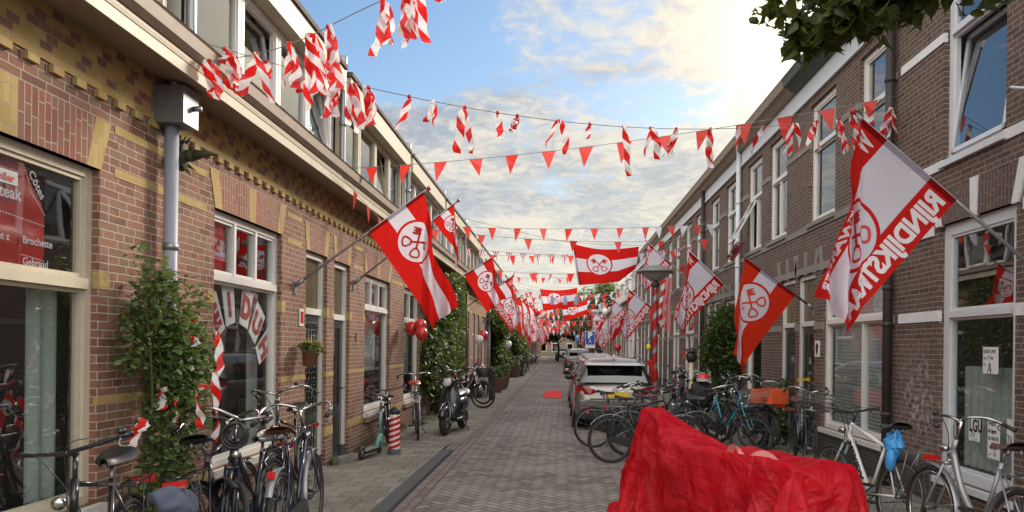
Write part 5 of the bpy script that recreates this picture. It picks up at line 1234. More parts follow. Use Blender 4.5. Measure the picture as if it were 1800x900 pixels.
    mb = MB(); mb.torus((0, .005, .865), (0, 1, -.5), .05, .008, 20, 5); mb.torus((0, .003, .865), (0, 1, -.5), .028, .006, 12, 4); mb.build('badge', 'chrome', root)
    mb = MB(); mb.extr([(.55, roof+.02), (.68, roof+.03), (.60, roof+.09), (.565, roof+.095)], lambda p, q, t: (t, p, q), -.018, .018); mb.build('antenna_fin', paint, body)
    mb = MB(); mb.tube([(-.02, .20, belt+.12), (.32, .235, belt+.16)], .008, 5); mb.build('rear_wiper', 'trim_black', root)
    # wheels and arches
    for yy_ in (.80, 3.45):
        for s_ in (-1, 1):
            c = Vector((s_*(hw-.105), yy_*k, .32)); mb = MB(); mb.tube([c-Vector((.11, 0, 0)), c-Vector((.08, 0, 0)), c+Vector((.08, 0, 0)), c+Vector((.11, 0, 0))], [.28, .32, .32, .28], 24)
            wh = mb.build('wheel', 'rubber', root)
            mb = MB(); e = c+Vector((s_*.112, 0, 0)); mb.torus(e, (1, 0, 0), .20, .014, 24, 5); mb.tube([e, e+Vector((s_*.01, 0, 0))], .05, 10)
            for q in range(10): a = 2*pi*q/10; mb.tube([e, e+Vector((0, cos(a), sin(a)))*.2], .012, 4)
            mb.build('rim', 'silver_paint', wh)
            mb = MB(); mb.tube([Vector((s_*(hw-.2), yy_*k, .32)), Vector((s_*(hw+.004), yy_*k, .34))], .375, 24); mb.build('wheel_arch', 'trim_black', root)
    root.location = (x, y, 0); return root
car1 = car('champagne silver estate car behind the parked bicycles, nearest in the row', 1.14, 15.2, 'paint_champagne', Wd=1.68)
car('copper brown car directly behind the champagne estate', 1.20, 20.3, 'paint_copper', H=1.46)
car('black car first beyond the gap in the parked row', 1.15, 46.5, 'paint_black', H=1.5, suv=1)
car('white car with pale roof behind the black car', 1.35, 52, 'paint_white', H=1.6, suv=1)
index_kids()
dup(car1, (1.25, 25.4, 0), 0, 'champagne car hidden behind the copper brown car')
for i, (x, y_) in enumerate(((1.2, 58.5), (1.3, 64), (1.2, 69.5), (1.25, 80), (1.3, 86))):
    dup(car1, (x, y_, 0), 0, f'far pale car, {ORD[i]} beyond the white one in the row')
cf = car('dark blue car standing mid street at the far end', .25, 97, 'paint_blue', H=1.55, suv=1)
# ================================================================ MOTOR SCOOTER (heading +x local)
def moped():
    root = thing('motor_scooter', 'black retro motor scooter with round headlamp below the vine', 'scooter')
    def wheel(x):
        mb = MB(); mb.torus((x, 0, .23), (0, 1, 0), .165, .065, 28, 10); w_ = mb.build('wheel', 'rubber', root)
        mb = MB(); mb.tube([(x, -.05, .23), (x, .05, .23)], .10, 16); 
        for i in range(6): a = i*pi/3; mb.tube([(x, .052, .23), (x+.12*cos(a), .052, .23+.12*sin(a))], .014, 5)
        mb.build('rim', 'steel', w_)
    wheel(0); wheel(1.24)
    L_ = lambda pts: pipe_pts(pts, 4)
    # leg shield: tall shell bowed forward
    mb = MB()
    def shield(u, v):
        z = .30+.62*u; w_ = (.17+.05*sin(pi*min(1, u*1.15)))*(1-.30*u**3); a = (v-.5)*2; x = 1.02-.16*u+.04*sin(u*pi)-.09*abs(a)**2.2
        return Vector((x, a*w_, z))
    mb.grid(shield, 14, 12); mb.grid(lambda u, v: shield(u, v)-Vector((.035+.02*(1-abs(2*v-1)), 0, 0)), 14, 12); sh_ = mb.build('leg_shield', 'black_paint', root)
    for s_ in (-1, 1): mb = MB(); mb.ball((.985, s_*.115, .52), (.02, .03, .055), 10, 6); mb.torus((.99, s_*.115, .52), (1, 0, 0), .045, .006, 14, 4); mb.build('indicator', 'chrome', sh_)
    mb = MB(); mb.torus((1.24, 0, .25), (0, -1, 0), .245, .07, 14, 8, a0=radians(25), a1=radians(165), flat=1.1); mb.build('mudguard', 'black_paint', root)
    mb = MB()
    for s_ in (-1, 1): mb.tube([(1.24, s_*.085, .23), (1.16, s_*.085, .42), (1.05, s_*.03, .62)], .018, 6)
    mb.build('fork', 'steel', root)
    # head and bars
    mb = MB(); mb.ball((.90, 0, .985), (.12, .13, .085), 18, 12); mb.tube([(.92, 0, .9), (.90, 0, .99)], .07, 12)
    for s_ in (-1, 1): mb.tube([(.88, s_*.06, 1.0), (.85, s_*.22, 1.02)], [.045, .022], 10)
    hd = mb.build('handlebar', 'black_paint', root)
    mb = MB(); mb.tube([(.97, 0, .985), (1.035, 0, .985)], [.07, .085], 20); mb.torus((1.037, 0, .985), (1, 0, 0), .082, .009, 24, 5); mb.build('headlamp', 'chrome', hd)
    mb = MB(); mb.ball((1.035, 0, .985), (.028, .074, .074), 16, 10); mb.build('lens', 'lens_clear', hd)
    for s_ in (-1, 1):
        mb = MB(); mb.tube([(.85, s_*.22, 1.02), (.83, s_*.34, 1.02)], .019, 8); mb.build('grip', 'rubber', hd)
        mb = MB(); mb.tube(L_([(.86, s_*.2, 1.03), (.86, s_*.23, 1.12), (.84, s_*.29, 1.20)]), .006, 5); mb.ball((.83, s_*.31, 1.24), (.018, .06, .052), 14, 8); mb.build('mirror', 'trim_black', hd)
        mb = MB(); mb.tube([(.87, s_*.2, .995), (.88, s_*.33, .99)], .006, 5); mb.build('brake_lever', 'chrome', hd)
    # floor, tail body, seat
    mb = MB(); mb.extr([(.42, .24), (.95, .24), (1.0, .31), (.95, .33), (.45, .33)], lambda p, q, t: (p, t, q), -.17, .17); mb.build('footboard', 'trim_black', root)
    mb = MB(); mb.tube([(.45, -.178, .285), (.98, -.178, .285)], .016, 6); mb.tube([(.45, .178, .285), (.98, .178, .285)], .016, 6); mb.build('trim_strip', 'chrome', root)
    mb = MB()
    def tail(u, v):
        a = v*2*pi; x = .52-.84*u; env = (sin(pi*min(1, .18+u*.82))**.55) if u < 1 else 0
        return Vector((x, .195*env*cos(a)*(1-.2*u), .50+.05*u+(.23-.05*u)*env*sin(a)*(.95)))
    mb.grid(tail, 18, 20); mb.build('tail_body', 'black_paint', root)
    mb = MB(); 
    def seatf(u, v):
        a = (v-.5)*2; x = .48-.72*u; return Vector((x, a*(.11+.04*sin(pi*u)), .745+.05*u+.025*sin(u*pi*2)-.06*abs(a)**3+.02))
    mb.grid(seatf, 14, 10); mb.grid(lambda u, v: Vector((seatf(u, v).x, seatf(u, v).y, .70)), 14, 10); mb.build('seat', 'pole_grey', root)
    mb = MB(); mb.tube([(.02, -.11, .26), (-.28, -.13, .30)], [.045, .055], 12); mb.tube([(.4, -.08, .22), (.02, -.11, .26)], .022, 8); mb.build('exhaust', 'steel', root)
    mb = MB(); mb.box(-.1, .35, -.1, .1, .17, .36); mb.build('engine', 'trim_black', root)
    mb = MB(); mb.box(-.345, -.31, -.06, .06, .50, .58); mb.build('tail_light', 'lens_red', root)
    mb = MB(); mb.tube([(.3, .1, .2), (.26, .2, .01)], .012, 6); mb.tube([(.3, -.1, .2), (.26, -.2, .01)], .012, 6); mb.build('stand', 'steel', root)
    root.location = (-1.98, 15.2, .02); root.rotation_euler = (.03, 0, -D90-.13); return root
moped()
# ================================================================ PUSH SCOOTER
r = thing('electric_scooter', 'mint green electric push scooter leaning under the window', 'scooter'); 
for x in (0, .88):
    mb = MB(); mb.torus((x, 0, .10), (0, 1, 0), .078, .024, 20, 6); w_ = mb.build('wheel', 'rubber', r); mb = MB(); mb.tube([(x, -.02, .1), (x, .02, .1)], .055, 12); mb.build('rim', 'steel', w_)
mb = MB(); mb.extr([(.08, .105), (.70, .10), (.75, .14), (.06, .145)], lambda p, q, t: (p, t, q), -.075, .075); mb.build('deck', 'trim_black', r)
mb = MB(); mb.extr([(.08, .146), (.70, .141), (.70, .15), (.08, .155)], lambda p, q, t: (p, t, q), -.06, .06); mb.build('grip_mat', 'pole_grey', r)
mb = MB(); mb.tube([(.70, 0, .13), (.80, 0, .30), (.84, 0, .36)], [.045, .04, .035], 10); mb.tube([(.84, 0, .34), (.76, 0, .78)], .024, 10); mb.tube([(.88, -.04, .1), (.83, -.03, .36)], .015, 6); mb.tube([(.88, .04, .1), (.83, .03, .36)], .015, 6); mb.build('steering_column', 'mint', r)
mb = MB(); mb.tube([(.76, 0, .78), (.73, 0, 1.08)], .019, 10); mb.build('column_tube', 'chrome', r)
mb = MB(); mb.tube([(.73, -.22, 1.09), (.73, .22, 1.09)], .014, 8); mb.obox((.735, 0, 1.105), (.06, .1, .03)); hb = mb.build('handlebar', 'pole_grey', r)
for s_ in (-1, 1): mb = MB(); mb.tube([(.73, .12*s_, 1.09), (.73, .235*s_, 1.09)], .019, 8); mb.build('grip', 'rubber', hb)
mb = MB(); mb.torus((0, 0, .10), (0, -1, 0), .12, .03, 8, 6, a0=radians(40), a1=radians(160)); mb.build('mudguard', 'trim_black', r)
r.location = (-2.83, 10.65, .05); r.rotation_euler = (.08, 0, D90-.12); r.scale = (.82,)*3
# ================================================================ RED DRAPED CARGO BICYCLE
AX0, AX1 = Vector((.87, 7.35, 0)), Vector((2.05, 5.48, 0)); axd = (AX1-AX0).normalized(); axn = Vector((axd.y, -axd.x, 0)); LEN = (AX1-AX0).length   # axn: towards the near side
def wp(s, w_, z): return AX0+axd*(s*LEN)+axn*w_+Vector((0, 0, z))
r = thing('cargo_bicycle', 'cargo bicycle hidden under the red tulle, pale wood box rails', 'cargo bicycle', (1.5, 6.3, 0)); O_ = r.location
BM = Matrix((axd, axn, Vector((0, 0, 1)))).transposed()
mb = MB(O_)
for w_ in (-.30, .30):
    for z in (.28, .42, .56, .70): mb.obox(wp(.707, w_, z), (LEN*.47, .018, .09), BM)
for s in (.475, .94):
    for z in (.28, .42, .56, .70): mb.obox(wp(s, 0, z), (.018, .58, .09), BM)
    for w_ in (-.25, .25): mb.obox(wp(s, w_, .46), (.05, .04, .5), BM)
mb.build('box', 'cream_paint', r)
for s, w_ in ((.10, 0), (.78, .33), (.78, -.33)):
    mb = MB(O_); mb.torus(wp(s, w_, .29), axn, .26, .025, 26, 6); wq = mb.build('wheel', 'rubber', r)
mb = MB(O_); mb.tube([wp(.10, 0, .31), wp(.28, 0, .35), wp(.5, 0, .4)], .022, 6); mb.tube([wp(.15, 0, .35), wp(.10, 0, .88)], .018, 6); mb.tube([wp(.30, 0, .4), wp(.255, 0, .80)], .018, 6); mb.tube([wp(.255, -.27, .80), wp(.255, .27, .80)], .014, 6); mb.build('frame', 'black_paint', r)
mb = MB(O_); mb.ball(wp(.05, 0, 1.0), (.09, .06, .04), 12, 8); mb.build('saddle', 'black_leather', r)
from mathutils import noise as mnoise
def interp(K, s):
    for a, b in zip(K, K[1:]):
        if s <= b[0]: t = max(0, (s-a[0])/(b[0]-a[0])); return a[1]+(b[1]-a[1])*t
    return K[-1][1]
# the settled cloth: 74 rows of 52 points each, every row as its first value and the steps to the next, in units of 2 mm
NX, NY = 74, 52
CLOTH_ALONG = (
-224,5,6,3,-4,-1,6,3,-3,2,3,5,9,23,31,29,-24,-24,3,-8,-14,-17,26,29,26,24,20,29,-14,-20,-25,-10,17,16,21,26,-10,-29,-26,-29,-28,-3,-10,-12,-12,-13,-5,-6,-5,-4,-2,-5,
-193,3,3,0,0,0,2,0,4,2,3,10,12,8,22,20,-21,-21,-21,23,-21,-21,21,29,28,27,18,28,-11,-13,-25,0,13,17,14,18,-16,-26,-28,-28,0,-17,-17,-17,-3,-3,-1,-6,-6,-2,-3,-3,
-164,3,0,0,0,0,2,1,1,6,6,13,3,-26,15,24,9,-20,-15,-14,3,-26,17,30,29,28,21,18,-27,-16,16,-5,21,-6,26,5,-21,-28,-21,-4,-6,-14,-17,-19,6,-3,-4,-3,-6,-6,4,-26,
-136,1,0,0,0,0,-3,4,2,3,14,-16,-8,-6,1,8,11,16,-12,-8,-15,-20,11,28,26,28,27,4,-26,-23,1,25,23,-2,23,-7,-26,-28,-24,-7,14,2,-15,-17,13,-3,-15,0,0,-4,-29,9,
-110,0,1,0,2,2,0,-3,-3,3,14,-15,-3,-2,6,9,12,8,-13,-16,-17,-18,3,23,30,13,15,15,-18,-28,11,26,8,18,8,-14,-28,-27,-27,-1,7,25,-30,15,-19,4,10,7,-14,-25,2,3,
-84,2,0,1,2,4,3,-3,-6,3,4,1,-4,7,6,7,4,-6,-14,-15,-15,-15,-11,23,17,23,-17,20,-4,-25,25,17,4,27,-4,-22,-21,-27,-28,3,23,-7,11,2,-3,4,7,-5,-22,-2,2,0,
-56,1,1,0,-2,7,2,1,-1,0,9,4,-3,5,2,2,-8,-22,-15,-13,-1,-8,-23,25,27,-16,-27,19,10,-5,26,10,9,21,-16,-16,-27,-26,-10,6,16,10,14,6,-2,2,-9,-4,-6,-3,0,6,
-28,-2,-2,0,-1,8,3,3,1,3,5,4,-5,0,-10,15,-14,-13,-15,-19,-17,-17,-1,2,27,-34,-13,2,13,28,20,-2,26,8,-14,-24,-26,-14,0,15,16,13,16,11,2,0,-8,-2,-7,-5,1,9,
-2,-2,-2,-4,3,-1,6,0,-8,15,9,2,-1,-1,-9,10,-17,-10,-19,-23,-2,-15,-4,0,-4,-32,-9,3,17,28,15,1,27,-5,-12,-27,-21,-4,17,17,14,14,18,5,14,-5,0,-4,-7,-6,0,12,
25,-3,-5,-2,-5,8,0,-7,-8,9,22,4,-2,-1,-1,-4,-10,-14,-22,-23,-13,6,-17,0,-22,-20,-7,5,16,26,6,13,-1,8,-14,-25,-13,18,18,11,15,18,16,8,10,-1,0,-3,-7,-4,-1,-17,
52,-5,-5,-4,-3,-3,6,-9,1,1,8,-29,-5,0,6,3,4,2,-23,-22,-20,9,-7,-10,-17,-21,-11,9,15,19,6,22,-20,-7,-3,-20,19,17,14,14,16,16,13,10,0,1,1,-1,-1,-8,-19,-15,
77,-4,-5,-4,-2,-1,0,-4,1,0,-28,-18,-14,-8,-2,5,4,4,7,-17,-23,-9,11,-17,-13,-18,-14,12,16,6,23,13,-16,-19,-18,18,17,17,15,16,15,14,12,-2,-1,1,5,-1,-1,1,-18,-16,
108,-8,-3,-4,-1,-4,-12,8,-8,-20,-6,-17,-18,-15,-10,-4,-2,0,2,8,-9,-21,8,-1,-21,-15,-17,18,11,5,26,6,-22,-17,6,14,17,15,16,16,10,5,-5,-15,-5,0,9,11,2,-4,-29,-17,
141,-7,-9,-4,-7,-14,-10,6,-3,-20,-18,-3,-11,-15,-13,-11,-9,-7,-7,-5,13,-3,-17,11,-9,-22,-18,20,7,8,17,4,-15,-13,15,14,16,17,13,4,-2,-5,-7,-11,-16,-2,5,10,-3,-6,-8,22,
165,-4,-9,-13,-13,-11,-9,-9,-5,-3,-19,-9,-14,-1,-9,-11,-12,-8,-9,-3,-16,6,0,-13,10,-20,-21,23,-16,26,6,-4,-18,19,13,18,16,7,-5,-5,-8,-9,-8,-10,-9,-3,10,-5,2,5,14,25,
153,14,-25,12,-6,-7,-8,-11,-14,-17,-13,-9,-5,-11,-3,-5,-7,-11,-5,-9,-17,-13,3,0,-9,0,-25,21,-18,25,-13,-4,17,16,16,15,-1,-14,-10,-6,-7,-3,-13,-9,-4,-1,6,13,14,15,15,-3,
141,0,15,-23,14,-13,1,-3,-7,-10,-14,-16,-12,-8,-7,-6,-3,-3,-5,-15,-14,-13,-12,6,-6,-6,-15,15,-15,17,-10,11,18,15,1,-6,-13,-13,-9,-3,-3,-2,2,2,5,7,4,12,15,14,7,11,
181,-13,-12,-5,-15,-5,-5,-5,-5,-5,-3,-3,-8,-8,-10,-9,-8,-6,-6,-3,-12,-14,-15,-13,-8,-4,-8,3,-1,4,15,12,5,-10,-5,-7,-4,-1,1,4,3,3,2,1,-1,-6,19,17,0,23,15,11,
198,1,-18,-11,-7,-7,-7,-5,-4,-3,-8,-6,-6,-6,-7,-7,-7,-9,-11,-10,-11,-10,-5,-11,-8,-7,-10,-4,-1,1,2,1,3,4,4,1,0,1,1,-1,1,5,1,-4,-4,3,19,14,11,2,25,-3,
212,-6,-4,-7,-7,-7,-6,-4,-9,-17,-11,-12,-12,-12,-9,-4,-3,0,4,-5,-7,-8,-6,-9,-12,-5,-6,-2,-1,-2,-3,3,-3,3,4,1,2,3,1,0,-3,-1,5,-1,-7,7,18,7,-2,20,-20,-4,
237,-29,-5,11,3,-8,-9,-13,-23,-10,-9,-8,-9,-9,-4,-5,-6,-6,-5,-6,-7,-5,-4,-3,-4,-5,-4,-1,0,-3,-2,-3,2,-1,-1,-1,-1,2,6,3,-2,-2,1,-5,0,13,10,-9,-2,2,4,16,
225,-3,13,12,-27,-23,-20,6,0,-7,-7,-8,-8,-9,-10,-2,-5,-3,-6,-7,-8,-6,-1,-2,-6,-3,-1,2,-2,-4,0,-2,2,-4,0,-2,-2,-3,-4,8,2,-2,-2,-3,0,1,5,6,4,3,3,3,
214,30,17,-17,-16,-13,-13,4,-6,-10,-10,-15,-6,-7,6,-2,-3,-12,-1,-8,-5,-5,-1,-6,-3,-3,3,3,-2,-8,-4,8,0,-5,-2,-2,-3,-3,-3,-2,2,3,2,-3,2,0,8,7,7,4,4,-6,
223,29,24,-10,-23,-5,-13,-23,10,-17,-10,-5,-2,-2,-4,-3,-2,-1,-1,-1,-6,-6,-2,-6,-10,3,-3,-8,-1,3,-3,-5,-1,6,0,1,0,-3,-5,-3,0,4,-3,4,-3,5,8,9,7,5,3,1,
249,2,28,1,-24,-19,-9,1,-8,-4,-4,-3,-2,-5,-4,-4,0,1,0,-4,-8,-11,-11,1,0,-1,-6,-7,-4,7,-5,-3,-4,0,2,-1,-1,-1,-2,-1,9,2,-6,-4,6,-4,19,11,8,5,3,1,
277,4,1,11,-24,-10,-3,-3,-4,-3,-3,-5,-4,-4,-3,-2,-3,-2,-3,-10,-11,-9,3,0,0,-10,-2,-4,-6,7,-3,-5,-1,-1,0,-1,1,-3,-1,2,-2,-2,0,5,-3,-1,16,10,7,3,-3,15,
305,5,-18,15,-12,-9,-4,-4,-3,-3,-3,-5,-5,-4,-1,-3,-6,-8,-8,-9,-7,-2,1,1,-9,-6,2,-1,-5,7,-2,-6,1,-2,-3,-1,0,-3,-3,-1,2,-2,-2,1,5,1,-1,5,6,8,15,14,
333,-9,-8,4,0,-10,-4,-2,1,-5,-7,-6,-6,-3,-1,-5,-9,-6,-8,-9,-5,-1,1,-10,-5,-3,4,5,-5,9,-4,-5,-4,0,-2,-1,0,-1,-3,-1,0,-1,-2,1,5,2,0,1,4,11,14,-25,
356,-15,0,-2,4,-6,-4,-2,-6,-6,-5,-5,-2,-2,-3,-7,-3,-12,-10,-6,-4,-1,-3,-3,-7,-3,5,6,-5,-1,6,-6,-7,-2,4,0,0,-3,-1,-1,-1,-2,0,2,3,3,-1,-1,2,12,-25,-24,
365,3,1,-5,7,-6,-4,-4,-7,-5,-5,-4,-4,-1,-4,-3,-10,-6,-5,-6,-6,-2,-2,-5,-5,-3,6,2,-8,-3,6,-6,-6,-3,4,3,-1,-1,-1,0,-2,-2,-1,3,2,2,0,-1,2,-16,-10,-15,
376,20,-10,7,-1,0,-5,-6,-5,-6,-5,-4,-2,-3,-5,-6,-7,-4,-4,-4,-6,-2,0,-5,-7,-4,5,-1,-8,-4,2,0,-5,-4,1,4,2,-1,0,0,-1,-4,-2,1,2,2,3,-1,-3,-17,-14,-13,
404,7,4,-2,1,3,-4,-6,-6,-6,-5,-3,-2,-4,-4,-6,-5,-5,-6,-4,-4,-2,-1,-6,-7,-5,5,-1,-5,-1,-6,-1,2,-7,2,1,3,0,0,0,-2,-4,0,0,1,3,4,-6,-7,-13,-14,-10,
432,5,3,-1,1,2,-4,-5,-6,-6,-5,-3,-2,-4,-4,-7,-1,-5,-5,-7,-6,-1,0,-6,-7,-7,4,2,-4,1,-5,-4,3,-7,1,0,-1,2,-2,-3,-1,0,0,0,1,3,4,-5,-7,-11,-12,-8,
457,3,1,3,2,1,-3,-4,-4,-7,-6,-3,-3,-5,-2,-7,-1,-3,-5,-8,-7,1,-1,-4,-7,-6,-1,3,-4,0,-4,-4,-3,-2,1,0,-2,2,-2,0,-1,-2,-2,1,0,4,3,-3,-6,-8,-9,-7,
483,4,2,1,2,-1,0,-1,-3,-8,-7,-4,-3,-5,-5,-4,-6,-1,-5,-11,-1,-2,-1,-1,-5,-4,-3,-2,-2,-2,-3,-4,-3,-1,-2,3,-3,3,-1,-4,0,-1,-2,-2,5,2,2,-2,-8,-7,-8,-8,
510,5,3,0,-1,2,1,-2,-7,-6,-6,-3,-3,-5,-11,1,-7,-5,-3,-10,0,0,-2,-2,-6,-4,-2,-3,-3,0,0,-2,-5,-2,-1,3,-3,1,-1,-4,-3,-1,-2,1,1,-5,5,4,-8,-6,-9,-11,
537,5,3,1,0,0,1,-6,-5,-6,-6,-6,-6,-3,-5,-5,-2,-7,-2,-9,0,0,-2,-3,-3,0,0,-5,-5,0,5,0,-8,-6,1,-2,-2,-1,-3,-2,-3,-1,-4,-4,-3,-1,7,8,-5,-10,-7,-9,
566,3,2,1,0,-4,2,-4,-5,-6,-6,-6,-6,-3,-10,-1,-2,-7,-8,-3,2,0,0,-1,-2,1,-5,-4,2,3,1,-1,-11,-5,-4,-2,-2,-1,-3,-3,0,-2,-5,-6,-3,1,8,10,-9,-8,-13,-7,
594,1,1,2,0,-4,-5,0,-3,-6,-6,-6,-6,-9,0,0,-5,-8,-7,-4,5,2,-1,-1,-3,-2,-4,-4,-6,-7,-7,7,7,-6,-5,-1,0,-1,-2,-4,-1,-2,-7,-5,-2,4,9,6,-10,-7,-14,-10,
620,1,1,1,0,-4,-5,-4,-3,-2,-6,-6,-7,-3,0,-1,-6,-7,-6,-1,5,1,-5,-2,-3,-4,-5,-3,-6,-6,-3,5,2,-1,-3,2,0,-1,-5,-4,-3,-1,-6,-2,-3,5,5,1,-9,-7,-14,-13,
646,2,0,0,1,-4,-5,-5,-3,-2,-3,-7,-4,-4,-3,-4,-4,-4,-3,-2,-1,-2,0,-2,-4,-3,2,1,-4,-5,0,3,-3,-2,-2,0,1,-5,-6,-4,-5,0,-3,-4,1,2,0,-9,-1,-8,-15,-14,
671,-4,10,-2,-1,-4,-5,-5,-3,-3,-4,-4,-3,-4,-4,-4,-5,-3,-3,-2,-1,-1,2,0,-1,-1,2,1,-2,-3,-4,-1,-3,-2,-2,0,-2,-7,-9,-3,-4,-2,0,-2,-2,1,-3,-9,3,-16,-11,-13,
696,-1,1,5,-1,-4,-3,-6,-4,-4,-4,-3,-4,-4,-4,-4,-5,-2,-2,0,0,1,0,-1,0,0,-1,0,-2,-3,-3,-5,-1,-2,-2,-2,-3,-11,-1,-1,-3,-4,-2,-2,0,0,-4,-11,-8,-5,-13,-12,
722,-1,-3,8,-2,-11,-1,-1,-3,-3,-4,-3,-4,-4,-3,-4,-5,-3,0,3,2,-3,-2,-1,-1,0,1,0,-2,-4,-5,-3,-2,-1,0,-3,-2,-2,-3,-2,-1,-4,-6,-2,1,-11,-1,-9,-13,-8,-9,-12,
750,-1,-17,19,-6,-11,4,-3,-2,-5,-5,-3,-2,-1,-1,-2,-5,-6,-1,2,0,-1,-2,-1,0,1,3,0,-2,-4,-5,-4,-3,2,3,2,-1,-3,-5,-3,-3,-6,-5,-3,-11,-7,-1,-7,-15,-7,-11,-12,
758,-1,-3,16,-12,-3,0,6,-3,-4,-7,-1,-3,0,1,-1,-4,-7,-3,1,-3,-1,2,1,0,0,1,2,0,-1,-4,-7,-3,1,4,1,-4,-2,-2,-3,-5,-7,-7,-4,-10,-10,-8,-5,-9,-7,-11,-12,
787,-2,-4,-5,5,2,-1,-2,1,-1,-5,-5,1,-1,-1,-1,-8,-2,-2,-1,-2,-1,2,3,0,0,0,1,1,0,-6,-3,-3,0,2,-1,-3,-4,-1,-2,-6,-6,-7,-6,-11,-9,-8,-11,-2,-6,-12,-13,
814,-2,-2,-3,-4,-2,4,-1,-2,-3,-2,5,-5,-1,-1,-2,-4,-4,-3,0,-3,-1,3,4,0,1,-1,0,0,-3,-3,-2,-3,0,0,-3,-6,0,-2,-3,-8,-3,-5,-10,-7,-7,-8,-4,-5,-8,-13,-15,
840,-2,-2,0,-2,-3,-4,-2,-1,-1,-1,1,0,0,-1,1,-4,-5,-3,0,-2,0,2,3,-1,0,1,-2,-2,-3,-3,-1,-2,-4,-6,-2,-1,-4,-5,-3,0,0,-4,-7,-9,-9,-3,-6,-6,-9,-16,-12,
866,-2,-2,0,-2,-2,-2,-3,-3,-4,7,1,-1,-2,-1,0,-2,-4,-3,0,-1,0,-1,-1,1,0,-1,0,-2,-3,-4,0,0,-1,-3,-3,-3,-4,-4,-5,-5,-3,2,-8,-6,-7,-8,-8,-7,-13,-13,-9,
892,-1,-1,1,-1,-5,-3,-3,-3,-2,4,7,-2,-4,-2,-2,0,-2,-2,-2,-1,-1,-2,-1,-2,3,3,0,-4,-5,-3,0,1,-1,-2,-2,-3,-5,-4,-5,-6,-4,-2,-4,-6,-8,-9,-8,-8,-16,-9,-9,
919,0,0,2,-2,-6,-5,-3,-3,-2,0,1,3,1,-2,-2,0,-2,-2,-2,-1,2,2,-1,-1,2,1,0,-4,-4,-4,-3,0,-2,-2,-3,-4,-3,-3,-6,-4,-6,-3,-5,-5,-9,-9,-7,-11,-9,-9,-8,
942,5,-8,-19,1,1,0,1,2,1,0,1,6,1,-3,-1,-1,-1,-4,-2,2,7,4,0,-1,0,-3,-4,-3,-4,-3,-4,-3,-2,-2,-3,-3,-4,-6,-5,-4,-4,-9,-10,-7,3,-9,-9,-12,-15,-11,5,
964,-3,-24,9,1,2,2,0,-2,-1,7,4,0,7,-1,0,2,-2,-5,-6,4,5,3,-1,-1,-2,-4,-4,-4,-3,-1,-3,-6,-3,-3,-3,-3,-3,-4,-6,-6,-6,-8,-10,-13,-8,10,-10,-13,-16,-6,0,
986,-29,-6,1,6,8,5,1,-2,5,3,3,3,3,3,3,5,4,-5,-7,0,2,-1,-1,-1,-2,-4,-4,-3,-2,-2,-5,-4,-3,-3,-3,-3,-4,-3,-6,-10,-8,-7,-10,-9,-15,-10,16,-23,-6,-11,-19,
967,-2,11,5,1,-1,2,9,9,3,2,1,3,3,3,2,5,8,-5,-7,-2,-2,-1,-3,-2,-1,-1,-1,-3,-3,-2,-6,-3,-3,-3,-4,-3,-6,-7,-15,-6,-8,-8,-9,-10,-4,-19,-16,-8,16,-10,-22,
991,7,9,4,3,1,6,6,1,-2,-2,-2,-8,5,9,9,12,10,-5,-8,-3,-2,-2,-4,-2,2,1,1,-3,-3,-1,-8,-5,-6,-9,-8,-7,0,-13,-13,-11,-10,-6,-3,-14,-18,8,-13,-9,-12,11,-22,
1016,9,9,8,0,0,4,-1,-8,-14,-5,-1,6,11,13,13,12,-13,-1,11,-9,6,-2,-4,-2,-2,1,13,-3,-5,0,-6,-8,-8,-11,-7,-8,-9,-12,-10,-12,-12,-10,-6,-6,-10,-28,-6,17,-10,-13,-8,
1047,7,8,3,-7,-5,-4,-9,-17,-5,0,6,16,16,13,12,-18,10,-4,-8,23,-1,-15,-6,6,-5,17,12,-19,-14,0,-2,19,-10,-12,-12,-15,-12,-8,-10,-8,-9,-9,-10,-5,-21,-6,-8,-6,-5,-2,-13,
1071,8,-3,-17,-23,0,-10,-8,-4,5,13,14,14,14,15,-19,11,8,-19,-10,18,14,-5,-14,-7,11,2,24,-10,-25,-9,15,-13,21,-5,-14,-13,-13,-15,-13,-13,-2,-5,-11,-11,-6,-7,-7,-6,-7,-3,-12,
1100,-20,-27,-18,-8,-8,-6,2,9,14,16,15,14,13,-18,-1,20,3,-24,-17,12,15,11,-7,-11,-11,17,24,-7,-20,-23,25,-4,-17,20,4,-13,-18,-14,-9,-13,-10,-6,-6,-5,-5,-7,-8,-7,-7,-8,-10,
1095,-31,-25,-15,0,-5,-3,10,16,18,15,15,10,-13,-11,12,21,-3,-23,-24,21,-3,12,-2,-16,-3,23,17,-12,-24,-7,29,2,-20,-13,19,11,-13,-15,-10,-10,-11,-6,-4,-2,-7,-6,-9,-7,-8,-9,-10,
1085,-28,-22,-18,9,-5,7,18,16,15,16,12,-10,-14,-3,23,13,-13,-27,-10,22,-15,-2,-3,-4,7,25,8,-20,-18,10,25,12,-18,-22,-7,11,20,-13,-23,1,1,-6,-3,-4,-7,-4,-5,-9,-10,-11,-10,
1061,13,-23,-28,-4,15,15,3,19,19,14,-1,-15,-14,11,25,5,-25,-24,5,22,-11,-18,-5,6,5,26,-5,-22,-9,18,25,20,-15,-23,-13,2,4,19,-23,6,-8,-3,-1,0,-1,-3,-7,-6,-6,-12,-10,
1082,1,-28,-19,7,13,-13,13,24,19,7,-12,-17,-7,26,22,-9,-28,-19,20,17,-6,-22,-12,0,13,24,-20,-15,-2,23,25,26,-11,-24,-11,11,4,-10,-6,22,-1,-4,-4,-10,-3,-7,4,-6,-7,-4,-8,
1108,-20,-28,3,7,-1,-17,10,24,15,-3,-17,-9,1,21,29,-24,-22,-13,27,12,-8,-8,-22,-5,11,23,-22,-12,-1,26,27,28,-1,-22,-7,6,15,-10,-9,4,17,-1,-8,-13,0,-3,-7,-1,-6,-5,-2,
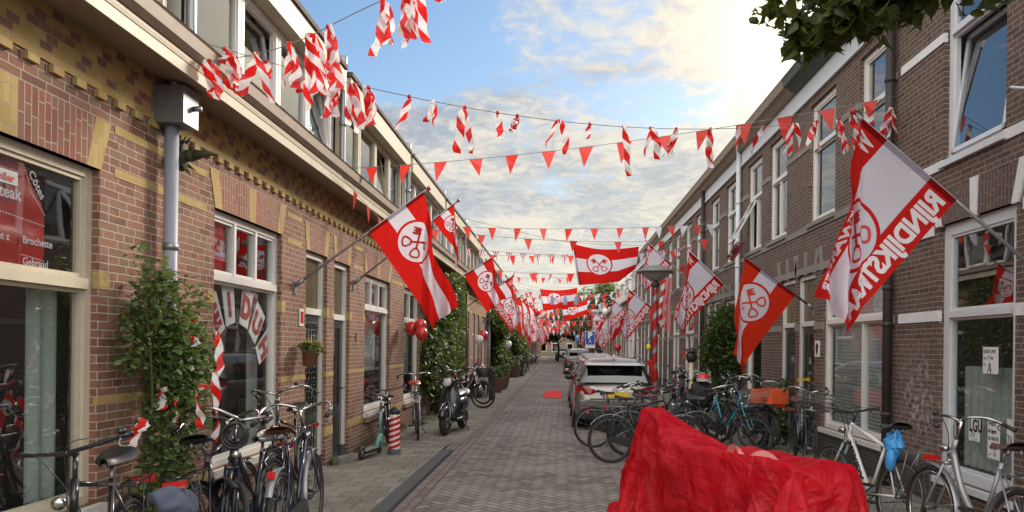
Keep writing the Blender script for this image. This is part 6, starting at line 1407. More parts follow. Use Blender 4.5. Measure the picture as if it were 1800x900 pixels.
1118,-26,-12,9,-1,-15,-5,1,24,2,-10,-9,9,-7,15,29,-8,-26,-18,28,4,-20,1,1,-21,6,24,-20,-3,-8,26,26,22,23,-21,-1,12,4,-5,-7,2,9,-14,0,2,0,-2,-6,-9,-9,0,-1,
1129,-23,-4,0,1,-12,0,-11,16,-5,-9,0,12,-8,9,29,2,-25,-22,28,-11,-10,-23,27,-2,-17,18,-11,-18,13,28,18,27,22,-9,8,-1,-22,-6,26,4,-6,4,3,2,-1,-3,-6,-8,-4,0,-4,
1135,-2,-5,-5,-5,-5,-6,-6,-5,-3,-4,3,13,-8,2,21,20,-23,-25,4,-26,4,-13,30,5,-19,1,-1,-17,20,27,18,27,8,20,-3,3,-23,-1,11,26,-8,4,6,3,0,-3,-7,-4,-1,-1,-2,
1161,-3,-5,-4,-5,-5,-3,-4,-5,-7,-5,-3,3,1,4,18,18,-23,-26,-26,-14,-9,1,31,11,-8,-9,-17,-7,23,28,21,27,-6,19,18,4,-23,6,8,8,8,15,1,4,3,-2,-7,-3,0,-1,-2,
1188,-3,-4,-6,-4,-2,-2,-3,-6,-5,-5,-5,-1,2,9,14,-12,-20,-28,-26,-16,-10,1,30,10,-9,-13,-19,5,27,27,27,23,14,-10,4,28,0,4,9,9,6,5,10,1,4,-7,-2,-1,0,-2,-1,
1215,-3,-5,-5,-3,-1,-2,-6,-5,-3,-6,-5,-4,4,8,-13,-27,-6,-28,-23,-23,-13,3,29,5,-14,-18,-9,27,26,26,27,26,23,-5,7,6,23,3,9,8,8,4,3,7,2,-2,-1,-1,-1,-1,-2,
1240,-3,-4,-4,-3,-3,-4,-4,-4,-5,-4,-5,-5,1,-11,-27,-1,-25,-28,-28,-18,-18,2,27,-9,-17,-16,27,27,26,25,28,26,27,8,8,8,2,23,5,10,7,-1,8,8,1,5,0,-2,-2,-2,-3,
1267,-4,-4,-3,-4,-4,-1,-2,-7,-4,-5,-5,-6,-12,-18,-28,-29,0,-28,-28,-28,0,-15,4,-12,-14,26,23,26,27,28,23,23,12,12,14,13,15,22,14,10,5,7,9,-1,5,4,4,0,-2,-3,-4)
CLOTH_ACROSS = (
-432,29,29,27,25,28,28,28,30,30,30,28,27,18,3,5,10,10,22,7,-25,21,13,-1,12,-14,-20,-4,26,21,9,26,-14,-3,-10,-2,25,2,-10,2,6,22,27,27,25,25,25,27,28,28,28,29,
-433,29,27,28,28,29,24,28,25,31,29,27,25,17,-15,18,16,15,15,2,-12,15,20,5,4,-8,-24,5,27,26,8,23,-3,-20,-23,21,22,-12,-6,6,11,23,23,22,29,28,26,25,26,28,27,29,
-433,28,28,28,29,29,23,27,28,21,28,27,14,4,23,16,27,20,-12,-11,20,-3,23,-1,-2,6,-22,22,7,24,22,-9,10,-28,-2,26,19,-6,-19,19,17,22,23,15,22,28,28,29,26,26,25,-10,
-433,28,28,28,29,28,29,24,26,27,14,11,15,16,28,31,30,26,-11,-19,-18,13,26,11,-16,-10,5,27,9,15,26,5,-14,-28,12,29,14,0,-14,18,18,21,25,12,14,28,22,28,29,16,-1,27,
-435,28,30,28,28,29,28,29,28,19,17,24,6,12,29,31,29,15,-2,-5,-15,-15,27,17,-5,-26,24,24,19,10,25,-6,-25,-20,27,26,2,3,4,20,20,6,3,25,20,29,26,21,9,3,29,25,
-435,30,28,27,28,30,28,28,29,20,22,22,22,-2,30,30,20,0,-1,-2,-1,-19,21,16,-17,16,20,10,27,17,15,-21,-26,-1,27,18,16,5,5,22,3,18,-10,30,11,28,18,14,3,27,28,29,
-434,29,29,27,27,27,29,27,29,29,17,25,28,-8,29,28,4,-12,-3,-2,6,5,6,8,10,25,9,17,27,26,-12,-25,-25,18,23,22,3,6,25,21,10,-15,-3,27,14,26,1,14,28,25,29,29,
-432,30,28,22,29,24,30,30,28,28,28,23,11,20,8,24,-13,6,-18,-8,0,6,27,25,10,4,28,28,25,6,-17,-26,-11,26,24,15,0,21,23,12,-2,-15,0,22,23,16,4,25,29,25,26,31,
-429,29,29,27,20,28,27,29,27,23,28,21,15,15,8,26,5,-18,-2,11,-19,-5,26,26,19,3,29,28,23,-1,-21,-25,7,27,24,4,16,24,9,3,-7,-11,7,27,21,-1,23,26,28,28,24,24,
-425,28,26,28,28,21,26,26,27,27,11,21,13,15,19,21,19,-12,3,10,-12,-19,8,29,9,19,28,28,23,-9,-25,-20,26,27,22,10,22,6,3,-8,-7,5,8,23,8,23,23,24,28,29,14,1,
-422,26,28,27,29,28,25,28,2,26,27,5,19,17,11,19,18,19,10,4,-6,-20,-14,25,19,14,25,27,25,-19,-25,5,20,24,29,20,2,0,-5,-5,3,7,12,16,23,23,22,23,24,24,16,24,
-421,28,28,28,29,30,30,23,-6,20,7,14,18,19,20,18,19,18,14,18,2,-16,-15,-3,23,17,23,26,23,-26,-11,19,22,20,22,-1,3,6,-3,-2,7,10,14,24,26,23,20,23,23,24,22,-18,
-411,24,27,29,29,29,24,27,10,20,0,2,9,12,17,20,20,20,20,13,23,0,-14,-15,4,21,20,22,26,-27,5,25,16,22,17,-13,6,1,0,7,15,17,15,11,24,23,26,26,24,25,-5,23,
-398,17,27,28,27,23,25,29,29,19,9,-3,0,0,9,14,16,19,20,20,15,20,8,-13,-14,11,18,20,27,-26,21,25,21,22,-6,-12,3,6,13,18,17,13,15,16,14,22,22,27,17,23,28,12,
-381,13,19,23,24,25,27,29,29,29,21,2,3,-7,-4,3,9,17,17,22,7,19,19,15,-15,-9,14,18,23,-7,26,24,18,3,-9,-2,9,20,17,14,10,11,15,18,19,20,24,22,26,25,24,1,
-369,24,11,23,23,26,25,23,24,23,24,28,-3,1,-6,-4,-1,2,22,14,5,12,20,21,16,-21,3,23,22,6,23,25,0,-3,2,13,19,15,12,10,11,18,13,18,19,20,24,25,20,16,6,-8,
-347,21,21,14,25,24,24,23,22,20,17,19,23,-1,-2,-3,-5,-4,-4,5,11,12,13,21,16,14,-18,28,24,18,23,-4,5,14,17,14,9,15,14,12,14,17,17,16,13,10,8,23,20,14,-5,6,
-337,26,25,23,14,26,24,22,21,20,19,14,8,8,3,2,-1,-2,-3,-5,0,2,8,9,16,13,6,30,29,22,0,14,17,11,14,17,18,15,12,10,9,10,10,6,4,3,21,21,11,15,14,6,
-314,16,12,18,29,27,25,21,18,13,6,10,11,9,7,5,6,8,3,1,-1,-2,-7,10,12,11,3,31,36,23,14,16,16,13,12,12,12,6,3,2,8,13,8,-1,1,10,21,18,17,11,12,1,
-291,-27,29,28,28,27,23,16,4,1,6,9,11,12,8,3,5,7,9,7,7,6,2,4,0,20,6,29,35,24,3,22,4,12,11,10,11,7,5,5,6,8,9,-1,-3,14,22,14,13,13,20,6,
-295,3,18,23,23,21,12,3,-8,4,9,12,16,19,23,-2,-3,-1,3,6,8,7,6,9,22,13,12,32,32,24,-4,11,19,-2,3,3,7,9,12,12,7,7,4,-4,4,20,15,8,13,21,27,24,
-326,20,28,17,9,14,13,-3,5,11,14,16,18,19,17,21,-4,-9,4,10,13,7,-1,7,11,19,18,33,31,22,-1,14,9,-1,2,-8,0,4,8,16,13,8,2,0,4,14,14,16,21,24,27,18,
-295,-4,0,19,21,25,24,-5,12,14,15,17,18,16,2,6,6,10,2,12,6,5,-2,14,6,-1,28,34,29,18,21,-4,0,5,0,-5,1,9,-8,3,15,15,11,-3,10,5,20,22,22,22,22,28,
-267,-4,-7,13,15,26,23,15,13,15,15,15,14,9,7,7,7,5,7,4,2,3,0,-4,-8,22,31,28,29,29,8,20,0,-3,-1,-5,-5,-4,-5,0,10,16,4,16,-10,25,26,22,23,22,22,19,
-270,25,-7,10,17,17,27,18,24,13,9,4,3,-2,11,3,11,4,2,0,-4,-4,-4,2,17,26,28,28,28,27,23,4,19,4,1,-1,-3,-4,-5,-4,-6,-1,-2,8,16,6,26,24,23,23,22,22,
-276,29,28,6,-4,29,22,21,15,16,5,-5,-3,3,5,10,1,-1,0,-5,-6,-4,14,12,15,26,29,28,26,27,28,14,4,20,5,-2,-6,1,-2,-6,-3,-2,-4,-12,-4,10,26,24,23,22,20,25,
-278,28,10,13,27,28,17,15,11,14,4,-5,-5,0,8,4,-5,-4,-4,-5,-3,6,11,13,27,28,28,29,25,27,28,23,1,17,13,-2,-7,1,2,-3,-7,-2,-3,-7,-13,-9,15,24,24,22,24,25,
-281,19,24,26,23,27,16,14,0,3,2,-4,-4,3,7,-1,-8,-4,-2,-4,2,8,9,27,27,29,28,29,23,26,28,27,11,-1,17,2,-3,-6,-1,4,-4,-6,-1,-8,-13,-15,5,19,24,25,24,14,
-285,19,29,29,25,26,16,-1,-17,-2,1,3,6,5,2,-8,-4,-11,1,4,7,8,28,26,26,28,30,28,22,29,25,26,20,4,-8,3,3,7,-8,-2,3,-5,-4,-9,-17,-13,0,12,23,27,12,12,
-265,1,31,25,22,23,22,-12,-18,-10,-2,6,7,9,-4,-6,-15,-5,10,20,4,16,24,27,27,29,28,29,19,28,25,27,27,9,-5,-6,3,4,-3,-4,-7,2,-2,-14,-14,-12,-3,8,27,14,27,27,
-269,21,8,28,28,29,7,-14,-14,-12,-5,5,13,3,-4,-11,-11,-1,15,21,11,20,21,27,25,28,26,28,21,27,28,28,27,13,-1,-6,-4,3,-9,-8,-1,3,2,-9,-12,-13,-12,8,28,22,26,27,
-289,19,28,26,30,26,6,-11,-15,-12,-6,14,7,0,0,-5,-13,6,16,13,8,25,20,27,25,26,24,29,24,30,25,28,27,19,-3,-1,-7,-2,-9,-6,0,6,-3,-7,-10,-14,-15,18,17,27,27,26,
-296,24,28,27,30,22,7,-10,-12,-12,-6,15,1,-3,4,-11,2,17,9,6,4,25,27,27,22,25,26,29,27,30,23,28,25,27,-7,-8,7,-7,-2,-1,-2,-4,-7,-5,-7,-17,-13,12,24,27,27,27,
-302,28,29,27,29,19,9,-7,-10,-7,-12,14,-8,-3,9,-10,15,11,9,3,3,28,28,28,20,25,28,27,29,28,28,23,28,27,-10,-10,12,-6,3,-5,-4,-3,-3,-8,-7,-18,-11,8,28,27,26,28,
-305,30,29,28,27,13,17,-4,-9,-16,-3,9,-6,1,-10,10,-4,17,12,-6,18,28,29,29,17,26,28,28,28,28,29,24,28,27,-3,-13,11,-7,0,8,-4,-9,-5,-3,-15,-10,-9,2,27,26,27,26,
-306,30,29,28,22,24,8,-6,-16,-5,0,7,3,2,-2,-17,2,10,16,-6,27,29,28,27,19,26,28,29,28,27,29,28,28,26,0,-9,5,-8,0,12,-2,-10,-5,-7,-5,-1,-12,-12,26,27,27,27,
-307,30,29,28,25,16,9,-12,-9,-2,-4,-3,-1,4,17,-4,-13,3,16,4,27,27,29,24,23,28,30,28,28,28,29,27,28,27,-3,7,-6,-14,6,4,-3,-6,1,1,0,-4,-17,-19,27,27,26,26,
-307,29,29,28,26,3,11,2,-10,-10,-1,-6,13,4,-8,2,6,0,-5,20,27,29,28,25,28,31,29,28,24,27,31,29,27,26,6,1,-12,-17,-4,-1,0,3,7,8,1,-9,-27,-3,30,24,24,26,
-308,29,28,28,27,-1,-2,8,0,-6,-9,5,2,-11,4,3,4,10,-4,18,30,30,28,28,29,31,29,28,27,28,31,30,22,25,-7,6,-15,-16,6,5,0,-9,5,14,1,-11,-27,10,29,16,27,16,
-309,30,28,27,27,-8,-1,0,1,1,2,-9,-3,6,0,2,7,9,-1,21,30,28,29,28,29,30,27,28,28,28,28,31,26,17,-6,1,-22,4,4,9,4,-17,6,2,-8,7,-24,19,28,13,28,20,
-308,29,29,27,23,-6,5,3,0,0,0,-4,-4,0,6,6,4,0,2,26,30,26,25,29,28,28,29,29,29,28,25,28,21,20,-2,-17,-5,3,10,12,-14,6,-16,-8,0,17,-16,27,23,16,25,27,
-289,19,18,29,19,0,-3,-1,-1,-1,0,2,3,1,5,4,0,3,6,26,28,25,29,29,28,29,29,29,28,24,26,29,27,7,-5,-11,-2,11,15,-9,-14,2,5,-19,-4,16,4,23,18,23,30,26,
-272,-8,29,27,13,6,1,0,-1,1,0,-1,-1,0,5,-1,1,10,5,29,25,29,28,29,28,29,28,28,26,28,28,25,20,10,2,-5,2,17,-10,-8,-9,-1,5,-19,-1,9,21,26,25,20,26,25,
-274,-4,28,18,10,-5,4,9,3,3,1,0,0,-1,1,2,2,8,11,30,25,28,27,29,27,28,29,28,28,28,25,28,13,15,10,11,8,-5,-6,-6,-8,-17,2,-16,5,25,15,23,25,26,19,26,
-274,1,16,20,0,-6,16,5,7,-4,-3,1,4,6,9,8,-3,-1,15,30,29,26,25,28,28,28,29,27,29,28,25,28,16,11,11,17,4,1,-4,-5,-5,-18,-18,-10,27,24,13,18,20,25,22,26,
-303,28,28,-8,-4,2,12,18,6,3,5,-12,1,12,17,6,-3,-7,18,28,25,25,30,28,28,29,28,29,28,25,28,28,16,10,17,10,-4,4,4,1,-7,-20,-12,-7,29,25,17,16,10,26,24,26,
-302,28,29,17,-15,-7,-1,8,9,8,6,12,-11,6,12,5,-10,13,13,27,27,22,30,30,28,28,28,29,28,27,26,29,16,11,15,4,-2,-2,8,2,-9,-15,-16,12,27,21,9,2,32,28,26,26,
-301,29,28,22,8,-6,-8,4,9,12,6,-11,1,-5,-1,0,10,9,16,27,21,25,31,31,28,27,28,29,27,28,28,28,16,13,6,-2,-8,5,4,1,-14,-8,-5,26,25,10,-1,28,29,28,26,23,
-299,29,28,21,15,7,1,1,3,4,1,-4,-10,-10,9,-2,5,8,18,25,22,26,30,31,25,28,28,29,29,27,28,29,16,-5,-1,-2,-1,0,0,0,0,1,2,26,13,3,26,28,28,27,20,22,
-298,28,29,18,14,13,7,-3,-7,-8,4,1,-4,-6,2,14,-2,7,20,22,24,27,28,26,28,29,29,29,28,29,26,29,13,1,1,-2,-6,2,3,3,4,3,-7,9,14,22,26,27,28,22,18,28,
-298,28,29,12,10,14,9,-6,-14,-17,-2,14,8,1,1,5,16,1,22,25,19,25,28,28,28,30,30,28,28,29,25,28,11,2,-7,-1,5,8,6,3,-2,-3,5,-1,17,22,27,27,27,17,27,28,
-299,29,28,0,4,9,6,-6,-14,-12,0,13,15,11,9,-3,16,7,23,26,14,28,29,28,29,29,29,29,28,28,26,26,8,1,-2,2,8,3,1,-8,4,3,2,15,16,21,25,27,21,27,28,28,
-294,23,15,-18,0,4,3,2,1,2,8,21,5,10,5,11,0,16,24,25,13,32,30,28,28,29,28,28,29,28,27,24,7,2,4,3,1,-1,-9,-5,0,10,24,21,16,12,23,27,28,19,27,0,
-293,13,-3,-3,2,0,3,11,15,13,7,11,16,-3,2,2,4,15,27,15,26,31,29,29,28,29,28,28,28,29,27,21,14,-5,-1,1,2,-2,-1,0,3,14,17,27,21,18,16,27,27,16,24,5,
-306,7,10,28,2,-4,1,13,22,12,8,8,8,0,-2,1,2,1,31,14,28,29,29,28,29,28,29,29,28,29,28,26,3,-4,-1,1,2,3,6,6,8,12,14,13,27,24,24,20,3,25,14,-11,
-322,10,27,26,18,8,8,11,8,6,5,4,2,0,-1,1,-2,4,31,14,28,29,28,29,28,29,30,29,28,29,29,25,-5,0,4,3,3,8,15,14,9,10,10,11,11,26,19,20,25,-9,15,19,
-304,-12,25,27,27,6,6,5,4,2,0,1,-2,-1,2,7,17,3,28,19,28,28,29,28,29,30,30,27,29,30,31,18,-5,14,10,7,6,5,16,15,11,11,9,6,13,13,15,25,27,8,8,18,
-330,27,24,20,8,4,5,3,-1,-2,0,1,-3,2,8,17,16,22,27,25,21,26,28,28,29,30,30,25,28,28,32,23,4,3,4,18,13,13,11,12,13,13,11,10,9,9,-7,28,21,26,19,19,
-339,27,27,11,2,2,2,1,-1,-4,1,2,4,13,17,18,19,24,27,28,17,30,24,27,28,30,24,27,20,26,28,24,16,16,0,1,7,10,14,13,14,15,10,6,9,-3,27,28,28,26,24,22,
-346,27,15,3,8,-4,3,-1,-4,-2,6,19,14,15,14,17,23,26,22,26,22,27,30,24,28,26,31,17,27,14,27,23,19,8,20,5,0,2,4,10,9,14,12,7,8,25,27,28,28,28,25,21,
-341,-4,14,4,2,0,-1,0,1,6,12,17,19,21,19,27,18,28,16,24,25,26,30,28,26,26,24,19,27,22,17,14,23,14,3,21,13,7,3,-3,10,-10,12,17,24,27,27,28,27,28,27,28,
-373,6,6,6,3,0,0,2,7,13,19,19,23,24,24,25,16,28,19,17,21,28,29,28,24,29,18,23,27,18,27,-3,25,10,15,7,19,17,14,1,-5,-16,15,25,27,28,26,27,28,27,28,28,
-399,7,6,6,2,0,2,9,19,19,20,22,26,23,26,15,23,26,8,27,18,24,29,28,28,28,13,27,22,24,26,-12,25,13,4,17,21,10,16,-14,1,8,18,23,31,27,27,26,27,28,28,28,
-412,18,-4,-7,2,3,22,24,15,17,20,27,23,23,24,10,27,14,16,28,17,27,21,28,27,28,13,28,20,27,21,-12,19,16,-2,14,23,24,8,-10,28,18,17,17,19,25,26,28,27,23,29,28,
-427,10,-3,-7,14,24,27,21,11,16,25,25,22,27,9,16,27,9,20,20,23,28,18,26,28,25,15,21,24,29,17,-10,11,19,-6,17,27,24,-7,17,22,30,17,9,27,24,27,24,27,26,24,28,
-427,-13,-5,12,24,31,24,24,11,19,25,22,26,27,14,3,16,18,25,8,27,27,28,12,28,26,16,18,26,28,13,-5,-1,24,-7,20,27,25,0,7,31,23,23,21,14,28,28,29,25,27,26,25,
-452,-10,5,26,30,23,30,27,11,25,23,25,23,26,19,1,20,10,22,2,29,20,28,28,11,28,15,20,29,27,-9,-9,17,17,-2,23,28,20,23,-4,24,23,13,22,30,29,28,29,29,28,26,19,
-479,-4,28,28,28,26,29,26,21,25,24,25,20,26,22,5,20,6,18,-3,26,26,18,12,26,21,22,26,23,25,-7,-20,7,19,16,28,27,4,23,10,28,3,28,29,30,29,28,28,26,27,27,26,
-507,27,27,28,28,28,28,28,27,25,25,25,21,25,24,15,16,4,13,12,-10,26,26,2,26,19,29,28,24,20,-7,-21,-1,28,17,26,27,2,24,26,7,27,26,25,28,30,28,24,29,25,29,28,
-505,28,28,28,28,28,29,28,28,28,26,27,25,25,24,16,16,16,13,-9,-26,27,28,-2,25,27,27,24,26,16,-1,-19,-4,28,18,21,26,0,27,26,28,26,16,27,27,29,29,25,24,28,28,28,
-500,28,28,28,28,29,29,27,28,28,28,28,26,26,-1,23,26,20,7,-15,-25,27,28,-5,25,27,27,24,26,11,6,-2,-17,23,16,28,-1,29,20,28,29,28,26,20,27,28,26,25,28,28,28,28,
-496,29,28,27,29,31,27,28,27,29,26,27,28,11,20,24,7,27,2,-21,-20,25,30,-7,26,26,27,27,8,7,9,8,9,-2,21,27,28,-2,28,26,28,28,28,28,22,29,25,27,29,28,28,28,
-492,28,28,29,29,29,26,29,28,28,28,26,28,19,25,-4,28,10,-3,-11,-23,22,29,-8,27,27,27,7,11,6,9,8,9,11,27,28,27,29,1,27,25,28,25,30,27,29,29,26,28,29,28,28,
-488,28,29,28,29,28,29,29,26,28,28,28,28,25,24,13,5,-27,3,-2,-4,29,-6,10,26,26,12,11,7,9,7,12,17,27,25,26,26,9,18,24,26,28,29,30,28,29,29,29,28,29,28,29)
CLOTH_UP = (
9,0,0,12,-12,3,-2,-1,0,1,-1,0,0,0,0,2,13,15,19,27,1,11,0,0,-2,-5,-2,1,-1,3,10,-7,-18,-24,-17,-11,-9,-1,0,1,3,17,1,-1,-2,-5,-13,-6,0,0,5,-5,
9,0,8,-8,0,2,17,2,-17,-4,0,0,9,24,-11,10,12,13,12,17,15,11,2,0,-2,-4,0,1,-1,0,10,-17,-25,-13,-12,-8,-8,-3,-1,1,-27,-5,0,0,0,2,10,-12,11,-5,-6,4,
15,-6,0,0,0,0,18,9,-7,-20,0,1,27,16,6,7,-1,6,21,23,20,12,3,-2,-2,2,0,-4,-4,-5,8,-26,-16,-4,-12,-8,-8,-5,3,-22,-24,-12,4,15,-17,-2,0,3,8,12,-14,-10,
9,8,-5,-3,0,0,2,15,11,-10,-18,20,24,24,7,-2,4,10,25,20,17,16,4,0,-1,-4,7,-6,-7,-7,-12,-12,-10,-5,-12,-7,-6,-8,-2,-22,-18,-19,5,21,-20,-3,10,1,-1,-23,-4,-4,
13,-4,0,4,-4,0,4,-4,11,22,-19,3,28,26,6,-7,11,27,27,23,17,17,7,0,-3,-5,1,-1,-13,-4,-11,-10,-12,-7,-8,-6,-7,-8,-9,-19,-20,-11,5,10,-2,-1,-5,-18,-23,-12,0,12,
9,0,10,-8,-2,0,0,8,-8,23,17,-17,18,28,7,-5,22,28,24,24,24,16,18,-3,-16,0,-12,17,-8,-6,-7,-8,-14,-8,-8,-9,-10,-10,-9,-17,-16,-22,-25,2,27,0,-22,-24,-18,6,-7,0,
9,11,3,-9,7,-10,7,-9,0,4,21,12,3,27,3,8,27,15,24,25,28,26,-14,8,10,10,-10,14,-2,-11,-5,-11,-16,-8,-9,-9,-10,-10,-13,-18,-22,-23,-25,-8,25,-11,-27,-25,-3,14,-3,-11,
14,-5,0,19,4,-14,-6,-3,0,0,6,16,27,20,25,-2,23,28,16,20,23,23,8,13,13,1,3,1,0,-5,-9,-15,-12,-9,-9,-8,-11,-13,-17,-21,-24,-24,-24,-15,16,-23,-28,-13,0,13,-13,0,
9,0,0,7,20,2,-9,-1,5,-9,-4,20,26,25,26,8,26,23,21,12,21,24,12,10,22,1,2,2,-2,-7,-11,-14,-8,-10,-10,-9,-12,-16,-21,-24,-24,-24,-23,-7,-13,-29,-16,-12,0,0,19,-16,
9,1,10,3,-6,16,14,6,6,-7,-16,20,28,26,21,19,21,22,18,13,23,21,22,8,15,9,4,2,-1,-8,-13,-17,-12,-3,-11,-9,-13,-22,-23,-25,-25,-23,-22,-14,-26,-17,-18,-13,-4,0,26,-24,
10,9,-6,-4,0,6,16,1,29,13,-3,2,24,24,26,21,21,21,14,17,21,21,23,15,13,13,9,2,0,-9,-13,-20,-11,-12,-3,-10,-22,-24,-24,-25,-24,-23,-22,-21,-17,-17,-19,-16,-16,13,-13,-1,
18,-4,-5,0,0,3,4,17,27,21,0,17,19,20,20,22,22,22,24,13,18,22,21,24,13,14,13,2,-1,-10,-13,-16,-14,-11,-5,-24,-23,-22,-25,-24,-23,-23,-22,-17,-16,-16,-20,-17,-17,-15,-5,15,
16,13,-9,-2,5,8,12,-5,26,-1,28,23,21,20,21,22,21,19,21,24,14,19,24,25,19,13,14,-3,1,-9,-13,-13,-10,-13,-21,-22,-23,-24,-23,-24,-22,-22,-24,-23,-22,-17,-11,-7,-15,-14,-6,-9,
15,22,2,-1,9,11,8,-5,1,9,20,28,26,25,23,24,22,20,19,19,21,20,22,24,23,15,12,-5,4,-10,-13,-13,-13,-16,-23,-23,-23,-23,-22,-22,-23,-24,-24,-23,-25,-20,-17,-1,-23,-17,-12,-14,
9,25,19,9,10,8,7,0,1,1,7,27,25,27,28,26,25,22,21,18,23,20,21,23,21,20,15,-5,5,-11,-13,-14,-14,-23,-24,-22,-23,-21,-22,-25,-25,-25,-23,-23,-22,-21,-11,-16,-14,-12,-9,-14,
28,-4,10,13,16,13,12,12,10,5,6,4,28,27,28,28,27,27,18,23,23,22,21,22,21,23,20,-1,5,-15,-13,-15,-23,-23,-24,-21,-22,-23,-24,-26,-25,-23,-23,-23,-21,-20,-15,-7,-14,-19,-24,-28,
9,18,13,-10,5,12,15,17,17,17,18,14,12,28,27,28,28,28,28,23,23,22,23,20,21,29,22,2,4,-15,-14,-26,-21,-21,-22,-24,-24,-24,-23,-26,-25,-23,-23,-24,-25,-26,-26,7,-15,-20,-28,-28,
10,-1,3,17,-20,12,15,18,18,20,22,24,27,26,27,27,28,28,28,28,26,24,23,24,23,28,32,1,1,-18,-23,-21,-22,-25,-24,-22,-24,-24,-26,-27,-27,-26,-27,-28,-29,-28,-4,-10,-27,-7,-20,-29,
33,-24,19,-19,0,5,13,19,22,27,28,26,26,26,27,28,27,26,27,26,26,27,27,25,25,26,35,6,0,-16,-27,-23,-25,-25,-25,-27,-27,-28,-28,-29,-27,-26,-27,-31,-30,-26,-2,-17,-21,-26,-3,-30,
36,-12,-11,-4,0,5,16,25,29,25,26,24,24,23,26,29,29,27,27,27,27,27,28,27,26,19,30,7,-1,-16,-34,-17,-29,-27,-26,-27,-26,-28,-28,-28,-28,-27,-28,-33,-30,-24,-3,-24,-26,-16,1,-28,
21,-8,25,-12,-17,16,25,29,20,28,25,24,24,21,17,28,29,29,28,27,27,27,28,27,18,25,26,3,-1,-15,-32,-26,-22,-29,-29,-29,-27,-27,-25,-27,-28,-28,-29,-32,-30,-16,-21,-26,-26,-19,-7,0,
19,21,7,-20,7,7,15,31,29,26,24,22,22,22,21,19,29,28,28,25,24,27,28,28,26,22,24,0,-2,-17,-30,-25,-27,-28,-30,-28,-29,-28,-28,-23,-27,-28,-29,-30,-30,-25,-24,-23,-19,-15,-7,21,
8,6,26,14,10,2,-9,28,26,23,21,19,22,23,28,28,28,24,28,25,27,28,28,24,28,30,11,-2,0,-24,-18,-27,-29,-28,-28,-29,-28,-27,-27,-29,-27,-27,-26,-29,-26,-29,-18,-16,-17,-18,-18,0,
9,5,17,24,-10,12,12,6,24,17,23,23,26,27,27,28,28,28,27,29,28,28,28,28,25,19,-1,-10,1,3,-28,-19,-29,-28,-29,-28,-28,-28,-28,-28,-30,-26,-28,-24,-27,-13,-13,-16,-16,-17,-17,-22,
8,13,-2,27,1,-15,11,24,15,25,27,28,28,29,27,28,26,29,29,29,27,26,25,29,22,12,-5,-8,-4,9,-17,-28,-20,-31,-29,-29,-28,-28,-28,-28,-28,-29,-28,-28,-22,-28,-3,-11,-15,-16,-18,-19,
11,-2,0,25,-16,1,20,20,24,25,28,28,29,28,28,27,28,29,29,26,25,27,24,26,24,-5,1,-4,-9,9,-7,-24,-29,-24,-31,-28,-28,-28,-29,-27,-29,-28,-28,-26,-29,-27,-8,-13,-16,-17,-20,-1,
9,0,20,-20,0,4,22,24,26,26,28,29,28,29,27,28,28,27,26,27,28,27,26,26,-3,-2,6,1,-13,8,-4,-16,-29,-27,-27,-28,-28,-29,-28,-28,-28,-28,-29,-28,-27,-27,-25,-16,-15,-16,0,0,
9,20,-13,11,-18,1,23,27,28,29,27,28,28,28,28,28,26,27,28,27,28,27,27,-2,-1,1,8,9,-19,9,-6,-6,-26,-30,-23,-29,-29,-28,-28,-28,-29,-28,-28,-28,-27,-25,-28,-21,-18,-6,5,4,
24,-15,0,0,14,-11,24,31,24,28,28,28,28,28,28,27,29,23,28,30,28,27,6,12,-9,1,8,9,-19,-1,12,-10,-20,-28,-28,-28,-29,-28,-27,-28,-29,-28,-28,-28,-24,-26,-28,-26,-18,0,5,14,
38,-29,1,16,-17,16,18,28,25,27,28,28,28,28,28,28,25,27,28,24,30,24,16,-8,-4,-1,12,4,-18,-4,12,-10,-9,-27,-30,-28,-28,-28,-28,-28,-28,-28,-29,-25,-26,-25,-29,-27,-10,19,4,-3,
9,0,27,-1,-7,-7,27,26,27,27,27,28,26,29,28,26,28,28,26,22,28,19,22,-7,-11,-3,13,2,-19,-8,8,5,-8,-26,-30,-27,-29,-28,-28,-28,-28,-29,-28,-27,-27,-24,-26,-28,4,-7,-2,0,
9,21,3,-13,-5,11,28,27,25,26,27,26,28,29,28,28,26,27,23,26,27,15,20,-7,-14,-8,15,0,-19,-1,-12,5,9,-21,-28,-29,-27,-29,-28,-28,-29,-28,-29,-27,-27,-25,-23,-22,-21,0,0,6,
9,15,1,-12,1,17,28,27,25,25,28,25,29,29,28,25,28,23,26,28,27,13,10,-8,-16,-11,11,2,-15,4,-15,-6,13,-7,-28,-27,-28,-29,-28,-29,-28,-29,-27,-28,-28,-23,-25,-27,-13,-1,0,1,
10,0,-1,7,-1,21,27,27,26,27,26,25,29,29,27,26,24,26,27,28,27,5,1,-5,-21,-12,2,8,-6,5,-7,-17,5,10,-26,-27,-27,-32,-28,-28,-29,-28,-28,-28,-27,-22,-27,-29,-10,5,-5,0,
9,0,0,0,8,25,25,29,27,23,28,27,30,29,26,26,28,23,25,27,21,-6,0,-2,-24,-14,2,6,5,3,-1,-15,1,12,-28,-26,-28,-31,-29,-27,-28,-28,-28,-29,-24,-26,-27,-30,4,-9,0,11,
9,0,0,0,18,15,29,29,22,29,28,29,31,29,26,24,28,26,24,26,8,-2,2,-11,-23,-11,8,1,1,9,-4,-8,-2,11,-29,-28,-28,-28,-30,-26,-28,-29,-28,-28,-29,-28,-26,-25,8,-6,-4,0,
9,0,0,0,14,24,28,25,27,30,27,31,31,29,23,28,26,28,23,27,-8,7,-1,-14,-17,-6,-1,-2,-2,7,9,-8,-4,7,-30,-29,-28,-24,-28,-28,-29,-29,-28,-30,-30,-28,-23,-22,12,4,-10,-8,
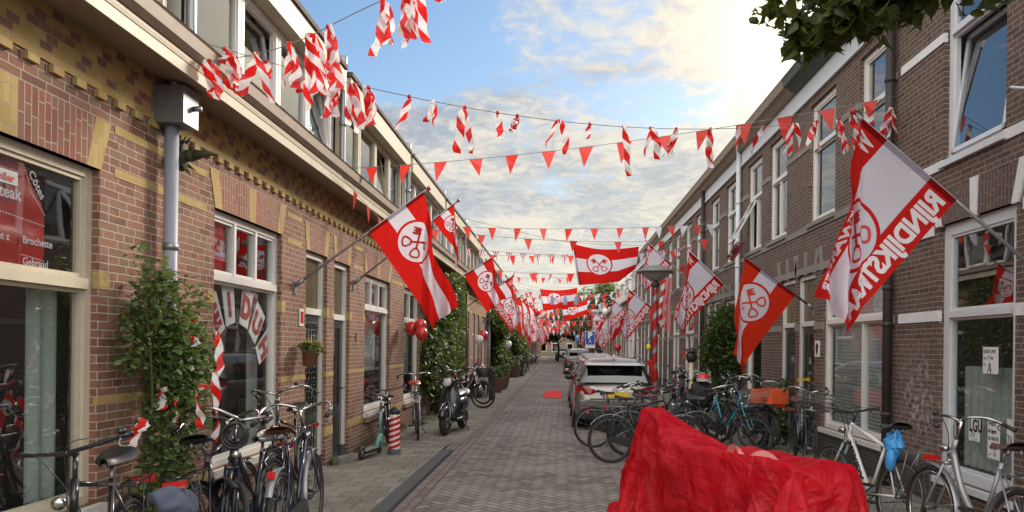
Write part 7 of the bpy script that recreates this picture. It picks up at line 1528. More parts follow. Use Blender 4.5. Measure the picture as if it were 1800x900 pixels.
13,-4,0,2,12,28,28,28,27,27,28,31,27,29,26,29,29,27,30,21,-12,-1,4,-14,-5,-1,9,-3,-15,-8,-6,-8,7,7,-28,-29,-26,-26,-28,-29,-29,-28,-29,-29,-29,-27,-15,-31,1,12,12,-10,
9,4,4,-1,10,28,29,27,29,29,26,30,29,26,30,30,27,27,29,22,-14,-3,-1,-5,5,7,0,-4,-5,-2,-5,-14,-13,-2,-27,-28,-27,-27,-29,-28,-28,-28,-30,-26,-29,-27,-14,-31,0,22,-1,-21,
9,0,3,11,7,27,29,28,29,30,27,28,28,28,31,29,27,27,29,19,-12,-9,-2,-1,3,3,-8,-4,-3,3,9,-10,-9,-21,-27,-31,-25,-29,-28,-27,-28,-24,-29,-29,-27,-27,-17,-25,-3,23,-5,-18,
15,-6,0,8,17,27,28,28,29,31,28,28,28,28,29,28,28,28,29,15,4,-11,-17,-4,-5,-5,-2,-1,2,3,14,-5,-19,-21,-28,-27,-31,-28,-26,-26,-24,-28,-25,-27,-28,-23,-24,-6,-19,22,-14,-8,
9,22,-20,5,22,28,28,28,29,29,28,29,28,28,28,28,28,28,29,11,-1,-16,-10,-4,-7,-3,-4,-3,7,14,-10,1,-6,-28,-29,-30,-29,-25,-23,-27,-25,-28,-28,-21,-28,-26,-29,13,-22,-7,-2,1,
9,28,-6,-14,25,29,28,28,28,28,29,28,29,28,28,28,28,26,29,6,-14,-7,-6,-5,-10,-3,2,-1,12,1,-4,14,-21,-28,-28,-29,-28,-21,-27,-27,-27,-28,-28,-21,-29,-29,-20,-3,12,-20,-1,-9,
10,28,6,-22,27,26,28,28,28,28,28,29,28,28,28,29,28,27,28,2,-16,-7,-7,-4,-9,-4,1,4,8,-4,13,4,-26,-26,-27,-26,-28,-28,-27,-28,-27,-24,-28,-24,-30,-11,-24,-15,-1,8,-19,-1,
10,29,-17,5,28,27,23,30,28,27,28,29,28,29,28,28,28,28,25,-5,-1,-13,-14,-2,-2,-7,-2,7,0,6,13,-3,-24,-29,-30,-24,-29,-28,-28,-28,-27,-24,-24,-26,-10,-16,-25,-21,-13,12,-15,0,
10,-1,-1,23,28,29,26,23,30,28,27,27,28,30,28,29,28,27,23,-3,-14,-14,-6,-4,3,-4,-4,3,3,14,4,-7,-23,-29,-27,-28,-28,-28,-28,-29,-27,-24,-26,-28,3,-12,-20,-24,-26,11,-11,0,
9,0,1,23,25,29,29,28,29,28,28,25,27,28,29,28,26,25,26,-10,-8,-19,-3,-6,-4,8,-3,0,7,12,-10,2,-23,-28,-26,-28,-29,-28,-28,-29,-27,-27,-23,-26,4,-17,-27,-27,-1,-8,-2,0,
9,1,3,18,27,29,28,28,29,27,28,27,29,28,28,29,26,27,23,-9,-18,-15,0,-8,8,-9,6,-1,9,-3,7,-3,-23,-27,-28,-28,-28,-28,-29,-28,-25,-29,-28,-9,-12,-27,-31,-12,-7,0,0,11,
9,1,4,19,25,28,28,29,28,28,29,29,28,28,28,28,28,27,22,-15,-17,-13,-3,-3,15,-6,-9,4,4,6,-1,1,-24,-28,-28,-28,-29,-28,-28,-28,-29,-29,-28,-10,-24,-28,-17,-7,-7,0,14,-14,
15,-6,4,23,26,25,28,29,29,29,29,29,29,28,29,25,28,27,21,-19,-16,-11,-6,11,6,-4,-5,-5,5,0,10,-5,-27,-29,-28,-28,-28,-28,-28,-28,-27,-29,-28,-26,-25,-17,-10,-3,-5,12,-17,0,
9,0,3,26,26,27,27,30,30,31,32,24,27,29,28,28,24,28,19,-14,-22,-12,-5,6,-7,0,1,4,4,-1,13,-9,-28,-29,-28,-29,-28,-26,-28,-28,-29,-28,-29,-30,-23,-16,-8,0,7,-17,3,-3,
9,0,4,29,28,27,28,29,30,31,30,26,27,26,28,28,24,28,16,-12,-26,-11,-5,-4,1,3,3,3,3,1,11,-11,-28,-29,-29,-28,-27,-28,-29,-26,-29,-29,-28,-24,-24,-17,-12,8,-16,0,0,1,
24,-15,23,14,28,29,28,28,29,29,27,24,31,27,28,27,28,24,15,-15,-28,-8,-7,6,2,1,0,2,3,3,10,-15,-28,-29,-28,-28,-28,-29,-27,-29,-28,-29,-17,-17,-23,-26,-15,-6,5,18,2,-28,
8,26,-15,28,28,29,29,27,26,26,29,28,28,27,29,28,29,27,7,-24,-17,-6,-7,-2,-2,1,6,9,2,4,11,-19,-26,-30,-30,-28,-28,-28,-29,-28,-28,-26,-25,-6,-13,-21,-21,-3,7,20,-15,-28,
18,-3,26,3,28,27,28,28,26,28,28,29,28,28,29,28,29,31,0,-26,-8,-5,-2,-2,-2,0,5,6,0,0,9,-10,-30,-32,-30,-29,-28,-28,-28,-27,-26,-25,-25,-24,3,-3,-15,-12,17,-13,-22,-18,
9,27,-5,14,22,27,27,28,30,28,28,28,28,29,28,28,29,33,1,-28,-1,0,0,0,0,1,1,-3,-3,-4,8,-10,-30,-32,-29,-28,-28,-28,-26,-20,-27,-25,-25,-25,-24,12,15,-14,-11,-24,-22,0,
9,25,13,11,8,28,29,29,28,29,28,29,27,29,27,27,21,31,10,-27,5,1,2,3,1,1,-1,-11,-1,3,-2,-21,-31,-25,-26,-26,-27,-29,-21,-22,-24,-24,-27,-29,-21,-19,25,2,-5,-27,-26,0,
9,0,14,19,27,28,29,28,29,27,28,29,28,27,23,21,22,9,8,6,-17,8,2,6,0,-8,-2,4,-1,-2,-2,-18,-30,-28,-26,-21,-23,-24,-24,-23,-23,-22,-25,-29,-29,-26,-1,1,10,7,-17,-19,
9,6,3,27,28,28,28,28,25,30,28,28,23,20,19,20,12,12,7,3,-5,-3,-5,5,2,-8,6,3,-7,-2,-4,-16,-14,-23,-26,-25,-24,-24,-24,-24,-23,-22,-26,-29,-30,-22,-5,0,0,11,15,-13,
13,-4,25,22,16,29,27,28,29,28,25,16,20,20,20,11,13,11,2,3,-2,-3,-3,-3,3,-1,4,3,-2,-9,-3,-6,-17,-18,-21,-25,-26,-24,-25,-25,-24,-26,-27,-26,-25,-13,-1,0,0,2,13,-15,
8,21,-4,21,28,27,29,29,27,23,21,17,17,15,11,10,12,7,1,4,2,-3,-3,1,1,-1,2,4,-2,-4,-9,-2,-16,-18,-21,-21,-22,-22,-24,-28,-27,-28,-26,-22,-17,-9,0,0,0,0,0,0,
9,0,13,24,28,29,28,27,23,18,15,16,14,11,10,11,12,5,1,2,5,-2,-4,0,3,-3,3,0,-3,-4,-11,2,-12,-17,-21,-21,-18,-19,-21,-28,-30,-23,-23,-20,-13,6,-11,-2,1,-1,0,5,
9,0,18,21,27,28,28,20,14,15,15,14,11,11,10,12,9,4,4,1,5,-4,0,-1,-3,-3,2,-4,-2,-6,-7,6,-7,-18,-19,-22,-17,-18,-20,-11,-29,-27,-23,-22,5,6,-9,-9,-5,0,0,0,
9,19,17,2,29,25,11,15,16,15,15,12,10,11,10,11,6,3,3,5,6,-2,-7,-3,-3,-1,-1,-5,0,-4,-3,6,-2,-19,-17,-21,-18,-16,-19,-13,-1,-21,-24,-24,-23,14,12,0,-8,-18,0,0,
9,27,-4,19,25,13,0,14,16,16,13,10,10,11,7,11,3,3,5,10,7,0,-10,-6,-3,-2,-2,0,-1,-3,-2,6,2,-18,-15,-21,-8,-17,-26,-22,7,-7,-24,-26,-4,-14,8,15,6,-11,-18,0,
9,16,1,26,15,-1,-3,12,15,16,13,11,10,11,12,4,5,2,7,10,7,0,0,-14,-3,-3,-2,1,-2,-3,-1,5,7,-16,-16,-21,-14,-2,-27,-26,-6,10,-17,-18,-21,9,-4,-3,16,7,-10,-15,
8,4,26,10,2,-10,2,8,12,14,13,12,15,10,15,3,18,-9,3,10,5,5,-4,-4,-16,-2,-1,-1,-3,-6,7,10,-4,-5,-20,-19,4,-20,-16,-28,16,-15,-21,-19,6,-6,0,0,0,7,13,-20,
9,16,-3,3,4,-6,7,-3,12,13,13,13,16,10,15,6,21,-12,-1,8,5,6,2,-8,-13,-10,-3,-2,-4,-6,8,9,4,-4,-22,-3,-11,-17,-16,7,-5,-29,-11,-8,-1,0,4,-4,11,-9,11,-9,
9,9,-7,-2,0,0,0,0,5,14,14,14,16,10,14,17,16,-17,-6,25,7,-10,-1,-7,-12,-10,-3,-5,-4,-3,8,9,6,-7,-10,-11,-9,-17,-14,-4,11,2,-14,-14,-10,0,0,13,-1,-12,0,6,
9,0,0,0,0,0,0,0,0,2,9,10,13,14,15,17,16,0,0,1,6,-5,-7,-6,-11,-7,-7,-1,-8,-3,5,9,8,-6,-10,-8,-8,-17,-11,-10,4,9,19,-8,-13,-9,5,13,-15,-5,0,5,
9,5,-5,0,0,0,7,-7,0,0,0,5,11,13,27,10,1,1,0,4,5,-4,-7,-5,-12,-6,-6,-2,-12,-3,1,8,6,10,-21,-6,8,-1,-20,-5,0,0,10,19,-6,-11,12,-15,-1,-6,4,-6,
9,6,-3,-3,0,0,11,-5,-6,0,9,-8,3,26,20,-8,6,-6,0,4,5,-2,-8,-4,-11,-4,-2,-11,-2,8,-11,-4,5,17,-18,-4,0,18,-6,-11,-1,0,0,9,18,-1,-13,-9,0,4,-7,-1,
9,0,0,0,0,8,-8,0,0,7,2,-9,0,21,8,-13,6,-10,4,4,5,0,-8,-6,-3,-2,-4,-2,0,10,-10,0,0,2,-1,-1,0,2,18,-7,-12,-1,13,-4,10,-8,2,-12,-1,0,0,0,
9,0,0,0,0,0,3,-3,8,-8,0,0,0,0,0,0,-1,6,-5,0,0,3,23,-26,-1,2,-2,12,-11,0,5,11,6,3,3,0,-2,-23,-3,6,5,4,-5,0,-10,0,0,0,0,0,0,0)
def settled(steps):
    out = []
    for i, v in enumerate(steps): out.append(v if i % NY == 0 else out[-1]+v)
    return out
SC_ = [(x*.002, y*.002, z*.002) for x, y, z in zip(settled(CLOTH_ALONG), settled(CLOTH_ACROSS), settled(CLOTH_UP))]
mb = MB(O_); mb.add([wp(x/LEN, -y, max(z, .012)) for x, y, z in SC_], [(i*NY+j, (i+1)*NY+j, (i+1)*NY+j+1, i*NY+j+1) for i in range(NX-1) for j in range(NY-1)], 0, True); mb.uv = [(i/(NX-1), j/(NY-1)) for i in range(NX) for j in range(NY)]
cv = mb.build('tulle_cover', 'tulle', uvs=1); tag(cv, 'bright red tulle sheet draped over the cargo bicycle on the cobbles', 'cover')
sb = cv.modifiers.new('smooth', 'SUBSURF'); sb.levels = 1; sb.render_levels = 2
mb = MB()
for (p0, ph, wd_, up) in ((wp(.60, .06, .66), 0, .045, .24), (wp(.66, -.04, .68), 1.2, .04, .17), (wp(.52, .08, .70), 2.2, .045, .08)):
    pts = [p0+axd*(.30*t-.15)+axn*(.10*sin(t*3+ph))+Vector((0, 0, up*sin(pi*min(1, t*1.02)))) for t in [i/18 for i in range(19)]]
    for i in range(18):
        d1 = axn*wd_*cos(i*.15+ph)+Vector((0, 0, wd_*.5))
        mb.add([pts[i]-d1, pts[i]+d1, pts[i+1]+d1, pts[i+1]-d1], [(0, 1, 2, 3)], 0, True)
rb = mb.build('ribbon', 'ribbon_pale'); tag(rb, 'pale pink ribbon loops lying in the hollow of the red cover', 'ribbon')
# ================================================================ PLANTS
def leaves(mb, pts, size, rs, k=0, droop=.4, shape='oval', out=None):
    """one small folded leaf per point"""
    for p in pts:
        s = size*rs.uniform(.6, 1.35); a = rs.uniform(0, 2*pi); tl = rs.uniform(-1, .3)*droop-.2
        d = Vector((cos(a), sin(a), tl+rs.uniform(-.6, .5))); 
        if out is not None: d = (d+out*.7)
        d.normalize(); q = d.cross(Vector((rs.uniform(-1, 1), rs.uniform(-1, 1), .8))).normalized(); n_ = d.cross(q); w_ = s*.34
        p = Vector(p)
        if shape == 'ovate':
            n2_ = n_*.06*s; w_ = s*.36
            v = [p, p+d*s*.15+q*w_*.75+n2_, p+d*s*.38+q*w_+n2_*2, p+d*s*.65+q*w_*.62+n2_, p+d*s*.86+q*w_*.16, p+d*s*1.12-n2_*2, p+d*s*.86-q*w_*.16, p+d*s*.65-q*w_*.62+n2_, p+d*s*.38-q*w_+n2_*2, p+d*s*.15-q*w_*.75+n2_, p+d*s*.5]
            mb.add(v, [(i, (i+1) % 10, 10) for i in range(10)], k, False)
        elif shape == 'maple':
            v = [p, p+d*s*.18+q*w_*1.25, p+d*s*.50+q*w_*.75, p+d*s*.62+q*w_*1.15-n_*.1*s, p+d*s*.75+q*w_*.4, p+d*s*1.1, p+d*s*.75-q*w_*.4, p+d*s*.62-q*w_*1.15-n_*.1*s, p+d*s*.50-q*w_*.75, p+d*s*.18-q*w_*1.25]
            mb.add(v, [(0, 1, 2, 8, 9), (2, 3, 4, 6, 7, 8), (4, 5, 6)], k, False)
        else:
            v = [p, p+d*s*.42+q*w_*1.1+n_*.08*s, p+d*s, p+d*s*.42-q*w_*1.1+n_*.08*s, p+d*s*.45]
            mb.add(v, [(0, 1, 4), (1, 2, 4), (2, 3, 4), (3, 0, 4)], k, False)
def blobpts(n, blobs, rs, shell=.55):
    out = []; tot = sum(b[6]*b[3]*b[4]*b[5] for b in blobs)
    for x, y, z, rx, ry, rz, dn in blobs:
        for i in range(int(n*dn*rx*ry*rz/tot)):
            v = Vector((rs.gauss(0, 1), rs.gauss(0, 1), rs.gauss(0, 1))).normalized()*(rs.uniform(shell, 1)**.6)*rs.uniform(.8, 1.12)
            out.append((x+v.x*rx, y+v.y*ry, z+v.z*rz))
    return out
def plant(name, label, cat, loc, n, blobs, size, mat, seed, stems=(), group=None, xlim=None, stemm='stem', shell=.3, fol='foliage'):
    rs = random.Random(seed); root = thing(name, label, cat, loc, group=group); mb = MB(loc)
    P_ = blobpts(n, blobs, rs, shell)
    if xlim: P_ = [(min(max(x, xlim[0]), xlim[1])+rs.uniform(-.01, .01), y, z) for x, y, z in P_ if z > .05]
    leaves(mb, P_, size, rs); mb.build(fol, mat, root)
    if stems:
        mb = MB(loc)
        for st_ in stems: mb.tube(pipe_pts(st_, 4), [.018*(1-.7*i/(4*(len(st_)-1))) for i in range(4*(len(st_)-1)+1)], 5)
        mb.build('stem', stemm, root)
    return root
rs = random.Random(5)
# climbing rose by the first drainpipe
bl = [(-2.93, 5.72, 1.95, .22, .38, .36, 1.1), (-2.85, 5.98, 1.55, .28, .42, .42, 1.3), (-2.98, 5.4, 1.72, .16, .26, .30, .9), (-2.85, 6.35, 1.62, .22, .30, .30, .8), (-2.85, 5.85, 1.08, .28, .42, .36, .8), (-2.9, 5.75, .62, .25, .42, .36, .7), (-2.92, 5.85, .25, .2, .45, .25, .4), (-3.0, 5.55, 2.28, .1, .12, .16, .5), (-2.82, 6.15, 2.05, .14, .22, .2, .5)]
bl = [(x, 5.46+(y-5.8)*.62, z, rx*.85, ry*.66, rz, dn) for x, y, z, rx, ry, rz, dn in bl]
stm_ = [[(-3.0, 5.5+.06*i, .03), (-2.95+.03*i, 5.4+.08*i, .7), (-2.9, 5.3+.12*i, 1.4), (-2.9, 5.2+.15*i, 2.0)] for i in range(4)]
ro = plant('climbing_rose', 'leafy green climbing bush on the left wall wound with red and white tape', 'bush', (-2.95, 5.5, .03), 4600, bl, .055, 'rose_leaf', 1, stm_, xlim=(-3.13, -2.3))
for i, (px, py, Y, L_) in enumerate(((378, 582, 5.55, .55), (340, 560, 5.7, .2), (300, 680, 5.3, .25), (345, 675, 5.3, .18), (240, 735, 4.9, .2), (235, 745, 5.0, .38), (352, 690, 5.35, .42), (372, 655, 5.35, .50), (330, 590, 5.5, .2), (318, 700, 5.3, .3), (280, 690, 5.3, .2))):
    p = at(px, py, Y); p.x = min(p.x, -2.40) if i not in (7,) else p.x
    mb = streamer(p, p, L_*(.62 if i != 7 else 1), .055 if i != 7 else .075, random.Random(30+i), a0=(RN.uniform(-.12, .12) if L_ > .3 else RN.uniform(-1.3, 1.3)), twist=2)
    ob = mb.build('barrier_tape', 'tape', uvs=mb.uvk, uvo=mb.uvph); ob.location = p
    tag(ob, ['tape strip hanging free at the right side of the rose bush', 'short tape loop high in the rose bush', 'white tape curl in the middle of the rose bush', 'small tape knot right of the middle of the rose bush', 'red tape flap low on the left of the rose bush', 'narrow tape strip hanging lowest left in the rose bush', 'long twisted tape on the right flank of the rose bush', 'long red and white tape hanging over the black saddle by the window', 'tape scrap among the upper rose leaves', 'red tape piece deep in the rose bush', 'red and white tape curl left of the rose stem'][i], 'tape', 'barrier tape wound into the rose bush')
plant('climbing_vine', 'dark green climbing vine beside the balloon window, over the motor scooter', 'vine', (-2.9, 18, 0), 11000, [(-2.95, 17.4, 1.3, .30, 1.0, .9, 1), (-2.95, 18.6, 1.7, .42, 1.3, 1.0, 1), (-2.95, 17.6, 2.9, .25, 1.2, .6, .9), (-2.85, 19.6, 2.6, .5, 1.2, .8, 1), (-2.85, 19.6, 3.3, .45, 1.3, .35, .7), (-2.95, 18.8, .6, .25, .8, .5, .8), (-3.0, 16.6, 3.3, .15, .9, .22, .8), (-2.6, 19.9, 1.4, .35, .7, .7, .8)], .115, 'vine_leaf', 2, [[(-3.0, 18+.2*i, 0), (-3.0, 18.1+.2*i, 1.4), (-2.95, 17.6+.6*i, 2.8)] for i in range(3)], xlim=(-3.13, -2.66))
plant('climbing_vine', 'second dark vine further down the left row below the STRAAT flag', 'vine', (-2.9, 34, 0), 8000, [(-2.9, 33, 2.9, .5, 1.6, .55, 1), (-2.85, 35, 2.6, .6, 2.0, .7, 1), (-2.9, 34.5, 1.5, .42, 1.2, .9, 1), (-2.8, 37, 2.9, .6, 1.6, .5, .7), (-2.75, 36, 1.0, .5, 1.4, .6, .7)], .15, 'vine_leaf', 3, [[(-3.0, 33.5, 0), (-3.0, 33.8, 1.4), (-2.9, 34, 2.8)]], xlim=(-3.13, -2.35))
plant('climbing_vine', 'third grey green vine on the far left row', 'vine', (-2.9, 49, 0), 3200, [(-2.8, 47, 2.3, .6, 1.8, .8, 1), (-2.7, 50, 1.5, .6, 2.2, 1.0, 1)], .2, 'pale_leaf', 4, xlim=(-3.13, -1.9))
plant('wall_shrub', 'tall bushy green shrub standing against the dark right wall', 'bush', (3.8, 17.6, .05), 10000, [(3.78, 17.3, 2.15, .42, .8, .55, 1), (3.75, 17.7, 1.6, .45, .8, .6, 1.1), (3.85, 16.9, 1.5, .28, .45, .6, 1), (3.85, 17.4, .95, .32, .6, .45, 1), (3.88, 17.2, 2.6, .22, .4, .2, .6)], .075, 'vine_leaf', 6, [[(3.95, 17.4, .05), (3.9, 17.35, .8), (3.85, 17.3, 1.5)], [(3.95, 17.2, .05), (3.92, 17.1, .8), (3.85, 17.2, 1.5)]], xlim=(3.2, 4.08))
plant('weed', 'tall weed with yellow flower head beside the white framed window', 'plant', (3.95, 11.9, .05), 220, [(3.93, 11.88, .8, .12, .16, .45, 1), (3.9, 11.9, .35, .18, .25, .25, 1.2)], .085, 'pale_leaf', 7, [[(3.97, 11.9, .05), (3.95, 11.88, .7), (3.88, 11.85, 1.22)]], xlim=(3.7, 4.07))
mb = MB((3.88, 11.85, 1.24)); leaves(mb, [(3.88+rs.uniform(-.08, .08), 11.85+rs.uniform(-.08, .08), 1.24+rs.uniform(-.02, .03)) for i in range(60)], .04, rs); fl = mb.build('flower_head', 'yellow_petal'); fl.parent = [o for o in C.objects if o.name.startswith('weed') and o.type == 'EMPTY'][0]; fl.location = (-.07, -.05, 1.19)
plant('weed', 'leafy weed growing at the foot of the double door', 'plant', (3.9, 12.95, .05), 420, [(3.9, 12.95, .55, .14, .2, .5, 1), (3.9, 12.9, 1.05, .1, .15, .2, .6)], .09, 'pale_leaf', 8, [[(3.97, 12.95, .05), (3.93, 12.95, .6), (3.9, 12.9, 1.1)]], xlim=(3.6, 4.07))
for i, (x, y_) in enumerate(((-3.05, 8.9), (-3.08, 10.25), (-3.05, 11.5), (-2.95, 7.0), (-3.08, 14.7), (-2.9, 15.8), (4.0, 10.9), (4.0, 9.2), (3.95, 14.6))):
    plant('weed', ['low tuft by the window beside the grilled door', 'tuft of weed between the two green doors', 'weeds under the window behind the push scooter', 'weeds below the letter card window', 'tuft of weeds below the red balloons', 'weeds at the scooter rear wheel', 'weed tuft under the blinds window', 'weed tuft at the black drainpipe foot', 'weed tuft under the narrow white window'][i], 'plant', (x, y_, .05), 60, [(x, y_, .1, .08, .14, .07, 1)], .05, 'pale_leaf', 20+i, group='weeds along the walls')
# fallen leaves and scraps: a thin scatter nobody could count
mb = MB(); 
for i in range(520):
    x = rs.choice([rs.uniform(-3.1, -1.9), rs.uniform(-3.1, -2.7), rs.uniform(-1.7, 1.5), rs.uniform(2.5, 4.0)]); y_ = rs.uniform(5, 45); a = rs.uniform(0, 6.3); s = rs.uniform(.015, .035); z = .055 if (y_ < 12 and x < -1.9) or x > 2.5 else .012
    if x < -1.9 and 12 <= y_ < 13.3: continue
    if x < KL and y_ >= 13.2: z = .035
    mb.add([(x+s*cos(a+q*pi/2)*(1 if q % 2 else .5), y_+s*sin(a+q*pi/2)*(1 if q % 2 else .5), z+.004*(q % 2)) for q in range(4)], [(0, 1, 2, 3)])
tag(mb.build('leaf_litter', 'brown_leaf'), 'brown fallen leaves scattered on the pavements and cobbles', 'leaves', None, 'stuff')
# trees closing the street
def tree(label, x, y_, h, r_, n, seed, size, mat='tree_leaf', dens=1):
    rs = random.Random(seed); root = thing('tree', label, 'tree', (x, y_, 0), group='street trees at the far end'); o = root.location
    mb = MB(o); tp = pipe_pts([(x, y_, 0), (x+.1, y_, h*.25), (x-.1, y_+.1, h*.45), (x+.2, y_, h*.75)], 4); mb.tube(tp, [.17*(1-.8*i/12) for i in range(13)], 8)
    bl = []
    for i in range(11):
        a = rs.uniform(0, 6.28); rr = r_*rs.uniform(.3, .75); z = h*rs.uniform(.42, .9); c = (x+rr*cos(a), y_+rr*sin(a), z)
        mb.tube(pipe_pts([(x, y_, h*rs.uniform(.3, .5)), ((x+c[0])/2, (y_+c[1])/2, z*.85), c], 3), [.06, .05, .045, .035, .03, .02, .01], 5); bl.append((*c, r_*rs.uniform(.28, .48), r_*rs.uniform(.28, .48), h*rs.uniform(.07, .13), dens))
    mb.build('trunk', 'bark', root); mb = MB(o); leaves(mb, blobpts(n, bl, rs, .2), size, rs); mb.build('crown', mat, root); return root
tree('airy street tree with sparse pale crown rising over the right row', 2.4, 58, 7.9, 2.9, 4200, 1, .2, 'pale_leaf')
tree('dense dark street tree in the middle of the far end', 1.8, 80, 7.2, 3.6, 8000, 2, .32)
tree('dense dark street tree left of the middle of the far end', -.3, 88, 6.6, 3.0, 6500, 3, .34)
tree('tall pale street tree behind the dark ones at the far end', 3.3, 102, 10, 4.5, 8000, 4, .4)
# the near tree: trunk beside the camera, one bough reaching into the top right corner
root = thing('tree', 'near tree whose dark leafy bough hangs into the upper right corner', 'tree', (3.5, 1.4, .05)); o = root.location
mb = MB(o); mb.tube(pipe_pts([(3.5, 1.4, 0), (3.45, 1.5, 2), (3.3, 1.8, 3.6), (3.1, 2.2, 5.4), (2.9, 2.2, 7)], 4), [.16*(1-.04*i) for i in range(17)], 10)
bough = pipe_pts([(3.35, 1.8, 3.5), (3.05, 3.0, 3.9), (2.75, 4.2, 4.14), (2.35, 5.0, 4.09), (1.95, 5.15, 3.95), (1.76, 5.2, 3.90)], 6); mb.tube(bough, [.055*(1-.028*i) for i in range(len(bough))], 8)
tw = []
for i in range(14, len(bough)):
    for q in range(2):
        a = rs.uniform(0, 6.28); e = bough[i]+Vector((.30*cos(a)-.08, .3*sin(a), rs.uniform(-.05, .33))); tw.append((bough[i], e)); mb.tube([bough[i], (bough[i]+e)/2+Vector((0, 0, .03)), e], [.01, .007, .004], 4)
for i in range(10):
    e = Vector((1.30+.14*i, 5.1+.2*sin(i), 4.24+.04*sin(i*2))); tw.append((e+Vector((.35, 0, .12)), e)); mb.tube([e+Vector((.45, 0, .25)), e], [.008, .004], 4)
mb.build('trunk', 'bark', root)
mb = MB(o)
for a, b in tw: leaves(mb, [a.lerp(b, rs.uniform(.3, 1.1))+Vector((rs.uniform(-.09, .09), rs.uniform(-.12, .12), rs.uniform(-.05, .07))) for _ in range(26)], .12, rs, droop=1.8, shape='ovate')
leaves(mb, [(rs.uniform(1.85, 3.1), rs.uniform(3.9, 5.3), rs.uniform(4.12, 4.7)) for _ in range(1000)], .125, rs, droop=1.5, shape='ovate')
leaves(mb, [(rs.uniform(2.2, 4.5), rs.uniform(.2, 4.2), rs.uniform(4.3, 6.2)) for _ in range(1500)], .14, rs, shape='maple', droop=.8)
mb.build('crown', 'maple_leaf', root)
# ================================================================ STREET FURNITURE
r = thing('street_lamp', 'street lamp with mushroom hood, its post wound in red and grey stripes', 'street lamp', (2.28, 18, .05)); o = r.location
mb = MB(o); mb.lathe((2.28, 18, .05), [(.09, 0), (.085, .9), (.06, 1.0), (.055, 3.1), (.05, 3.15)], 16); mb.build('post', 'zinc', r)
mb = MB(o); n = 90      # wound ribbon, its own thickness standing off the post
for k_ in range(3):
    vs = []; 
    for i in range(n+1):
        a = i/n*2*pi*7+k_*2*pi/3; z = .15+2.95*i/n; rr = (.095 if z < 1 else .067); vs += [(2.28+rr*cos(a), 18+rr*sin(a), z), (2.28+rr*cos(a), 18+rr*sin(a), z+.14)]
    mb.add(vs, [(2*i, 2*i+1, 2*i+3, 2*i+2) for i in range(n)], k_ % 2 if k_ < 2 else 0, True)
mb.build('wound_ribbon', ['flag_ink', 'pole_grey'], r)
mb = MB(o); mb.lathe((2.28, 18, 3.15), [(.05, 0), (.09, .03), (.10, .12), (.05, .16), (.12, .18)], 18); mb.build('collar', 'old_iron', r)
mb = MB(o); mb.lathe((2.28, 18, 3.32), [(.11, 0), (.22, .06), (.34, .17), (.37, .20)], 30); mb.build('lamp_shade', 'lamp_glass', r)
mb = MB(o); mb.lathe((2.28, 18, 3.52), [(.375, 0), (.44, .0), (.445, .03), (.40, .07), (.24, .15), (.08, .18), (0, .185)], 32); mb.build('hood', 'lamp_metal', r)
mb = MB((2.12, 17.9, 1.72)); mb.ball((2.12, 17.9, 1.72), (.06, .05, .08), 12, 8); tag(mb.build('lantern', 'yellow_plastic'), 'small yellow paper lantern hung on the striped lamp post', 'lantern')
mb = MB((2.2, 17.85, 1.3))
mb.add([(2.08, 17.85, 1.35), (2.2, 17.85, 1.42), (2.34, 17.86, 1.0), (2.26, 17.88, .95)], [(0, 1, 2, 3)]); mb.box(2.08, 2.2, 17.853, 17.857, 1.35, 1.41); tag(mb.build('rag', 'tape_red'), 'red cloth scrap trailing from the lamp post foot', 'cloth')
for i, (x, y_, z) in enumerate(((1.9, 52, 3.9), (1.75, 74, 4.0))):
    r = thing('street_lamp', ['plain far street lamp above the blue parking sign', 'furthest street lamp, small above the parked cars'][i], 'street lamp', (x+.5, y_, 0)); o = r.location
    mb = MB(o); mb.tube([(x+.5, y_, 0), (x+.5, y_, z)], .06, 8); mb.build('post', 'zinc', r); mb = MB(o); mb.lathe((x+.5, y_, z), [(.06, 0), (.5, .25), (.55, .3), (.1, .45), (0, .46)], 18); mb.build('hood', 'lamp_glass', r)
def psign(x, y_, z, s, lab, sub=True):
    r = thing('parking_sign', lab, 'sign', (x, y_, 0)); o = r.location
    mb = MB(o); mb.tube([(x, y_, 0), (x, y_, z+s*.1)], .03, 8); mb.build('post', 'old_iron', r)
    mb = MB(o); mb.box(x-s*.36, x+s*.36, y_-.045, y_-.03, z-s, z); mb.build('panel_edge', 'sign_white', r)
    mb = MB(o); mb.box(x-s*.33, x+s*.33, y_-.05, y_-.0451, z-s*.97, z-s*.03); pn = mb.build('panel', 'sign_blue', r)
    mb = MB(o); text_on(mb, 'P', lambda a, b, W: Vector((x-.15*s+a*.42*s, y_-.053, z-s*.52+b*.42*s)), 0, .05)
    mb.tube([(x-.12*s, y_-.053, z-s*.9), (x, y_-.053, z-s*.62), (x+.12*s, y_-.053, z-s*.9)], .018*s, 4); mb.tube([(x, y_-.053, z-s*.62), (x, y_-.053, z-s*.88)], .03*s, 4); mb.build('symbol', 'sign_white', pn)
    if sub: mb = MB(o); mb.box(x-s*.36, x+s*.36, y_-.05, y_-.03, z-s*1.22, z-s*1.03); mb.build('under_panel', 'sign_white', r)
psign(1.67, 42, 2.62, .78, 'blue parking sign with white P beside the parked cars')
psign(1.75, 76, 2.95, .62, 'smaller far blue parking sign left of the first', False)
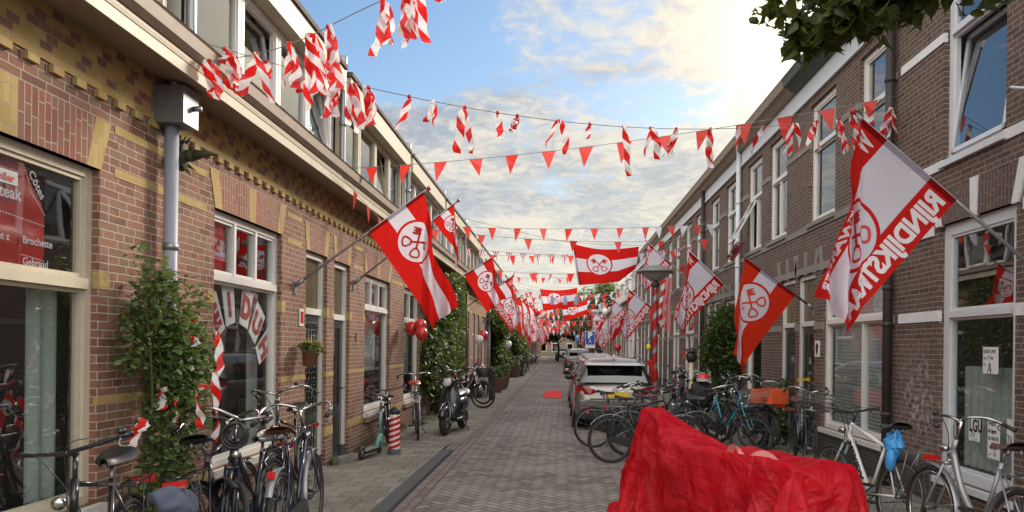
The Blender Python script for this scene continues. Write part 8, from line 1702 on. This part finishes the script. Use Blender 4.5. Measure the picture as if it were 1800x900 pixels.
# bollards
r = thing('bollard', 'bollard wrapped in red and white barrier tape on the left pavement', 'bollard', (-2.50, 11.3, .03)); o = r.location
mb = MB(o); mb.lathe(o, [(.085, 0), (.08, .60), (.075, .62)], 18); mb.build('post', 'white_enamel', r)
mb = MB(o); mb.lathe(o, [(.075, .62), (.082, .63), (.08, .68), (.05, .72), (0, .73)], 18); mb.build('cap', 'trim_black', r)
mb = MB(o); mb.lathe(o, [(.098, 0), (.095, .09), (.087, .10)], 18); mb.build('foot', 'kerb', r)
mb = MB(o); n = 70
for k_ in range(2):
    vs = []
    for i in range(n+1):
        a = i/n*2*pi*3.0+k_*pi; z = .10+.50*i/n-.03; rr = .088+.003*sin(a*3); z0_ = max(z, .10); z1_ = min(z+.085, .625); z1_ = min(z+.045, .625); vs += [(o.x+rr*cos(a), o.y+rr*sin(a), o.z+z0_), (o.x+(rr-.002)*cos(a), o.y+(rr-.002)*sin(a), o.z+z1_)]
    mb.add(vs, [(2*i, 2*i+1, 2*i+3, 2*i+2) for i in range(n)], 0, True)
mb.build('wound_tape', 'tape_red', r)
for i, (x, y_) in enumerate(((-2.15, 23.5), (-2.2, 29.5), (-2.15, 42))):
    r = thing('bollard', ['black bollard in front of the silver covered moped', 'black bollard beside the wooden planters', 'small black bollard far along the left pavement'][i], 'bollard', (x, y_, .01), group='black bollards on the left pavement'); o = r.location
    mb = MB(o); mb.lathe(o, [(.09, 0), (.085, .85)], 12); mb.build('post', 'trim_black', r); mb = MB(o); mb.lathe(o, [(.085, .85), (.1, .86), (.1, .92), (0, .97)], 12); mb.build('cap', 'trim_black', r)
# covered moped
r = thing('covered_moped', 'moped under a shiny silver cover beside the left wall', 'moped', (-2.65, 25, 0)); o = r.location; mb = MB(o)
def mcov(u, v):
    s = u; a = 2*v-1; t = abs(a); z = .62+.52*smst(.9, .1, s)*smst(-.1, .2, s)+.1*sin(s*3); w_ = .12+.2*t
    z = z*(1 if t < .25 else max(.12, 1-(t-.25)/.75*.85)); return Vector((-2.65+(w_*a if t < .25 else (.30*(1 if a > 0 else -1)*(.35+.65*min(1, (t-.25)*3))+.04*sin(s*30+a)*t)), 24.1+1.8*s, z+.03*mnoise.noise(Vector((s*8, v*6, 0)))))
mb.grid(mcov, 40, 40); mb.build('cover', 'steel', r)
for y_ in (24.3, 25.7): mb = MB(o); mb.torus((-2.65, y_, .25), (1, 0, 0), .2, .06, 18, 6); mb.build('wheel', 'rubber', r)
# wooden planters in a row
for i, (x, y_, s) in enumerate(((-2.35, 27.2, .32), (-2.35, 29, .3), (-2.4, 31, .34), (-2.5, 40.5, .4), (-2.5, 42.5, .4))):
    r = thing('planter', ['dark wooden planter nearest beyond the silver covered moped', 'second dark wooden planter with a low shrub', 'third wooden planter, slatted and paler', 'far black planter box on the left pavement', 'furthest black planter box beside a bicycle'][i], 'planter', (x, y_, .01), group='planters on the left pavement'); o = r.location
    mb = MB(o); mb.lathe(o, [(s*.7, 0), (s, .5), (s, .55), (s*.9, .55), (s*.85, .46), (0, .46)], 10, sm=False); mb.build('pot', 'plank_brown', r)
    mb = MB(o); leaves(mb, blobpts(160, [(x, y_, .75, .28, .28, .25, 1)], rs), .12, rs); mb.build('foliage', 'vine_leaf', r)
# red carpet
mb = MB((-.2, 26.6, .012)); mb.grid(lambda u, v: Vector((-.55+.62*v+.02*sin(u*9), 24.6+4.2*u, .012+.006*sin(u*30)*sin(v*9))), 30, 6); tag(mb.build('carpet', 'red_carpet'), 'bright red carpet strip lying on the cobbles mid street', 'carpet')
# balloons
def balloon(c, rr, mat, lab, string=.5, grp='balloons tied to the walls'):
    c = Vector(c); root = thing('balloon', lab, 'balloon', c, group=grp)
    mb = MB(c); mb.lathe(c, [(0, rr*1.05), (rr*.45, rr*.95), (rr*.82, rr*.62), (rr, rr*.1), (rr*.93, -rr*.4), (rr*.6, -rr*.88), (rr*.18, -rr*1.18), (rr*.1, -rr*1.22), (rr*.17, -rr*1.3), (0, -rr*1.28)], 20); mb.build('skin', mat, root)
    if string: mb = MB(c); mb.tube(pipe_pts([c-Vector((0, 0, rr*1.25)), c+Vector((-.04, .0, -rr-string*.5)), c+Vector((.03, 0, -rr-string))], 4), .003, 3); mb.build('string', 'rope', root)
balloon(at(724, 577, 14.6), .13, 'red_rubber', 'red balloon nearest the window glass in the cluster of three', 0)
balloon(at(739, 572, 14.5), .125, 'red_rubber', 'red balloon highest and rightmost in the cluster of three', .3)
balloon(at(741, 586, 14.4), .12, 'red_rubber', 'red balloon lowest in the cluster of three', 0)
balloon(at(849, 590, 24.2), .17, 'red_rubber', 'single red balloon further down the left wall', .5)
balloon(at(842, 597, 24.0), .15, 'white_rubber', 'white balloon just below the single red balloon', .4)
balloon(at(893, 605, 40), .2, 'white_rubber', 'far white balloon against the pale left wall', .4); balloon(at(869, 508, 23.5), .12, 'pale_green_rubber', 'lime green balloon beside the STRAAT flag', .2)
balloon(at(943, 549, 41), .2, 'red_rubber', 'far red balloon among the left flags', .3); balloon(at(1086, 611, 40), .2, 'red_rubber', 'small red balloon on the right row beyond the lamp', .3); balloon(at(1064, 548, 38), .17, 'white_rubber', 'white balloon among the right hand flags', .3)
for i, (px, py, Y) in enumerate(((800, 590, 20.2), (803, 605, 20.2), (798, 625, 20.2), (800, 668, 19), (843, 640, 24.3), (1210, 622, 16.7))):
    p = at(px, py, Y); mb = MB(p)
    for q in range(7): a = q*.9; mb.add([p, p+Vector((.14*cos(a), .03, .12*sin(a))), p+Vector((.17*cos(a+.4), -.03, .15*sin(a+.4)))], [(0, 1, 2)])
    tag(mb.build('paper_bow', 'tape_red'), ['red bow at the vine edge, upper', 'red bow at the vine edge, middle', 'red bow at the vine edge, lower', 'red bow low behind the motor scooter', 'red bow on the slim black drainpipe', 'red star bow on the right wall post'][i], 'bow', 'red paper bows')
# pot with yellow flowers on the wall
c = Vector((-3.0, 8.92, 1.52)); r = thing('flower_pot', 'terracotta pot of yellow flowers hung on the wall by the grilled door', 'flower pot', c)
mb = MB(c); mb.lathe(c, [(0, -.09), (.065, -.09), (.10, .08), (.112, .08), (.112, .105), (.09, .105), (.08, .06), (0, .06)], 18); pt = mb.build('pot', 'terracotta', r); 
mb = MB(c); leaves(mb, blobpts(260, [(c.x, c.y, c.z+.15, .12, .15, .07, 1)], rs), .06, rs); mb.build('foliage', 'pale_leaf', r)
mb = MB(c)
for i in range(26):
    p = c+Vector((rs.uniform(-.09, .11), rs.uniform(-.12, .12), .19+rs.uniform(-.02, .05)))
    for q in range(7): a = q*.9; mb.add([p, p+Vector((.02*cos(a-.25), .02*sin(a-.25), .004)), p+Vector((.03*cos(a), .03*sin(a), .0)), p+Vector((.02*cos(a+.25), .02*sin(a+.25), .004))], [(0, 1, 2, 3)])
mb.build('blossoms', 'yellow_petal', r); r.rotation_euler = (0, .15, 0)
# wall plates
def plate(lab, X, s_, y_, z, w_, h_, bg_, txt=None, tm='sign_white', name='house_plate'):
    o = Vector((X+s_*.012, y_, z)); mb = MB(o); mb.box(*sorted((X+s_*.004, X+s_*.018)), y_-w_/2, y_+w_/2, z-h_/2, z+h_/2); r = mb.build(name, bg_); tag(r, lab, 'sign')
    if txt: mb = MB(o); text_on(mb, txt, lambda a, b, W: Vector((X+s_*.0195, y_-s_*-1*(a-W/2)*h_*.5 if s_ > 0 else y_-(a-W/2)*h_*.5, z+(b-.5)*h_*.5)), 0, .03); mb.build('lettering', tm, r)
plate('small white and red plate beside the grilled door', XL, 1, 9.02, 2.02, .13, .21, 'sign_white')
mb = MB((XL+.02, 9.02, 2.02)); mb.box(XL+.019, XL+.022, 8.975, 9.065, 1.95, 2.09); tag(mb.build('red_panel', 'red_plastic'), 'red centre of the small plate by the grilled door', 'sign')
plate('black iron number 9 tile left of the balloons window', XL, 1, 11.5, 1.82, .09, .13, 'terracotta')
plate('white tile with a dark emblem beside the double door', XR, -1, 11.86, 1.72, .20, .26, 'sign_white')
mb = MB((XR-.02, 11.86, 1.72))
for a, b, c_, e in ((-.06, -.02, .02, .08), (.0, .05, -.02, .06), (-.05, .03, -.06, -.01), (-.01, .02, -.10, .10), (-.06, .05, .0, .02)): mb.box(XR-.022, XR-.0185, 11.86+a, 11.86+b, 1.72+c_, 1.72+e)
tag(mb.build('emblem', 'trim_black'), 'dark blocky emblem on the white tile by the double door', 'emblem')
# small bronze gargoyle head beside the drainpipe
c = Vector((XL+.05, 6.06, 3.22)); r = thing('gargoyle', 'small weathered bronze dragon head jutting from the left wall by the hopper', 'ornament', c)
mb = MB(c); mb.ball(c, (.05, .09, .13), 12, 8); mb.ball(c+Vector((.07, 0, .0)), (.07, .05, .05), 10, 7); mb.tube([c+Vector((.1, 0, .0)), c+Vector((.2, 0, .02)), c+Vector((.30, 0, .01))], [.045, .028, .006], 8); mb.build('head', 'moss_bronze', r)
mb = MB(c)
for i in range(9): a = i*.7; mb.tube([c+Vector((.02, .07*cos(a), .10*sin(a))), c+Vector((.07, .13*cos(a), .16*sin(a)))], [.016, .003], 5)
mb.build('mane', 'moss_bronze', r)
# post with black cap ornament on the right, wall lantern-like
r = thing('garden_post', 'pale post topped by a black round lamp and bows on the right pavement', 'post', (2.85, 16.2, .05)); o = r.location
mb = MB(o); mb.tube([(2.85, 16.2, .05), (2.85, 16.2, 1.45)], .05, 10); mb.build('shaft', 'cream_paint', r); mb = MB(o); mb.ball((2.85, 16.2, 1.52), (.12, .1, .14), 12, 8); mb.lathe((2.85, 16.2, 1.64), [(.13, 0), (.1, .05), (0, .08)], 12); mb.build('lamp', 'trim_black', r)
# black bags with a red white cap on a bicycle, right side
mb = MB((2.45, 12.9, 1.0)); mb.grid(lambda u, v: Vector((2.45+.20*sin(v*pi)*cos(u*2*pi)*(1+.12*sin(5*u*pi))+.08*mnoise.noise(Vector((sin(u*6.28)*2, v*5, cos(u*6.28)*2))), 12.9+.14*sin(v*pi)*sin(u*2*pi), .95+(.17 if v < .5 else .26)*cos(v*pi)+.07*mnoise.noise(Vector((sin(u*6.28)*2, v*5+3, cos(u*6.28)*2))))), 40, 26); tag(mb.build('bag', 'net_black'), 'bulging black bag hung on the bicycle left of the orange crate', 'bag')
mb = MB((2.47, 12.85, 1.2)); mb.lathe((2.47, 12.85, 1.14), [(.12, 0), (.115, .05)], 16); mb.lathe((2.47, 12.85, 1.19), [(.115, 0), (.09, .06), (0, .09)], 16, 1); tag(mb.build('cap', ['flag_white', 'red_plastic']), 'red and white cap lying on the black bag', 'cap')
# ================================================================ PERSON in the distance
def person(lab, x, y_):
    root = None; me = bpy.data.meshes.new('person'); J = [((0, 0, .95), .14), ((0, 0, 1.15), .15), ((0, 0, 1.38), .17), ((0, 0, 1.50), .06), ((0, 0.01, 1.62), .10), ((0, 0, 1.72), .085),
         ((.10, 0, .88), .10), ((.11, .03, .48), .065), ((.11, -.02, .08), .045), ((.11, .12, .03), .04), ((-.10, 0, .88), .10), ((-.11, -.05, .48), .065), ((-.12, -.10, .08), .045), ((-.12, .04, .03), .04),
         ((.20, 0, 1.40), .06), ((.27, -.02, 1.12), .045), ((.26, .08, .90), .035), ((.26, .12, .82), .035), ((-.20, 0, 1.40), .06), ((-.27, -.02, 1.12), .045), ((-.24, .12, .95), .035), ((-.23, .18, .90), .035)]
    E = [(0, 1), (1, 2), (2, 3), (3, 4), (4, 5), (0, 6), (6, 7), (7, 8), (8, 9), (0, 10), (10, 11), (11, 12), (12, 13), (2, 14), (14, 15), (15, 16), (16, 17), (2, 18), (18, 19), (19, 20), (20, 21)]
    me.from_pydata([j[0] for j in J], E, []); o = bpy.data.objects.new('person', me); C.objects.link(o)
    sk = o.modifiers.new('skin', 'SKIN'); ss = o.modifiers.new('sub', 'SUBSURF'); ss.levels = ss.render_levels = 2
    for v, j in zip(me.skin_vertices[0].data, J): v.radius = (j[1], j[1]*.8)
    me.skin_vertices[0].data[0].use_root = True
    dg = bpy.context.evaluated_depsgraph_get(); bpy.context.view_layer.update(); m2 = bpy.data.meshes.new_from_object(o.evaluated_get(dg)); o.modifiers.clear(); o.data = m2; m2.materials.clear()
    for q in ('dark_jacket', 'denim', 'skin'): m2.materials.append(MT[q])
    for p in m2.polygons: p.use_smooth = True; z = p.center.z; p.material_index = 2 if z > 1.52 or (abs(p.center.x) > .2 and z < .93) else (0 if z > .92 else 1)
    o.location = (x, y_, .05); tag(o, lab, 'person')
    mb = MB(); mb.ball((0, -.005, 1.70), (.105, .11, .10), 14, 9); mb.build('hair', 'bark', o); return o
person('person in dark jacket and jeans on the right pavement beyond the cars', 3.05, 58)
# ================================================================ IN THE WINDOWS
# letter cards LEIDUH (the window shows L E I D U H in an arc)
r = thing('letter_banner', 'arc of white cards with red letters LEIDUH inside the window', 'banner', (XL-.16, 7.55, 1.9)); o = r.location
cy, cz, RR = 7.50, 1.22, .88
for i, ch in enumerate('LEIDUH'):
    a = radians(146-i*22.0-(6 if i > 2 else 0)); c = Vector((XL-.112, cy-RR*cos(a)*-1*-1, cz+RR*sin(a)));
    c.y = cy-RR*cos(pi-a)*-1 if False else cy+RR*cos(a)*.92
    rd = Vector((0, cos(a), sin(a))); tn = Vector((0, sin(a), -cos(a)))
    hw0, hw1, hh = .105, .135, .20; mb = MB(o)
    mb.add([c-rd*hh-tn*hw0, c-rd*hh+tn*hw0, c+rd*hh+tn*hw1, c+rd*hh-tn*hw1]+[q+Vector((-.006, 0, 0)) for q in (c-rd*hh-tn*hw0, c-rd*hh+tn*hw0, c+rd*hh+tn*hw1, c+rd*hh-tn*hw1)], [(0, 1, 2, 3), (4, 5, 6, 7)]); cd = mb.build('card', 'banner_card', r)
    mb = MB(o); text_on(mb, ch, lambda x, y, W: c+tn*((x-W/2)*.20)+rd*((y-.5)*.22)+Vector((.004, 0, 0)), 0, .06); mb.build('letter', 'banner_red', cd)
# the red apron printed as a butcher's chart
r = thing('apron', 'red apron printed with white meat cut names hanging in the cream window', 'apron', (XL-.2, 4.4, 2.4)); o = r.location; AX = XL-.125
mb = MB(o); 
def apf(u, v):
    z = 2.86-.80*u; ym = 4.72-.22*(1-smst(.0, .55, u)); return Vector((AX+.012*sin(v*14+u*3)+.006*sin(u*20), 3.75+(ym-3.75)*v, z))
mb.grid(apf, 16, 20); ap = mb.build('cloth', 'flag_red', r)
mb = MB(o)
for s, y_, z, h_, rot_ in (('Côtes', 4.54, 2.72, .052, -.9), ('Steak', 4.26, 2.54, .07, 0), ('Brochette', 4.50, 2.29, .045, 0), ('Gebraad', 4.50, 2.16, .045, 0), ('Rôti', 4.55, 2.095, .045, 0), ('Kotelet z', 4.15, 2.29, .045, 0)):
    ca, sa = cos(rot_), sin(rot_); text_on(mb, s, lambda x, y, W: Vector((AX+.022, y_+(x*ca-y*sa)*h_, z+(x*sa+y*ca)*h_)), 0, .02)
def dash(p0, p1, n):
    for i in range(n):
        a = Vector(p0).lerp(Vector(p1), i/n); b = Vector(p0).lerp(Vector(p1), (i+.55)/n); mb.add([a+Vector((0, 0, .003)), b+Vector((0, 0, .003)), b-Vector((0, .003, .003)), a-Vector((0, .003, .003))], [(0, 1, 2, 3)])
dash((AX+.021, 4.48, 2.80), (AX+.021, 4.58, 2.60), 12); dash((AX+.021, 4.58, 2.60), (AX+.021, 4.70, 2.48), 12); dash((AX+.021, 4.2, 2.46), (AX+.021, 4.70, 2.42), 22); dash((AX+.021, 4.49, 2.44), (AX+.021, 4.47, 2.08), 18); dash((AX+.021, 4.49, 2.22), (AX+.021, 4.70, 2.20), 12)
mb.build('lettering', 'flag_letter', ap)
mb = MB(o); mb.box(AX+.02, AX+.024, 4.24, 4.45, 2.62, 2.70); lb = mb.build('badge', 'sign_white', ap); mb = MB(o); text_on(mb, 'piler', lambda x, y, W: Vector((AX+.026, 4.29+x*.05, 2.635+y*.045)), 0, .03); mb.build('badge_lettering', 'banner_red', ap)
mb = MB((XL-.5, 4.5, .9)); leaves(mb, blobpts(420, [(XL-.35, 3.95, .72, .12, .35, .14, 1), (XL-.5, 4.3, 1.3, .2, .3, .5, .4)], rs), .10, rs); tag(mb.build('houseplant', 'pale_leaf'), 'pale leafy houseplant behind the lower cream window', 'plant')
mb = MB((XL-.5, 4.5, 1.05)); mb.grid(lambda u, v: Vector((XL-.55+.08*sin(9*u), 3.9+.8*u, .95+.2*v+.06*sin(11*u+v*3))), 20, 4); tag(mb.build('cloth_garland', 'flag_red'), 'red cloth bundle lying indoors behind the cream window', 'cloth')
c = Vector((XL-.32, 4.42, .60)); mb = MB(c); mb.lathe(c, [(.0, 0), (.14, 0), (.16, .12), (.13, .24), (.04, .33), (.035, .42), (.045, .43)], 20); tag(mb.build('glass_bottle', 'window_glass'), 'large clear glass bottle inside the lower cream window', 'bottle')
# small flag in the upper lights of the letter window
mb = MB((XL-.14, 7.0, 2.55)); F_ = lambda u, v, off=0: Vector((XL-.125-off, 6.84+.42*v, 2.84-.46*u)); mb.grid(lambda u, v: F_(u, v), 12, 8, 0, lambda u, v: 1 if .3 < u < .7 else 0)
wf = mb.build('window_flag', ['flag_red', 'flag_white']); tag(wf, 'small crossed keys flag taped in the letter card window', 'flag')
mb = MB((XL-.14, 7.0, 2.55))
for vs, fs, k in KEYS: mb.add([F_(.5-y*.33, .5+x*.36, -.004-.002*k) for x, y in vs], fs, k)
e_ = mb.build('emblem', ['flag_white', 'flag_red'], wf)
# drawings taped in the white window on the right
for i, (y_, z, w_, h_, lab) in enumerate(((7.25, 1.62, .26, .26, 'pinkish sheet of children\'s lettering high in the white window'), (7.52, .92, .20, .24, 'white drawing with black lettering, left one low in the window'), (7.18, .86, .20, .38, 'tall white drawing sheet low in the middle of the window'), (6.9, .95, .14, .26, 'white sheet lowest at the right edge of the window'))):
    o = Vector((XR+.085, y_, z)); mb = MB(o); mb.box(XR+.085, XR+.088, y_-w_/2, y_+w_/2, z-h_/2, z+h_/2); s_ = mb.build('drawing', 'sign_white'); tag(s_, lab, 'drawing', 'drawings taped in the window')
    mb = MB(o); rq = random.Random(i)
    if i == 0:
        for k_, ln in enumerate(('KAN UW', 'o. i 7 bo', 'o.')): text_on(mb, ln, lambda x, y, W: Vector((XR+.0835, y_+w_*.44-x*.034, z+.07-.06*k_+y*.035)), 0, .03)
    elif i == 1: text_on(mb, 'LGU', lambda x, y, W: Vector((XR+.0835, y_+w_*.42-x*.085, z-.02+y*.12)), 0, .04)
    elif i == 2:
        for k_, ln in enumerate(('WEG', '& ligra', '& 03/10')): text_on(mb, ln, lambda x, y, W: Vector((XR+.0835, y_+w_*.44-x*.036, z+.13-.07*k_+y*.034)), 0, .04)
    for q in range(5):
        a = rq.uniform(0, 6.28); c = Vector((XR+.083, y_+rq.uniform(-.04, .04), z-h_*.30+rq.uniform(-.03, .03))); mb.tube([c, c+Vector((0, .05*cos(a), .05*sin(a)))], .004, 3)
    mb.build('ink', 'trim_black', s_)
# tilted mirror-like bracket on the right wall and cable
c = Vector((XR-.02, 6.42, 4.02)); mb = MB(c); mb.box(XR-.02, XR-.003, 6.37, 6.47, 3.95, 4.1); mb.tube([(XR-.02, 6.42, 4.0), (XR-.1, 6.48, 4.0), (XR-.14, 6.6, 4.05)], .012, 6); tag(mb.build('wall_bracket', 'sign_white'), 'small white flag bracket on the upper right wall', 'bracket')
# two long pink striped cloths hung from an upper window, and a plain red banner
for i, (px, py, L_, w_) in enumerate(((1166, 492, 1.5, .2), (1173, 488, 1.7, .24), (1149, 536, 1.1, .25))):
    p = at(px, py, 23.5 if i < 2 else 31); mb = MB(p)
    mb.grid(lambda u, v: p+Vector((w_*(u-.5)+.03*sin(v*7+i), .05*sin(u*9+v*4), -L_*v)), 8, 20)
    o = mb.build('hanging_cloth', ['tape', 'ribbon_pale', 'flag_red'][i], uvs=4); tag(o, ['red and white striped cloth hanging from an upper right window', 'long pale pink cloth hanging beside the striped one', 'plain red banner hanging behind the striped lamp post'][i], 'cloth')
